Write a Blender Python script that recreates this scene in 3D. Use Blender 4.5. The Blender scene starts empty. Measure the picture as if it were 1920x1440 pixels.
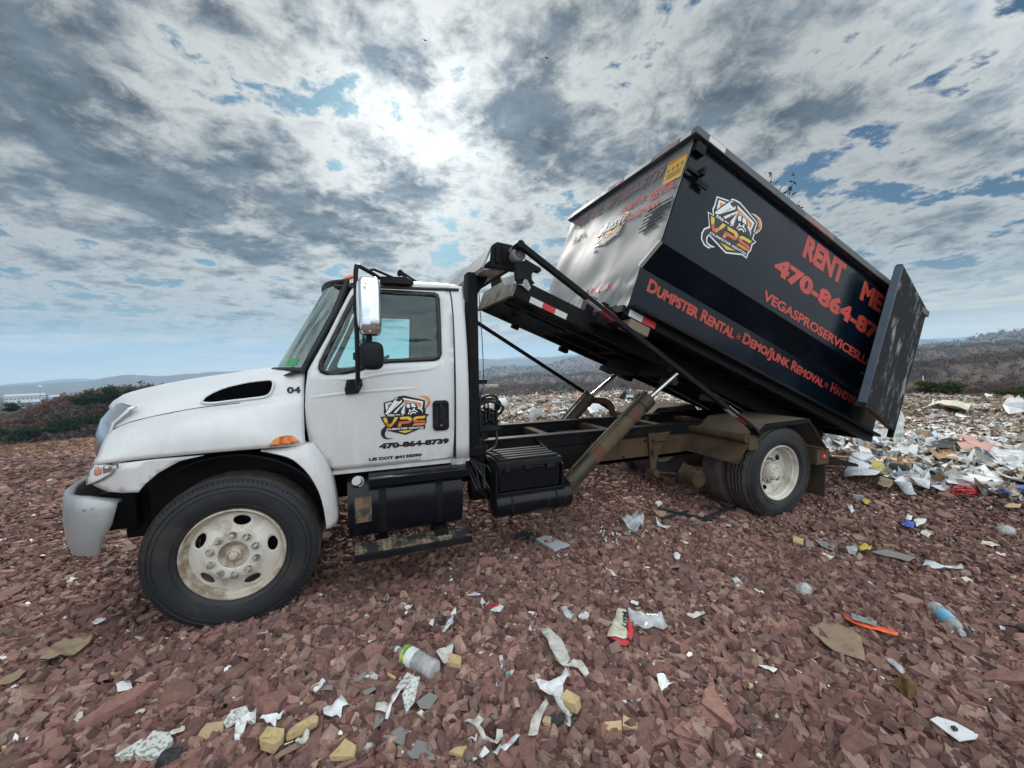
import bpy, bmesh, math, random
import numpy as np
from mathutils import Vector, Matrix, geometry, noise
R_ = math.radians
scene = bpy.context.scene
# ------------------------------------------------------------------ camera
CAM = np.array([0.822, -3.07, 1.779]); YAW, PIT, ROL, FPX = 0.369, -0.056, -0.011, 738.2
def cam_axes(yaw, pitch, roll):
    f = np.array([math.sin(yaw), math.cos(yaw), 0]); r = np.array([math.cos(yaw), -math.sin(yaw), 0]); u = np.array([0, 0, 1.])
    f2 = math.cos(pitch)*f+math.sin(pitch)*u; u2 = math.cos(pitch)*u-math.sin(pitch)*f
    return math.cos(roll)*r+math.sin(roll)*u2, math.cos(roll)*u2-math.sin(roll)*r, f2
AX = cam_axes(YAW, PIT, ROL)
cd = bpy.data.cameras.new('camera'); cam = bpy.data.objects.new('camera', cd); scene.collection.objects.link(cam)
cam.matrix_world = Matrix(((AX[0][0], AX[1][0], -AX[2][0], CAM[0]), (AX[0][1], AX[1][1], -AX[2][1], CAM[1]), (AX[0][2], AX[1][2], -AX[2][2], CAM[2]), (0, 0, 0, 1)))
cd.sensor_width = 36; cd.lens = FPX/1920*36; cd.clip_start = 0.05; cd.clip_end = 60000
scene.camera = cam
def ray(px, py): return (px-960)/FPX*AX[0]+(720-py)/FPX*AX[1]+AX[2]
def U(px, py, y):                      # the point on the plane y seen at a photo pixel
    d = ray(px, py); return CAM+d*(y-CAM[1])/d[1]
# ------------------------------------------------------------------ sky, sun, exposure
SUNV = ray(790, 235); SUNV = SUNV/np.linalg.norm(SUNV)
SEL = math.asin(SUNV[2]); SAZ = math.atan2(SUNV[0], SUNV[1])
scene.view_settings.view_transform = 'Standard'; scene.view_settings.look = 'None'; scene.view_settings.exposure = 0.0; scene.cycles.volume_bounces = 2
world = bpy.data.worlds.new('World'); scene.world = world; world.use_nodes = True
class NT:
    def __init__(s, tree): s.t = tree; s.t.nodes.clear()
    def n(s, typ, **k):
        nd = s.t.nodes.new(typ)
        ins = k.pop('i', {})
        for a, v in k.items(): setattr(nd, a, v)
        for a, v in ins.items(): s.set(nd, a, v)
        return nd
    def set(s, nd, a, v):
        sk = nd.inputs[a]
        if isinstance(v, bpy.types.NodeSocket): s.t.links.new(v, sk)
        elif isinstance(v, bpy.types.Node): s.t.links.new(v.outputs[0], sk)
        else: sk.default_value = v
    def m(s, op, a, b=0.0, c=0.0, clamp=False):
        nd = s.n('ShaderNodeMath', operation=op, use_clamp=clamp)
        s.set(nd, 0, a); s.set(nd, 1, b); s.set(nd, 2, c); return nd.outputs[0]
    def v(s, op, a, b=(0, 0, 0)):
        nd = s.n('ShaderNodeVectorMath', operation=op); s.set(nd, 0, a)
        if op == 'SCALE': s.set(nd, 3, b); return nd.outputs[0]
        s.set(nd, 1, b); return nd.outputs[1] if op in ('DOT_PRODUCT', 'LENGTH') else nd.outputs[0]
    def mr(s, x, a, b, c=0., d=1., smooth=False):
        nd = s.n('ShaderNodeMapRange', interpolation_type='SMOOTHSTEP' if smooth else 'LINEAR')
        for k, q in enumerate((x, a, b, c, d)): s.set(nd, k, q)
        return nd.outputs[0]
    def mix(s, f, a, b, blend='MIX'):
        nd = s.n('ShaderNodeMix', data_type='RGBA', blend_type=blend)
        s.set(nd, 0, f); s.set(nd, 6, a); s.set(nd, 7, b); return nd.outputs[2]
    def noise(s, vec, scale, detail=4., rough=.55, dist=0., dim='3D', w=None, col=False):
        nd = s.n('ShaderNodeTexNoise', noise_dimensions=dim); 
        if vec is not None: s.set(nd, 'Vector', vec)
        s.set(nd, 'Scale', scale); s.set(nd, 'Detail', detail); s.set(nd, 'Roughness', rough); s.set(nd, 'Distortion', dist)
        if w is not None: s.set(nd, 'W', w)
        return nd.outputs[1 if col else 0]
def rgb(r, g, b): return (r, g, b, 1.)
W = NT(world.node_tree)
tc = W.n('ShaderNodeTexCoord').outputs['Generated']
dirn = W.v('NORMALIZE', tc)
sep = W.n('ShaderNodeSeparateXYZ', i={0: dirn})
dx, dy, dz = sep.outputs
# the far world leans a little against the truck's own level: horizon plane through two photo points
hA = ray(0, 735); hB = ray(1920, 650); HN = np.cross(hB, hA); HN = HN/np.linalg.norm(HN); HN = HN if HN[2] > 0 else -HN
elev = W.v('DOT_PRODUCT', dirn, tuple(HN))
sun_dot = W.v('DOT_PRODUCT', dirn, tuple(SUNV))
sky = W.n('ShaderNodeTexSky', sky_type='NISHITA', sun_disc=False, sun_elevation=SEL, sun_rotation=SAZ, air_density=1.2, dust_density=1.5, ozone_density=1.5)
zc = W.m('ADD', W.m('MAXIMUM', elev, 0.0), 0.17)
pl = W.n('ShaderNodeCombineXYZ', i={0: W.m('DIVIDE', dx, zc), 1: W.m('DIVIDE', dy, zc), 2: 0.0}).outputs[0]
n_big = W.noise(pl, 0.9, 3., .5, .2)
n_mid = W.noise(pl, 3.6, 8., .60, .25)
n_fin = W.noise(pl, 13.0, 9., .68, .5)
dens = W.m('ADD', W.m('ADD', W.m('MULTIPLY', n_big, .34), W.m('MULTIPLY', n_mid, .52)), W.m('MULTIPLY', n_fin, .23))
def plane_of(px, py):
    d = ray(px, py); d = d/np.linalg.norm(d); z = max(float(d.dot(HN)), 0)+.17; return (float(d[0]/z), float(d[1]/z), 0.0)
def bank(px, py, sig, amt):            # a cloud bank (+) or a break in the cloud (-) at one place of the sky
    global dens
    q = W.v('LENGTH', W.v('SUBTRACT', pl, plane_of(px, py)))
    dens = W.m('ADD', dens, W.m('MULTIPLY', W.m('POWER', 2.718, W.m('MULTIPLY', W.m('POWER', W.m('DIVIDE', q, sig), 2.0), -1.0)), amt))
for b_ in ((170, 310, .42, .085), (330, 420, .5, .05), (1010, 230, .17, .085), (1130, 250, .22, .05), (770, 130, .09, .075), (60, 95, .18, .07), (360, 25, .14, .05), (1400, 130, .25, .035), (700, 60, .09, .04), (600, 430, .5, .03),
           (610, 195, .10, -.085), (700, 225, .08, -.05), (930, 95, .06, -.06), (1800, 155, .12, -.06), (60, 575, .9, -.07), (985, 15, .06, -.07), (800, 260, .10, -.045), (300, 170, .2, -.03), (1250, 70, .1, -.03), (1600, 560, .8, -.04), (500, 120, .1, -.03)):
    bank(*b_)
cover = W.mr(dens, .455, .505, 0, 1, True)
thick = W.m('POWER', W.mr(W.m('ADD', dens, W.m('MULTIPLY', W.m('SUBTRACT', W.noise(pl, 5.5, 8., .65, .3), .5), .16)), .51, .655, 0, 1, True), .85)
ang = W.mr(sun_dot, .70, 1.0, 0, 1)
glow = W.m('POWER', ang, 2.2)
core = W.m('POWER', W.mr(sun_dot, .92, 1.0, 0, 1), 4.0)
back = W.mr(W.v('DOT_PRODUCT', dirn, (0.12, -0.80, 0.59)), -.05, .85, 0, 1, True)   # added fill light: front-lit cloud behind the camera made brighter
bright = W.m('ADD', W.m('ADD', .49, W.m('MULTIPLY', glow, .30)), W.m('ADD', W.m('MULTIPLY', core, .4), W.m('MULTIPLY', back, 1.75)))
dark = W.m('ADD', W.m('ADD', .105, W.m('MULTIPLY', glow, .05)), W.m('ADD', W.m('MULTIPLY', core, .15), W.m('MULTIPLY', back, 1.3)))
cb = W.mix(0.0, (1, 1, 1, 1), (1, 1, 1, 1))
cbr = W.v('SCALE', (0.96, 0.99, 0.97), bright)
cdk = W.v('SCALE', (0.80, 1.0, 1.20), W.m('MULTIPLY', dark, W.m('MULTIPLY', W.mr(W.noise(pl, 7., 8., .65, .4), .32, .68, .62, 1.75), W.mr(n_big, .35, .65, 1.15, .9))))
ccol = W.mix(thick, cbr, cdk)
blue = W.v('MULTIPLY', sky.outputs[0], (0.018, 0.032, 0.043))
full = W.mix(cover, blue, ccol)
# pale haze towards the horizon
hz = W.mr(elev, 0.01, 0.20, 1, 0, True)
streak = W.noise(W.n('ShaderNodeCombineXYZ', i={0: W.m('MULTIPLY', dx, 1.2), 1: W.m('MULTIPLY', dy, 1.2), 2: W.m('MULTIPLY', elev, 14.)}).outputs[0], 2.2, 6., .6, .4)
hcol = W.mix(W.mr(streak, .42, .62, 0, 1, True), (0.38, 0.46, 0.50, 1), (0.90, 0.84, 0.68, 1))
hcol = W.mix(W.mr(elev, 0.0, .09, 1, 0, True), hcol, (1.22, 1.10, 0.86, 1))
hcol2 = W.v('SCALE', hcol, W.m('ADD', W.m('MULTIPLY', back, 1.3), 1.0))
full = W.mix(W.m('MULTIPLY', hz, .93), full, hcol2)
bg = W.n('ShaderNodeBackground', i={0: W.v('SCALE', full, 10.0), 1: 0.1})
W.t.links.new(bg.outputs[0], W.n('ShaderNodeOutputWorld').inputs[0])
sd = bpy.data.lights.new('sun', 'SUN'); sd.energy = 3.4; sd.angle = R_(8); sd.color = (1, .96, .90)
sun = bpy.data.objects.new('sun', sd); scene.collection.objects.link(sun); sun.rotation_euler = Vector(SUNV).to_track_quat('Z', 'Y').to_euler()
# ------------------------------------------------------------------ materials
def material(name):
    m = bpy.data.materials.new(name); m.use_nodes = True; return m, NT(m.node_tree)
def pm(name, col, rough=.5, metal=0., dirt=0., dcol=(.22, .16, .11), dscale=3., fine=0., bump=0., bscale=40., spec=.5, coat=0., emit=None, vary=.0, trans=0., alpha=1., ior=1.45, streak=False, drange=(.45, .7), bdist=.01, low=None):
    m, N = material(name)
    co = N.n('ShaderNodeTexCoord').outputs['Object']
    c = rgb(*col); r = rough
    if vary:
        c = N.mix(N.mr(N.noise(co, 6., 5., .6), .3, .7), rgb(*[max(0, q*(1-vary)) for q in col]), rgb(*[q*(1+vary) for q in col]))
    if fine:
        c = N.mix(N.m('MULTIPLY', N.mr(N.noise(co, 90., 4., .7), .45, .75), fine), c, rgb(*dcol))
    if dirt:
        v = co if not streak else N.v('MULTIPLY', co, (1, 1, streak if isinstance(streak, float) else .18))
        f = N.m('MULTIPLY', N.mr(N.noise(v, dscale, 8., .65, .3), drange[0], drange[1], 0, 1, True), dirt)
        c = N.mix(f, c, rgb(*dcol)); r = N.mr(f, 0, 1, rough, max(rough, .85))
    if low:
        z = N.n('ShaderNodeSeparateXYZ', i={0: co}).outputs[2]
        f = N.m('MULTIPLY', N.mr(z, low[1], low[0], 0, 1), N.mr(N.m('ADD', N.noise(N.v('MULTIPLY', co, (1, 1, .35)), 9., 7., .7), N.m('MULTIPLY', N.noise(co, 60., 4., .6), .25)), .42, .80, 0, low[2]))
        c = N.mix(f, c, rgb(*low[3]))
    p = N.n('ShaderNodeBsdfPrincipled', i={'Base Color': c, 'Roughness': r, 'Metallic': metal, 'Specular IOR Level': spec, 'Coat Weight': coat, 'Coat Roughness': .08, 'Transmission Weight': trans, 'Alpha': alpha, 'IOR': ior})
    if emit: p.inputs['Emission Color'].default_value = rgb(*emit[:3]); p.inputs['Emission Strength'].default_value = emit[3]
    if bump:
        b = N.n('ShaderNodeBump', i={'Strength': bump, 'Distance': bdist, 'Height': N.noise(co, bscale, 5., .6)}); N.set(p, 'Normal', b)
    N.t.links.new(p.outputs[0], N.n('ShaderNodeOutputMaterial').inputs[0]); return m
def glassm(name, tint, refl=.12, thru=.8, rough=.02):   # thin pane: part see-through, part mirror by angle
    m, N = material(name)
    fr = N.n('ShaderNodeFresnel', i={0: 1.5}).outputs[0]
    t = N.n('ShaderNodeBsdfTransparent', i={0: rgb(*[q*thru for q in tint])}); g = N.n('ShaderNodeBsdfGlossy', i={0: rgb(*[.5+.5*q for q in tint]), 1: rough})
    mx = N.n('ShaderNodeMixShader', i={0: N.m('ADD', fr, refl, clamp=True), 1: t, 2: g})
    N.t.links.new(mx.outputs[0], N.n('ShaderNodeOutputMaterial').inputs[0]); return m
M = {}
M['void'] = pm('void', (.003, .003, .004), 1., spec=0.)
M['white'] = pm('white_paint', (.64, .65, .66), .34, low=(.75, 1.6, .6, (.36, .28, .22)), dirt=.5, dcol=(.46, .435, .40), dscale=2.6, fine=.22, coat=.3, streak=True, bump=.012, bscale=3., drange=(.45, .8))
M['white_in'] = pm('grey_inner', (.30, .30, .29), .7, dirt=.5)
M['plastic'] = pm('black_plastic', (.014, .015, .017), .55, dirt=.2, dcol=(.03, .027, .024), bump=.1, bscale=120., spec=.18)
M['rubber'] = pm('rubber', (.013, .015, .019), .55, dirt=.55, dcol=(.060, .050, .038), dscale=4., bump=.2, bscale=60., fine=.2)
M['tread'] = pm('tread_rubber', (.105, .083, .076), .9, dirt=.6, dcol=(.035, .028, .026), dscale=9., bump=.3, bscale=50., fine=.3)
M['seal'] = pm('seal_rubber', (.012, .013, .014), .45)
M['black'] = pm('black_frame_paint', (.006, .007, .009), .55, dirt=.5, dcol=(.026, .021, .016), dscale=5., fine=.12, bump=.1, spec=.16)
M['blacktank'] = pm('tank_paint', (.005, .006, .010), .2, dirt=.6, dcol=(.03, .023, .017), dscale=4.5, fine=.12, spec=.3, streak=True, drange=(.5, .75))
M['mud'] = pm('mud_caked_steel', (.095, .062, .037), .9, dirt=.75, dcol=(.030, .023, .018), dscale=4., bump=.4, bscale=30., fine=.3, spec=.2)
M['olive'] = pm('dusty_cylinder', (.040, .030, .018), .5, dirt=.7, dcol=(.12, .088, .056), dscale=4., bump=.15, drange=(.5, .75))
M['gchrome'] = pm('grille_chrome', (.60, .61, .62), .22, 1., bump=.15, bscale=14.)
M['chrome'] = pm('chrome', (.78, .80, .82), .07, 1., bump=.05, bscale=9.)
M['rod'] = pm('polished_rod', (.62, .63, .64), .28, 1., dirt=.4, dcol=(.2, .18, .15), dscale=12.)
M['bumper'] = pm('silver_bumper', (.36, .37, .38), .40, .45, dirt=.5, dcol=(.26, .23, .20), dscale=3., bump=.03, bscale=6.)
M['steelw'] = pm('weathered_steel', (.42, .42, .42), .45, .4, dirt=.7, dcol=(.12, .12, .12), dscale=5., streak=True)
M['rim'] = pm('wheel_rim_paint', (.62, .59, .53), .45, dirt=.75, dcol=(.27, .20, .13), dscale=6., fine=.35, bump=.06, drange=(.48, .72))
M['rimd'] = pm('grimy_shaded_rim_paint', (.52, .46, .38), .6, dirt=.8, dcol=(.20, .14, .09), dscale=9., fine=.5, drange=(.42, .62))  # brown grime that also puts missing shading into the flange and hub colour
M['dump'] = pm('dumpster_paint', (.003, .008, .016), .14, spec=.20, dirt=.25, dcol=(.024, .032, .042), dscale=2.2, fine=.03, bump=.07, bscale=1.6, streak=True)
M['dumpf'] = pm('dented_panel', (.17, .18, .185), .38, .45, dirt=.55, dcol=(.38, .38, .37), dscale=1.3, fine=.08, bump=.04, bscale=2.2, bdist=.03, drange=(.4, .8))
M['scuff'] = pm('scuffed_gate', (.018, .018, .020), .75, dirt=.95, dcol=(.30, .31, .33), dscale=8., fine=.12, bump=.4, bscale=18., streak=.42, drange=(.51, .69), spec=.08)
M['edge'] = pm('worn_edge', (.50, .50, .50), .5, .3, dirt=.4)
M['red'] = pm('red_vinyl', (.50, .062, .045), .45, vary=.15, dirt=.35, dcol=(.22, .06, .05), dscale=12.)
M['redold'] = pm('worn_red_vinyl', (.34, .13, .115), .45, .2, dirt=.9, dcol=(.20, .20, .20), dscale=16., fine=.5, drange=(.42, .58))
M['ink'] = pm('black_vinyl', (.012, .012, .014), .4)
M['wvin'] = pm('white_vinyl', (.78, .80, .82), .4)
M['yel'] = pm('yellow_vinyl', (.72, .50, .06), .4)
M['org'] = pm('orange_vinyl', (.68, .26, .05), .4)
M['rvin'] = pm('red_orange_vinyl', (.60, .12, .05), .4)
M['rtape'] = pm('red_reflector', (.55, .03, .04), .35)
M['wtape'] = pm('white_reflector', (.62, .64, .64), .35, fine=.1)
M['amber'] = pm('amber_lens', (.62, .16, .02), .2, coat=.5)
M['lens'] = pm('lamp_lens', (.80, .82, .84), .12, coat=1.)
M['sticker'] = pm('warning_sticker', (.66, .40, .07), .5)
M['glass'] = glassm('cab_glass', (.68, .95, .90), .02, .85)
M['wglass'] = glassm('windshield_glass', (.74, 1.0, .90), .5, 1.0)
M['fglass'] = glassm('far_glass', (.84, 1.0, .97), .0, 1.0)
M['interior'] = pm('cab_interior', (.045, .048, .050), .8)
M['seatc'] = pm('seat_cloth', (.20, .20, .20), .9)
M['wood'] = pm('weathered_timber', (.22, .17, .12), .85, dirt=.5, dcol=(.08, .06, .045), streak=True)
M['nut'] = pm('rusty_nut', (.46, .42, .37), .45, .3, dirt=.9, dcol=(.10, .07, .05), dscale=30., drange=(.45, .6))
M['dplate'] = pm('dusty_plate', (.115, .088, .062), .75, dirt=.6, dcol=(.045, .037, .03), dscale=8., bump=.5, bscale=60.)
# ------------------------------------------------------------------ mesh building
col = scene.collection
class MB:
    def __init__(s): s.v = []; s.f = []; s.mi = []; s.cm = 0
    def add(s, vs, fs):
        b = len(s.v); s.v += [tuple(float(c) for c in p) for p in vs]; s.f += [tuple(b+i for i in f) for f in fs]; s.mi += [s.cm]*len(fs); return s
    def hexa(s, p):                      # 8 corners: bottom 4 ccw, top 4
        return s.add(p, [(3, 2, 1, 0), (4, 5, 6, 7), (0, 1, 5, 4), (1, 2, 6, 5), (2, 3, 7, 6), (3, 0, 4, 7)])
    def box(s, a, b):
        x0, y0, z0 = a; x1, y1, z1 = b
        return s.hexa([(x0, y0, z0), (x1, y0, z0), (x1, y1, z0), (x0, y1, z0), (x0, y0, z1), (x1, y0, z1), (x1, y1, z1), (x0, y1, z1)])
    def beam(s, p0, p1, w, h, up=(0, 0, 1)):
        p0, p1 = Vector(p0), Vector(p1); d = (p1-p0).normalized(); sd_ = d.cross(Vector(up)).normalized(); u = sd_.cross(d).normalized()
        a, b = sd_*w/2, u*h/2
        return s.hexa([p0-a-b, p0+a-b, p1+a-b, p1-a-b, p0-a+b, p0+a+b, p1+a+b, p1-a+b])
    def cyl(s, p0, p1, r0, r1=None, n=24, cap=True):
        r1 = r0 if r1 is None else r1
        p0, p1 = Vector(p0), Vector(p1); d = (p1-p0).normalized(); q = d.orthogonal().normalized(); e = d.cross(q)
        vs = []
        for p, r in ((p0, r0), (p1, r1)):
            for k in range(n):
                t = 2*math.pi*k/n; vs.append(p+(q*math.cos(t)+e*math.sin(t))*r)
        fs = [(k, (k+1) % n, n+(k+1) % n, n+k) for k in range(n)]
        if cap: fs += [tuple(range(n-1, -1, -1)), tuple(range(n, 2*n))]
        return s.add(vs, fs)
    def tube(s, pts, r, n=10, closed=False):
        pts = [Vector(p) for p in pts]; vs = []; m = len(pts); prev = None
        for i, p in enumerate(pts):
            a = pts[max(i-1, 0)] if not closed else pts[i-1]; b = pts[min(i+1, m-1)] if not closed else pts[(i+1) % m]
            d = (b-a).normalized()
            if prev is None: q = d.orthogonal().normalized()
            else: q = (prev-d*prev.dot(d)).normalized()
            prev = q; e = d.cross(q)
            rr = r[i] if isinstance(r, (list, tuple)) else r
            for k in range(n):
                t = 2*math.pi*k/n; vs.append(p+(q*math.cos(t)+e*math.sin(t))*rr)
        fs = [(i*n+k, i*n+(k+1) % n, (i+1)*n+(k+1) % n, (i+1)*n+k) for i in range(m-1) for k in range(n)]
        if closed: fs += [((m-1)*n+k, (m-1)*n+(k+1) % n, (k+1) % n, k) for k in range(n)]
        else: fs += [tuple(range(n-1, -1, -1)), tuple(range((m-1)*n, m*n))]
        return s.add(vs, fs)
    def lathe(s, prof, c, n=64, zig=None, ax='y'):     # profile of (radius, along axis) round the axis through c
        vs = []
        for k in range(n):
            t = 2*math.pi*k/n
            for j, (r, a) in enumerate(prof):
                if zig and j in zig: a = a+zig[j]*(1 if (k//2) % 2 else -1)
                if ax == 'y': vs.append((c[0]+r*math.cos(t), c[1]+a, c[2]+r*math.sin(t)))
                elif ax == 'x': vs.append((c[0]+a, c[1]+r*math.cos(t), c[2]+r*math.sin(t)))
                else: vs.append((c[0]+r*math.cos(t), c[1]+r*math.sin(t), c[2]+a))
        m = len(prof)
        return s.add(vs, [(k*m+j, k*m+j+1, ((k+1) % n)*m+j+1, ((k+1) % n)*m+j) for k in range(n) for j in range(m-1)])
    def prism(s, poly, a, b, pl='xz'):                 # polygon in a plane, extruded between a and b along the third axis
        n = len(poly)
        f = {'xz': lambda p, t: (p[0], t, p[1]), 'xy': lambda p, t: (p[0], p[1], t), 'yz': lambda p, t: (t, p[0], p[1])}[pl]
        vs = [f(p, a) for p in poly]+[f(p, b) for p in poly]
        tri = geometry.tessellate_polygon([[Vector((p[0], p[1], 0)) for p in poly]])
        fs = [tuple(t) for t in tri]+[tuple(n+i for i in reversed(t)) for t in tri]
        fs += [(i, (i+1) % n, n+(i+1) % n, n+i) for i in range(n)]
        return s.add(vs, fs)
    def grid(s, rows, flip=False):
        m, n = len(rows), len(rows[0]); vs = [p for r in rows for p in r]
        fs = [(i*n+j, i*n+j+1, (i+1)*n+j+1, (i+1)*n+j) for i in range(m-1) for j in range(n-1)]
        return s.add(vs, [f[::-1] for f in fs] if flip else fs)
    def build(s, name, mats, parent=None, smooth=35, bevel=0., solid=0., sub=0, loc=None, org=None):
        me = bpy.data.meshes.new(name); org = org if org is not None else (ORG.get(parent.name, (0, 0, 0)) if parent else (0, 0, 0))
        me.from_pydata([(p[0]-org[0], p[1]-org[1], p[2]-org[2]) for p in s.v], [], s.f)
        for m in (mats if isinstance(mats, (list, tuple)) else [mats]): me.materials.append(M[m] if isinstance(m, str) else m)
        if any(s.mi): me.polygons.foreach_set('material_index', s.mi)
        bm = bmesh.new(); bm.from_mesh(me); bmesh.ops.recalc_face_normals(bm, faces=bm.faces); bm.to_mesh(me); bm.free()
        if smooth: me.shade_smooth(); me.set_sharp_from_angle(angle=R_(smooth))
        o = bpy.data.objects.new(name, me); col.objects.link(o)
        if parent: o.parent = parent; ORG[name_of(o)] = org
        if solid: md = o.modifiers.new('solid', 'SOLIDIFY'); md.thickness = solid; md.offset = -1
        if sub: md = o.modifiers.new('sub', 'SUBSURF'); md.levels = sub; md.render_levels = sub
        if bevel: md = o.modifiers.new('bevel', 'BEVEL'); md.width = bevel; md.segments = 2; md.limit_method = 'ANGLE'; md.angle_limit = R_(40); md.harden_normals = False
        return o
ORG = {}
def name_of(o): return o.name
def tag(o, label=None, cat=None, group=None, kind=None):
    for k, v in (('label', label), ('category', cat), ('group', group), ('kind', kind)):
        if v: o[k] = v
    return o
def thing(name, loc, label, cat, group=None, rot=(0, 0, 0)):
    o = bpy.data.objects.new(name, None); col.objects.link(o); o.location = loc; o.rotation_euler = rot; o.empty_display_size = .1
    ORG[o.name] = tuple(loc) if not any(rot) else (0, 0, 0)
    return tag(o, label, cat, group)
def resample(pts, n):
    P = [Vector(p) for p in pts]; L = [0]
    for a, b in zip(P, P[1:]): L.append(L[-1]+(b-a).length)
    out = []
    for k in range(n):
        t = L[-1]*k/(n-1); i = 0
        while i < len(P)-2 and L[i+1] < t: i += 1
        u = (t-L[i])/max(L[i+1]-L[i], 1e-9)
        p0, p1, p2, p3 = P[max(i-1, 0)], P[i], P[i+1], P[min(i+2, len(P)-1)]
        out.append(.5*((2*p1)+(p2-p0)*u+(2*p0-5*p1+4*p2-p3)*u*u+(3*p1-p0-3*p2+p3)*u**3))
    return out
def panel(outer, holes, step, f, mb=None):             # 2D sheet with holes, mapped to 3D by f(a, b)
    mb = mb or MB(); pts = []; edges = []
    def ring(poly):
        P = []
        for a, b in zip(poly, poly[1:]+poly[:1]):
            L = math.hypot(b[0]-a[0], b[1]-a[1]); n = max(1, int(L/step))
            P += [(a[0]+(b[0]-a[0])*k/n, a[1]+(b[1]-a[1])*k/n) for k in range(n)]
        b0 = len(pts); pts.extend(P); edges.extend((b0+k, b0+(k+1) % len(P)) for k in range(len(P))); return P
    def inside(p, poly):
        c = False; j = len(poly)-1
        for i in range(len(poly)):
            (xi, yi), (xj, yj) = poly[i], poly[j]
            if (yi > p[1]) != (yj > p[1]) and p[0] < (xj-xi)*(p[1]-yi)/(yj-yi)+xi: c = not c
            j = i
        return c
    ro = ring(outer); rh = [ring(h) for h in holes]
    xs = [p[0] for p in outer]; ys = [p[1] for p in outer]
    a = min(xs)+step/2
    while a < max(xs):
        b = min(ys)+step/2
        while b < max(ys):
            if inside((a, b), ro) and not any(inside((a, b), h) for h in rh):
                if min((a-q[0])**2+(b-q[1])**2 for q in pts[:sum(len(h) for h in rh)+len(ro)]) > (step*.4)**2: pts.append((a, b))
            b += step
        a += step
    r = geometry.delaunay_2d_cdt([Vector(p) for p in pts], edges, [], 0, 1e-6)
    V = [(p[0], p[1]) for p in r[0]]
    F = []
    for t in r[2]:
        c = (sum(V[i][0] for i in t)/len(t), sum(V[i][1] for i in t)/len(t))
        if inside(c, ro) and not any(inside(c, h) for h in rh): F.append(tuple(t))
    return mb.add([f(*p) for p in V], F)
def ell(cx, cy, rx, ry, n=24, a0=0.):
    out = []
    for k in range(n):
        t = 2*math.pi*k/n; x, y = rx*math.cos(t), ry*math.sin(t)
        out.append((cx+x*math.cos(a0)-y*math.sin(a0), cy+x*math.sin(a0)+y*math.cos(a0)))
    return out
def text2d(s, bold=.02, sc=None, shear=0., space=1.):
    cu = bpy.data.curves.new('t', 'FONT'); cu.body = s; cu.offset = bold; cu.resolution_u = 3; cu.shear = shear; cu.space_character = space
    if sc:
        cu.small_caps_scale = sc
        for c, fmt in zip(s, cu.body_format):
            if c.islower(): fmt.use_small_caps = True
    o = bpy.data.objects.new('t', cu); col.objects.link(o); bpy.context.view_layer.update()
    me = bpy.data.meshes.new_from_object(o.evaluated_get(bpy.context.evaluated_depsgraph_get()))
    V = [tuple(v.co[:2]) for v in me.vertices]; F = [tuple(p.vertices) for p in me.polygons]
    bpy.data.objects.remove(o); bpy.data.curves.remove(cu); bpy.data.meshes.remove(me)
    x0 = min(v[0] for v in V); x1 = max(v[0] for v in V); y0 = min(v[1] for v in V); y1 = max(v[1] for v in V)
    return [((v[0]-x0)/(x1-x0), (v[1]-y0)/(y1-y0)) for v in V], F
def letters(s, f, name, mat, parent, bold=.02, sc=None, shear=0., space=1., label=None):
    V, F = text2d(s, bold, sc, shear, space); mb = MB(); mb.add([f(a, b) for a, b in V], F)
    o = mb.build(name, mat, parent, smooth=0)
    if label: o['label'] = label
    return o
# ================================================================== THE TRUCK
CY = 1.07
def mir(p): return (p[0], 2*CY-p[1], p[2])
truck = thing('roll_off_truck', (2.6, CY, 0), 'white short-cab roll-off truck carrying a raised black dumpster on red shale', 'truck')
def side_y(z):                         # how far the cab side leans in with height
    T = [(0.9, .085), (1.2, .070), (1.5, .062), (1.75, .075), (1.95, .10), (2.2, .15), (2.36, .195), (2.42, .24), (2.46, .34)]
    if z <= T[0][0]: return T[0][1]
    for (a, ya), (b, yb) in zip(T, T[1:]):
        if z <= b: t = (z-a)/(b-a); return ya+(yb-ya)*t
    return T[-1][1]
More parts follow.
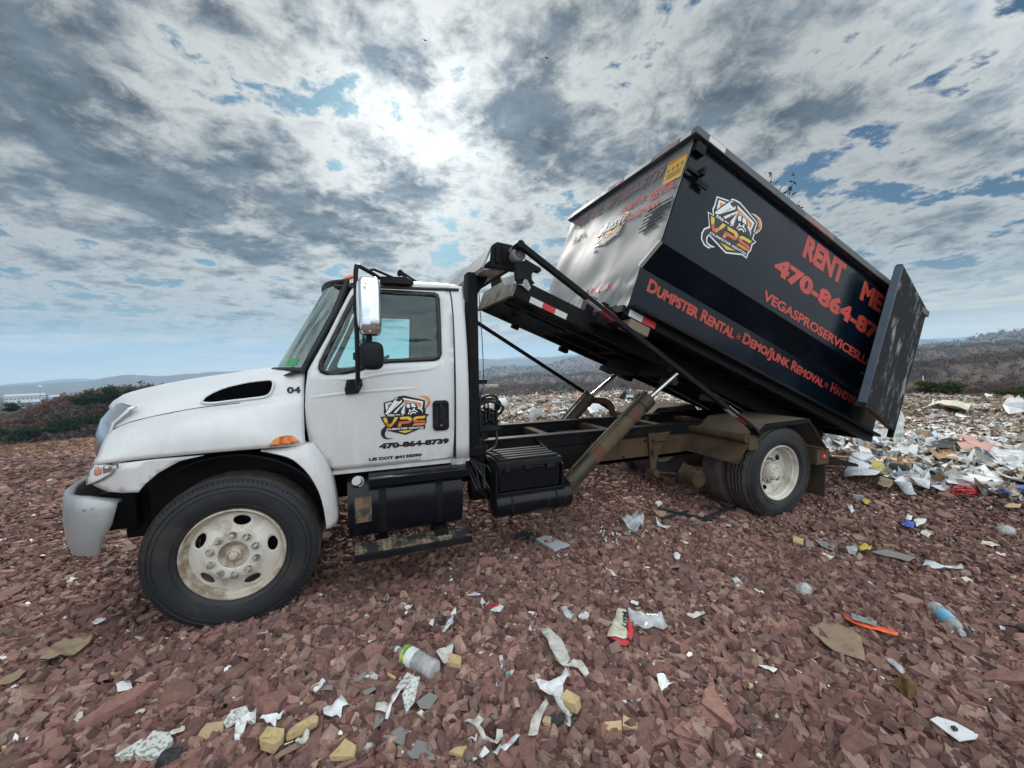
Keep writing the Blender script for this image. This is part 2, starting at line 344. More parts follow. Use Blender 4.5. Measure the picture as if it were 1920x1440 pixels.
# ---- hood
rows = [
 [(-.93, CY, 1.50), (-.86, CY, 1.575), (-.6, CY, 1.65), (-.2, CY, 1.715), (.15, CY, 1.765), (.31, CY, 1.775)],
 [(-.90, .74, 1.50), (-.82, .74, 1.575), (-.5, .72, 1.655), (-.1, .70, 1.715), (.2, .69, 1.75), (.35, .69, 1.765)],
 [(-.80, .46, 1.50), (-.72, .45, 1.56), (-.45, .42, 1.635), (-.1, .38, 1.70), (.2, .35, 1.738), (.42, .34, 1.755)],
 [(-.69, .26, 1.47), (-.60, .26, 1.53), (-.3, .24, 1.60), (.0, .22, 1.66), (.25, .20, 1.70), (.445, .18, 1.725)],
 [(-.655, .17, 1.415), (-.53, .17, 1.475), (-.25, .165, 1.535), (.05, .15, 1.585), (.25, .14, 1.61), (.445, .125, 1.635)],
 [(-.65, .145, 1.375), (-.52, .14, 1.43), (-.22, .135, 1.49), (.05, .125, 1.515), (.25, .115, 1.535), (.445, .10, 1.55)],
 [(-.65, .085, 1.35), (-.52, .075, 1.405), (-.22, .06, 1.468), (.05, .05, 1.495), (.25, .055, 1.512), (.445, .075, 1.525)],
 [(-.65, .03, 1.30), (-.52, .015, 1.355), (-.25, -.01, 1.43), (.02, -.015, 1.445), (.25, .0, 1.435), (.445, .055, 1.40)],
 [(-.65, -.01, 1.25), (-.50, -.035, 1.305), (-.25, -.055, 1.385), (.0, -.06, 1.398), (.24, -.045, 1.355), (.447, .035, 1.27)],
 [(-.65, -.045, 1.225), (-.48, -.07, 1.26), (-.24, -.085, 1.315), (.02, -.09, 1.325), (.24, -.075, 1.295), (.45, .02, 1.235)],
 [(-.65, -.055, 1.205), (-.47, -.082, 1.217), (-.24, -.095, 1.226), (.02, -.097, 1.23), (.25, -.08, 1.228), (.455, .015, 1.21)],
]
G = [resample(r, 26) for r in rows]
GT = [list(c) for c in zip(*G)]; GT = [resample(c, 44) for c in GT]
def slot_uv(x, z): return ((x-.035)/.215, (z-(1.603+.16*(x-.035)))/.040)
mb = MB(); full_rows = []
for c in GT: full_rows.append(list(c)+[Vector(mir(p)) for p in reversed(c[1:])][:0])
# recess for the side air intake: push the sheet in inside a leaf shape
def recess(p):
    x, y, z = p; t = (x+.17)/.43
    if 0 < t < 1:
        zc = 1.552+.30*(x+.17)-.18*(x+.17)**2; hh = .052*math.sin(math.pi*min(1, t)**.75)**.6 if t > 0 else 0
        d = abs(z-zc)/max(hh, .001)
        if d < 1 and y < .3: return Vector((x, y+.03*min(1, (1-d)*2.5), z))
    return Vector(p)
near = [[p for p in c] for c in GT]; far = [[Vector(mir(p)) for p in c] for c in GT]
mb.grid(near); mb.grid(far, True)
hood = mb.build('hood', 'white', truck, smooth=50, solid=.012)
bmh = bmesh.new(); bmh.from_mesh(hood.data); bmesh.ops.remove_doubles(bmh, verts=bmh.verts, dist=.0005); bmesh.ops.recalc_face_normals(bmh, faces=bmh.faces); bmh.to_mesh(hood.data); bmh.free()
hood.data.shade_smooth(); hood.data.set_sharp_from_angle(angle=R_(50))
def hood_y(x, z):                      # near face of the hood at height z (used to seat vents and lettering)
    best = None
    for c in GT:
        for a, b in zip(c, c[1:]):
            if (a.z-z)*(b.z-z) <= 0 and abs(a.z-b.z) > 1e-6:
                t = (z-a.z)/(b.z-a.z); q = a.lerp(b, t)
                if best is None or abs(q.x-x) < best[0]: best = (abs(q.x-x), q.y)
    return best[1] if best else .12
leafpx = [(380, 753), (386, 744), (400, 736), (420, 728), (440, 723), (465, 718), (490, 715), (505, 714), (511, 718), (511, 726), (507, 736), (498, 742), (470, 746), (435, 750), (400, 754)]
leaf = [(float(U(a, b, .15)[0]), float(U(a, b, .15)[2])) for a, b in leafpx]
cx = sum(p[0] for p in leaf)/len(leaf); cz = sum(p[1] for p in leaf)/len(leaf)
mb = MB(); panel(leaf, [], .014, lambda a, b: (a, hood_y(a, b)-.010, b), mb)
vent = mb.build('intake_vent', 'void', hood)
mb = MB(); mb.tube([(q_.x, hood_y(q_.x, q_.z)-.008, q_.z) for q_ in resample([(cx+(p[0]-cx)*1.03, 0, cz+(p[1]-cz)*1.08) for p in leaf+leaf[:1]], 60)[:-1]], .008, 8, True)
mb.build('vent_lip', 'white', hood)
mb = MB()
for k in range(1, 6):
    zz = min(p[1] for p in leaf)+k*.022
    xs = [p for p in np.linspace(-.16, .26, 43)]
    def ins(x, z):
        c = False; j = len(leaf)-1
        for i in range(len(leaf)):
            (xi, yi), (xj, yj) = leaf[i], leaf[j]
            if (yi > z) != (yj > z) and x < (xj-xi)*(z-yi)/(yj-yi)+xi: c = not c
            j = i
        return c
    run = [(x, hood_y(x, zz)-.008, zz) for x in xs if ins(x, zz)]
    if len(run) > 2: mb.tube(run, .0028, 5)

def seam(name, pts, parent, r=.0035, mat='seal', dy=-.001):
    MB().tube(pts, r, 6).build(name, mat, parent)
seam('panel_seam', [tuple(p+Vector((0, -.001, 0))) for p in resample([(-.64, .14, 1.382), (-.52, .137, 1.432), (-.22, .13, 1.492), (.05, .121, 1.518)], 20)], hood, .0022)
amb = [(float(U(a, b, -.05)[0]), float(U(a, b, -.05)[2])) for a, b in [(508, 834), (514, 825), (524, 818), (536, 817), (549, 821), (558, 831)]]
panel(amb, [], .02, lambda a, b: (a, hood_y(a, b)-.016+.05*((a-.36)/.1)**2*.2, b)).build('side_marker', 'amber', hood, solid=-.012)
num = [float(q) for q in (*U(537, 738, .1)[[0, 2]], *U(563, 725, .1)[[0, 2]])]
letters('04', lambda a, b: (num[0]+a*(num[2]-num[0]), hood_y(num[0]+a*(num[2]-num[0]), num[1]+b*(num[3]-num[1]))-.004, num[1]+b*(num[3]-num[1])), 'fleet_number', 'ink', hood, .045)
# ---- front corner below the hood seam, with the headlight in it
def corner_y(x): return -.085+.0*x if x > -.5 else -.085+.75*(-.5-x)**1.7*2.2
lowp = [(float(U(a, b, -.06)[0]), float(U(a, b, -.06)[2])) for a, b in [(226, 868), (300, 858), (380, 850), (418, 846), (385, 851), (340, 863), (300, 885), (275, 906), (263, 921), (232, 922), (200, 922), (158, 917), (160, 911), (196, 893), (226, 876)]]
lowp = [(x, min(z, 1.214)) for x, z in lowp]
fl = panel(lowp, [], .04, lambda a, b: (a, corner_y(a), b)).build('fender_skirt', 'white', truck, smooth=50, solid=.02)
hl = [(float(U(a, b, -.0)[0]), float(U(a, b, -.0)[2])) for a, b in [(180, 867), (228, 868), (229, 873), (222, 882), (200, 894), (175, 905), (157, 911), (157, 900), (165, 884)]]
mb = panel(hl, [], .02, lambda a, b: (a, corner_y(a)-.012, b))
lamp = mb.build('headlight', 'lens', truck, smooth=60, solid=.03)
hc = [(float(U(a, b, -.05)[0]), float(U(a, b, -.05)[2])) for a, b in [(171, 884), (177, 877), (192, 875), (191, 888), (180, 893), (171, 893)]]
panel(hc, [], .02, lambda a, b: (a, corner_y(a)-.016, b)).build('turn_signal', pm('signal_lens', (.62, .27, .18), .25, coat=.6), lamp, solid=.004)
hc = [(float(U(a, b, -.05)[0]), float(U(a, b, -.05)[2])) for a, b in [(195, 872), (222, 872), (212, 882), (196, 887)]]
panel(hc, [], .02, lambda a, b: (a, corner_y(a)-.016, b)).build('reflector_bowl', 'chrome', lamp, solid=.004)
mb = MB(); mb.tube([(a, corner_y(a)-.012, b) for a, b in hl], .006, 6, True); mb.build('lamp_gasket', 'white_in', lamp)
# mirrored far corner (plain)
fl2 = panel(lowp, [], .06, lambda a, b: (a, 2*CY-corner_y(a), b)).build('fender_skirt', 'white', truck, smooth=50, solid=.02)
# ---- grille
def gx(y): t = abs(y-CY)/.93; return -.93+.08*t**2+.20*t**4
mb = MB(); R2 = []
for y in [CY+.93*k/20 for k in range(-20, 21)]:
    t = abs(y-CY)/.93
    zt = 1.535-.03*t**3
    R2.append([(gx(y)+.13, y, zt+.016), (gx(y)+.10, y, zt+.002), (gx(y)+.065, y, zt-.04), (gx(y)+.015, y, 1.42), (gx(y)-.018, y, 1.32), (gx(y)-.028, y, 1.22), (gx(y)-.015, y, 1.15), (gx(y)+.05, y, 1.11)])
# frame: sheet with an opening in the middle
def cut(i, j): return 8 <= i < 32 and 2 <= j < 5
vs = [p for r in R2 for p in r]; n = len(R2[0])
mb.add(vs, [(i*n+j, (i+1)*n+j, (i+1)*n+j+1, i*n+j+1) for i in range(len(R2)-1) for j in range(n-1) if not cut(i, j)])
gr = mb.build('grille', 'gchrome', truck, smooth=60, solid=.012)
mb = MB()
for k in range(5):
    z = 1.245+k*.05
    mb.tube([(gx(y)+.035, y, z) for y in np.linspace(CY-.52, CY+.52, 15)], .009, 6)
mb.build('grille_bars', 'chrome', gr)
MB().box((-.80, CY-.6, 1.15), (-.79, CY+.6, 1.46)).build('radiator_screen', 'seal', gr)
# ---- bumper
def plan(t): return resample([(-.56, -.045, 0), (-.66, -.06, 0), (-.74, -.045, 0), (-.80, .0, 0), (-.85, .07, 0), (-.92, .2, 0), (-.975, .4, 0), (-1.0, .7, 0), (-1.01, CY, 0)], 30)[t]
mb = MB(); RR = []
PLN = [plan(t) for t in range(30)]
for p in PLN+[Vector(mir(q)) for q in reversed(PLN[:-1])]:
    e = min(1, max(0, (-.56-p.x)/.15))
    zt = 1.0-.045*(1-e); zl = .66; sh = .085*(1-e)
    c = Vector((-.5, CY, 0))-p; c = Vector((0.35 if p.x < -.84 else .1, (1 if p.y < CY else -1)*(.9 if p.x > -.88 else .05), 0)).normalized()
    def at(o, z, back=0): q = p-c*o; return (q.x-back, q.y, z)
    RR.append([at(-.05, zt+.012), at(-.02, zt+.016), at(0, zt), at(.012, .93), at(.014, .83, .30*sh), at(.010, .76, .75*sh), at(.004, .70, 1.0*sh), at(-.008, zl, 1.1*sh), at(-.05, zl-.005, 1.1*sh)])
mb.grid(RR); bump_ = mb.build('front_bumper', 'bumper', truck, smooth=45, solid=.02)
for x_, y_ in ((-.70, -.062), (-.66, -.063)): MB().cyl((x_, y_-.006, .94), (x_, y_+.01, .94), .010, n=10).build('bolt', 'steelw', bump_)
MB().box((-.78, .25, .70), (-.60, 1.9, .95)).box((-.7, .62, .62), (4.9-.1, .70, .66)).build('bumper_bracket', 'black', truck)
# ---- wheel arch: inner liner and the rear quarter flare
def arc(cx, cz, r, a0, a1, n): return [(cx+r*math.cos(R_(a0+(a1-a0)*k/(n-1))), cz+r*math.sin(R_(a0+(a1-a0)*k/(n-1)))) for k in range(n)]
for sgn, nm in ((1, 'near'), (-1, 'far')):
    mb = MB(); a = arc(0, .55, .635, 12, 122, 24)
    yy = [.0, .05, .3, .55]
    rr = [[(x, (y if sgn > 0 else 2*CY-y), z) for y in yy] for x, z in a]
    mb.grid(rr); mb.prism([(p[0], p[1]) for p in a]+[(-.5, 1.2), (0, 1.2), (.5, 1.19)], (.55 if sgn > 0 else 2*CY-.55), (.56 if sgn > 0 else 2*CY-.56)) if 0 else None
    mb.build('wheel_well_liner', 'plastic', truck, solid=.01)
oa = [(float(U(a, b, -.03)[0]), float(U(a, b, -.03)[2])) for a, b in [(490, 842), (574, 834), (590, 843), (605, 862), (618, 892), (627, 930), (632, 970), (631, 986)]]
ia = [(float(U(a, b, -.05)[0]), float(U(a, b, -.05)[2])) for a, b in [(490, 844), (540, 856), (562, 870), (583, 893), (600, 925), (609, 960), (613, 990)]]
def flare(sg):
    O_ = resample([(x, 0, z) for x, z in oa], 20); I_ = resample([(x, 0, z) for x, z in ia], 20); mb = MB(); rr = []
    for o, i in zip(O_, I_):
        f = lambda y: y if sg > 0 else 2*CY-y
        m_ = (o+i)/2
        rr.append([(i.x-.01, f(.06), i.z-.01), (i.x-.004, f(-.045), i.z-.01), (i.x, f(-.065), i.z), (i.x*.6+o.x*.4, f(-.055), i.z*.6+o.z*.4), (i.x*.25+o.x*.75, f(-.025), i.z*.25+o.z*.75), (o.x, f(.02), o.z), (o.x+.012, f(.09), o.z+.005)])
    mb.grid(rr); return mb
flare(1).build('rear_fender_flare', 'white', truck, smooth=50, solid=.012)
flare(-1).build('rear_fender_flare', 'white', truck, smooth=50, solid=.012)
mb = MB(); mb.box((-.55, .30, .55), (.62, .42, 1.18)).box((-.5, .42, .55), (.5, 1.72, .7)).box((-.70, .34, .60), (-.5, 1.8, .98)).box((-.35, .6, .9), (.6, 1.5, 1.5))
mb.box((-.55, 1.72, .55), (.62, 1.84, 1.18)); mb.cyl((-.05, .35, .86), (-.05, .35, 1.15), .05).cyl((0, .2, .52), (0, 1.95, .52), .06)
mb.build('engine_block', 'black', truck, bevel=.01)
# ---- cab shell: roof, rear corner posts, back wall, sill, far side, windscreen pillars
door_out = [(.480, 1.735), (.462, 1.62), (.452, 1.49), (.455, 1.34), (.475, 1.18), (.51, 1.09), (.56, 1.035), (.64, .998), (1.00, .998), (1.515, 1.006), (1.528, 1.25), (1.535, 1.69), (1.545, 2.15), (1.54, 2.375), (1.50, 2.40), (.86, 2.405), (.815, 2.385), (.775, 2.33), (.60, 1.96)]
win = [(.560, 1.80), (.548, 1.75), (.560, 1.72), (.60, 1.703), (.72, 1.706), (.82, 1.725), (.93, 1.765), (1.02, 1.784), (1.385, 1.798), (1.42, 1.812), (1.437, 1.85), (1.447, 2.30), (1.44, 2.335), (1.41, 2.35), (.87, 2.352), (.82, 2.335), (.775, 2.26), (.66, 2.01)]
near_f = lambda a, b: (a, side_y(b), b)
far_f = lambda a, b: (a, 2*CY-side_y(b), b)
door = panel(door_out, [win], .07, near_f).build('door', 'white', truck, smooth=40, solid=.035)
fdoor = panel(door_out, [win], .1, far_f).build('door', 'white', truck, smooth=40, solid=.035)
def ringm(poly, off):                  # polygon pushed inwards
    n = len(poly); out = []
    for i in range(n):
        a, b, c = Vector(poly[i-1]), Vector(poly[i]), Vector(poly[(i+1) % n])
        d = ((b-a).normalized()+(c-b).normalized()).normalized(); out.append(tuple(b+Vector((-d.y, d.x))*off))
    return out
ar = sum(a[0]*b[1]-b[0]*a[1] for a, b in zip(win, win[1:]+win[:1])); sg = 1 if ar > 0 else -1
win_in = ringm(win, .028*sg)
panel(ringm(win, -.004*sg), [win_in], .05, lambda a, b: (a, side_y(b)-.004, b)).build('window_seal', 'seal', door, solid=.02)
panel(ringm(win, .01*sg), [], .12, lambda a, b: (a, side_y(b)+.008, b)).build('window_glass', 'glass', door)
panel(ringm(win, -.004*sg), [win_in], .05, lambda a, b: (a, 2*CY-side_y(b)+.004, b)).build('window_seal', 'seal', fdoor, solid=.02)
panel(ringm(win, .01*sg), [], .2, lambda a, b: (a, 2*CY-side_y(b)-.008, b)).build('window_glass', 'fglass', fdoor)
MB().box((.93, .115, 1.73), (.955, .125, 2.35)).build('vent_post', 'seal', door) if 0 else None
# door pressings: two raised body lines
for nm, pts in (('body_crease', [(.62, 0, 1.665), (.80, 0, 1.667), (1.0, 0, 1.70), (1.20, 0, 1.718), (1.36, 0, 1.735), (1.44, 0, 1.77)]), ('body_crease', [(.455, 0, 1.535), (.7, 0, 1.560), (1.0, 0, 1.575), (1.25, 0, 1.583)])):
    P = resample(pts, 26); m2 = MB(); rr = []
    for k, p in enumerate(P):
        e = min(1, min(k, 25-k)/5.)
        rr.append([(p.x, side_y(p.z+.014)+.001, p.z+.014), (p.x, side_y(p.z)-.007*e+.001, p.z+.003), (p.x, side_y(p.z)-.006*e+.001, p.z-.003), (p.x, side_y(p.z-.018)+.001, p.z-.02)])
    m2.grid(rr); m2.build(nm, 'white', door, smooth=60)
def wsx(y, t): q = min(1, abs(y-CY)/.90); return (.17+.04*q*q+.24*q**6)*(1-t)+(.56+.04*q*q+.19*q**7)*t
SG = [(a, side_y(b)-.0005, b) for a, b in [(1.531, 1.0), (1.538, 1.25), (1.541, 1.5), (1.544, 1.69), (1.548, 1.95), (1.552, 2.15), (1.550, 2.30), (1.546, 2.38)]]
MB().tube(SG, .0055, 6).build('door_seal', 'seal', truck)
mb = MB()
zs = [.985, 1.1, 1.3, 1.5, 1.7, 1.9, 2.1, 2.3, 2.37, 2.42]
rr = []
for z in zs:                            # rear corner post wrapping round to the back wall
    y = side_y(z); row = [(1.543, y+.03, z), (1.543, y, z)]+[(1.665-.05+.05*math.sin(t), y+.05-.05*math.cos(t), z) for t in np.linspace(0, math.pi/2, 6)]+[(1.668, CY, z)]
    rr.append(row+[mir(p) for p in reversed(row[:-1])])
mb.grid(rr)
RX = [.0, .76, .86, 1.0, 1.25, 1.5, 1.60, 1.655, 1.668]; RZ = [2.375, 2.412, 2.437, 2.452, 2.462, 2.462, 2.455, 2.435, 2.40]
rr = []
for x, z in zip(RX, RZ):
    e = .2 if x < .5 else 1
    fw = {.0: 1, .76: .95, .86: .7, 1.0: .4}.get(x, 0); xx = lambda y: wsx(y, 1)-.012 if x < .5 else x*(1-fw)+fw*(wsx(y, 1)+(x-.76)+.04)
    row = [(xx(.2), side_y(2.405)+.002, min(2.405, z)), (xx(.22), side_y(2.42)+.006, min(2.427, z)), (xx(.30), .30, min(z, 2.45)), (xx(.5), .5, z+.006*e), (xx(.8), .8, z+.018*e), (xx(CY), CY, z+.022*e)]
    rr.append(row+[mir(p) for p in reversed(row[:-1])])
mb.grid(rr)
mb.box((.62, .11, .955), (1.66, 2*CY-.11, .993))
body = mb.build('cab_body', 'white', truck, smooth=45, solid=.015)
MB().box((.56, .095, .955), (1.60, .125, .985)).build('door_sill', 'white', truck, bevel=.004)
def wsp(s, t, o=0): y = (.125+(.19-.125)*t)+(1-2*s)*0+s*((2*CY-.125-(.19-.125)*t)-(.125+(.19-.125)*t)); return (wsx(y, t)-o, y, 1.735+(2.40-1.735)*t)
mb = MB(); mb.grid([[wsp(s, t) for s in np.linspace(.012, .988, 25)] for t in np.linspace(.02, .97, 12)])
ws = mb.build('windshield', 'wglass', truck, smooth=60)
rg = [wsp(s, 0, .006) for s in np.linspace(0, 1, 20)]+[wsp(1, t, .006) for t in np.linspace(0, 1, 10)[1:]]+[wsp(s, 1, .006) for s in np.linspace(1, 0, 20)[1:]]+[wsp(0, t, .006) for t in np.linspace(1, 0, 10)[1:-1]]
MB().tube(rg, .023, 8, True).build('windshield_seal', 'seal', ws)
st = [wsp(.06+.0*k, .06+.0*k, .006) for k in range(1)]
a_, b_ = wsp(.05, .055, .004), wsp(.095, .055, .004); c_, d_ = wsp(.095, .13, .004), wsp(.05, .13, .004)
MB().add([a_, b_, c_, d_], [(0, 1, 2, 3)]).build('inspection_sticker', pm('green_sticker', (.03, .30, .10), .5, fine=.2, dcol=(.7, .75, .7)), ws, smooth=0)
mb = MB(); q0, q1 = wsp(.25, -.05, .03), wsp(.05, .03, .012); mb.tube([q0, wsp(.20, .0, .03), q1], .006, 6).cyl(wsp(.25, -.06, .0), wsp(.25, -.03, .04), .016); mb.build('wiper', 'seal', truck)
# cowl
mb = MB(); mb.grid([[(wsx(y, 0)+o, y, z) for y in np.linspace(.13, 2*CY-.13, 21)] for o, z in ((-.10, 1.70), (-.04, 1.722), (.06, 1.73))]); mb.build('cowl', 'plastic', truck)
# marker lamp on the roof
P = U(640, 525, .26)
mb = MB(); mb.add([], []); e = ell(0, 0, .055, .022, 20)
for yy in (.30, 2*CY-.30):
    mb.add([(.765+a*.9, yy+b*2.2-.0, 2.425+a*.35+.016) for a, b in e]+[(.765+a*.7, yy+b*1.6, 2.425+a*.3+.034) for a, b in e], [(k, (k+1) % 20, 20+(k+1) % 20, 20+k) for k in range(20)]+[tuple(range(20, 40))])
mb.build('roof_marker_lamp', 'amber', truck, smooth=60)
# interior
mb = MB(); mb.box((.50, .16, 1.40), (.80, 2*CY-.16, 1.70)).box((.62, .17, .99), (1.62, 2*CY-.17, 1.02)); 
mb.box((1.60, .20, 1.02), (1.63, 2*CY-.20, 2.36)).prism([(.66, 2.355), (1.62, 2.375), (1.62, 2.40), (.66, 2.375)], .19, 1.95)
mb.build('dashboard', 'interior', truck, bevel=.02)
for yc in (.50, 1.55):
    mb = MB(); mb.prism([(1.10, 1.35), (1.50, 1.32), (1.58, 1.32), (1.66-.05, 2.12), (1.55, 2.16), (1.48, 2.10), (1.42, 1.50), (1.12, 1.48)], yc-.22, yc+.22); mb.build('seat', 'seatc', truck, bevel=.03)
mb = MB(); c = Vector((.86, .52, 1.74)); ax_ = Vector((-.45, 0, .9)).normalized(); q = Vector((0, 1, 0)); e2 = ax_.cross(q)
mb.tube([c+(q*math.cos(t)+e2*math.sin(t))*.22 for t in np.linspace(0, 2*math.pi, 28)[:-1]], .014, 8, True).cyl(c, c-ax_*.3, .03)
for t in (0, 2.1, 4.2): mb.tube([c, c+(q*math.cos(t)+e2*math.sin(t))*.22], .011, 6)
mb.build('steering_wheel', 'interior', truck)
MB().tube([(1.52, .26, 2.2), (1.46, .30, 1.9), (1.42, .30, 1.6)], .012, 6).box((1.585, .55, 1.75), (1.59, .9, 2.0)).build('seat_belt', pm('orange_strap', (.25, .05, .03), .8), truck)
# ---- door handle
h = [(float(U(a, b, .06)[0]), float(U(a, b, .06)[2])) for a, b in [(812, 808), (842, 805), (842, 750), (812, 752)]]
x0, x1 = h[0][0], h[1][0]; z0, z1 = h[0][1], h[2][1]
def rrect(x0, z0, x1, z1, r, n=5):
    out = []
    for (cx_, cz_, a0) in ((x1-r, z1-r, 0), (x0+r, z1-r, 90), (x0+r, z0+r, 180), (x1-r, z0+r, 270)):
        out += [(cx_+r*math.cos(R_(a0+90*k/n)), cz_+r*math.sin(R_(a0+90*k/n))) for k in range(n+1)]
    return out
o1 = rrect(x0, z0, x1, z1, .03); o2 = rrect(x0+.018, z0+.075, x1-.018, z1-.035, .02)
hp = panel(o1, [o2], .04, lambda a, b: (a, side_y(b)-.014, b)).build('door_handle', 'plastic', door, smooth=30, solid=.022)
panel(o2, [], .05, lambda a, b: (a, side_y(b)-.001, b)).build('handle_recess', 'seal', door)
mb = MB(); xm = (x0+x1)/2; mb.tube([(xm, side_y(1.4)-.006, z1-.02), (xm, side_y(1.4)-.03, z1-.05), (xm, side_y(1.4)-.032, z0+.1), (xm, side_y(1.4)-.02, z0+.055)], [.010, .013, .013, .016], 8)
mb.cyl((xm, side_y(1.3)-.012, z0+.05), (xm, side_y(1.3)-.026, z0+.05), .024); mb.build('handle_grip', 'plastic', door)
MB().cyl((xm, side_y(1.3)-.026, z0+.05), (xm, side_y(1.3)-.03, z0+.05), .011).build('lock_barrel', 'chrome', door)
# ---- lettering and emblem on the door
def onpx(p0, p1, y):                    # rectangle between two photo corners (lower left, upper right) on plane y
    a, b = U(*p0, y), U(*p1, y); return float(a[0]), float(a[2]), float(b[0]), float(b[2])
def door_text(s, p0, p1, name, bold, mat='ink'):
    xa, za, xb, zb = onpx(p0, p1, .066)
    letters(s, lambda a, b: (xa+a*(xb-xa), side_y(za+b*(zb-za))-.003, za+b*(zb-za)), name, mat, door, bold)
door_text('470-864-8739', (711, 843), (842, 821), 'phone_number', .066)
door_text('US DOT #4135090', (692, 866), (791, 850), 'registration_number', .062)
def emblem(f, parent, outlined):
    """Shield emblem drawn in the units of the photo's door decal (0..1800, 0..1440, y down); f(u, v, lift)."""
    LAY = [0]
    def sh(poly, mat, lay): mbx[mat+str(lay)] = mbx.get(mat+str(lay), (MB(), mat)); m_ = mbx[mat+str(lay)][0]; tri = geometry.tessellate_polygon([[Vector((p[0], p[1], 0)) for p in poly]]); m_.add([f(p[0], p[1], lay*.0008) for p in poly], [tuple(t) for t in tri])
    mbx = {}
    outer = [(352, 312), (540, 262), (585, 212), (640, 200), (706, 192), (1050, 272), (1046, 398), (1062, 412), (1058, 500), (1124, 508), (1076, 560), (1080, 640), (1054, 690), (1054, 762), (980, 752), (722, 858), (470, 800), (395, 786), (372, 840), (392, 900), (450, 918), (545, 905), (450, 932), (380, 930), (322, 890), (305, 830), (318, 770), (372, 716), (385, 712), (296, 552), (386, 546), (364, 500), (352, 470), (360, 430)]
    if outlined:
        c = (700, 540); big = []
        n = len(outer)
        for i, p in enumerate(outer):
            a, b, d = Vector(outer[i-1]), Vector(p), Vector(outer[(i+1) % n])
            t = (b-a).normalized()+(d-b).normalized(); t = t.normalized() if t.length > .2 else (b-a).normalized()
            big.append(tuple(b+Vector((t.y, -t.x))*20))
        sh(big, 'wvin', 0)
    sh(outer, 'ink', 1)
    sh([(380, 325), (560, 285), (480, 440), (400, 500)], 'wvin', 2)
    sh([(410, 340), (500, 325), (430, 420)], 'org', 3)
    sh([(672, 232), (1018, 292), (1010, 350), (990, 480), (950, 420), (900, 330), (790, 312), (720, 320), (715, 500), (665, 500), (600, 440), (560, 490), (520, 480), (690, 260)], 'wvin', 2)
    sh([(706, 262), (990, 318), (985, 395), (960, 390), (905, 330), (800, 300), (720, 312), (712, 330)], 'org', 3)
    sh([(706, 262), (712, 330), (716, 490), (702, 490)], 'rvin', 3)
    sh([(545, 225), (600, 232), (700, 270), (700, 300), (500, 500), (370, 520), (372, 485)], 'ink', 4)       # boom body
    sh([(380, 505), (395, 475), (560, 235), (590, 232), (585, 285), (620, 300), (650, 260), (660, 300), (460, 480), (400, 512)], 'wvin', 5)
    sh([(560, 250), (600, 245), (604, 262), (582, 290), (560, 280)], 'ink', 6)
    for k in range(9):
        x, y = 470+k*13, 470-k*18
        sh([(x, y), (x+20, y+3), (x+18, y+10), (x-2, y+6)], 'ink', 6)
    sh([(560, 505), (640, 385), (655, 385), (600, 470), (690, 340), (700, 345), (640, 490), (600, 500)], 'ink', 3)
    sh([(728, 322), (800, 312), (880, 325), (925, 400), (1000, 410), (1020, 460), (1020, 520), (720, 520)], 'ink', 4)   # cab
    sh([(740, 335), (785, 328), (800, 390), (760, 405), (738, 380)], 'wvin', 5)
    sh([(808, 325), (870, 330), (900, 385), (825, 388)], 'wvin', 5)
    sh([(850, 400), (875, 400), (875, 432), (850, 432)], 'wvin', 5)
    sh([(780, 425), (800, 425), (800, 468), (780, 468)], 'wvin', 5)
    sh([(905, 402), (985, 410), (1010, 440), (1008, 490), (995, 445), (960, 425)], 'wvin', 5)
    for r1, r2 in ((95, 80), (60, 40)):
        P_ = [(855+r1*math.cos(R_(t)), 525-r1*math.sin(R_(t))) for t in range(40, 171, 13)]+[(855+r2*math.cos(R_(t)), 525-r2*math.sin(R_(t))) for t in range(170, 39, -13)]
        sh(P_, 'wvin', 5)
    for k in range(3): 
        sh([(415+k*42, 545), (418+k*42, 512), (440+k*42, 503), (450+k*42, 520), (450+k*42, 545), (440+k*42, 545), (438+k*42, 522), (428+k*42, 522), (426+k*42, 545)], 'wvin', 5)
    for k, w_ in ((0, 40), (1, 22), (2, 32)): sh([(560+k*48, 512), (560+k*48+w_, 510), (558+k*48+w_, 524), (556+k*48, 526)], 'wvin', 5)
    # big letters, upper half yellow, lower half orange red
    def split(poly, ycut, ma, mb_, lay):
        up, dn = [], []
        n = len(poly)
        for i in range(n):
            a, b = poly[i], poly[(i+1) % n]
            (up if a[1] <= ycut else dn).append(a)
            if (a[1] <= ycut) != (b[1] <= ycut):
                t = (ycut-a[1])/(b[1]-a[1]); q_ = (a[0]+(b[0]-a[0])*t, ycut); up.append(q_); dn.append(q_)
        return up, dn
    V_ = [[(342, 572), (402, 566), (425, 652), (375, 660)], [(375, 650), (425, 645), (455, 700), (470, 728), (420, 728)], [(540, 560), (600, 556), (545, 645), (495, 655)], [(495, 650), (547, 640), (490, 715), (465, 730), (440, 690)]]
    for p_, m_ in zip(V_, ('yel', 'rvin', 'yel', 'org')): sh(p_, m_, 5)
    sh([(622, 556), (780, 545), (826, 572), (826, 610), (772, 610), (760, 590), (640, 598)], 'yel', 5)
    sh([(612, 632), (772, 618), (772, 608), (826, 608), (820, 640), (775, 665), (655, 672), (640, 716), (592, 718)], 'rvin', 5)
    sh([(606, 672), (656, 668), (640, 718), (592, 718)], 'org', 6)
    sh([(900, 545), (1062, 532), (1040, 575), (912, 584), (896, 600), (846, 608), (850, 575)], 'yel', 5)
    sh([(848, 600), (905, 592), (925, 612), (1035, 605), (1060, 625), (1055, 662), (1008, 662), (1000, 642), (880, 648), (850, 635)], 'rvin', 5)
    sh([(868, 662), (1000, 655), (1055, 655), (1048, 680), (1010, 692), (838, 700)], 'org', 5)
    sh([(596, 795), (855, 776), (718, 828)], 'yel', 2)
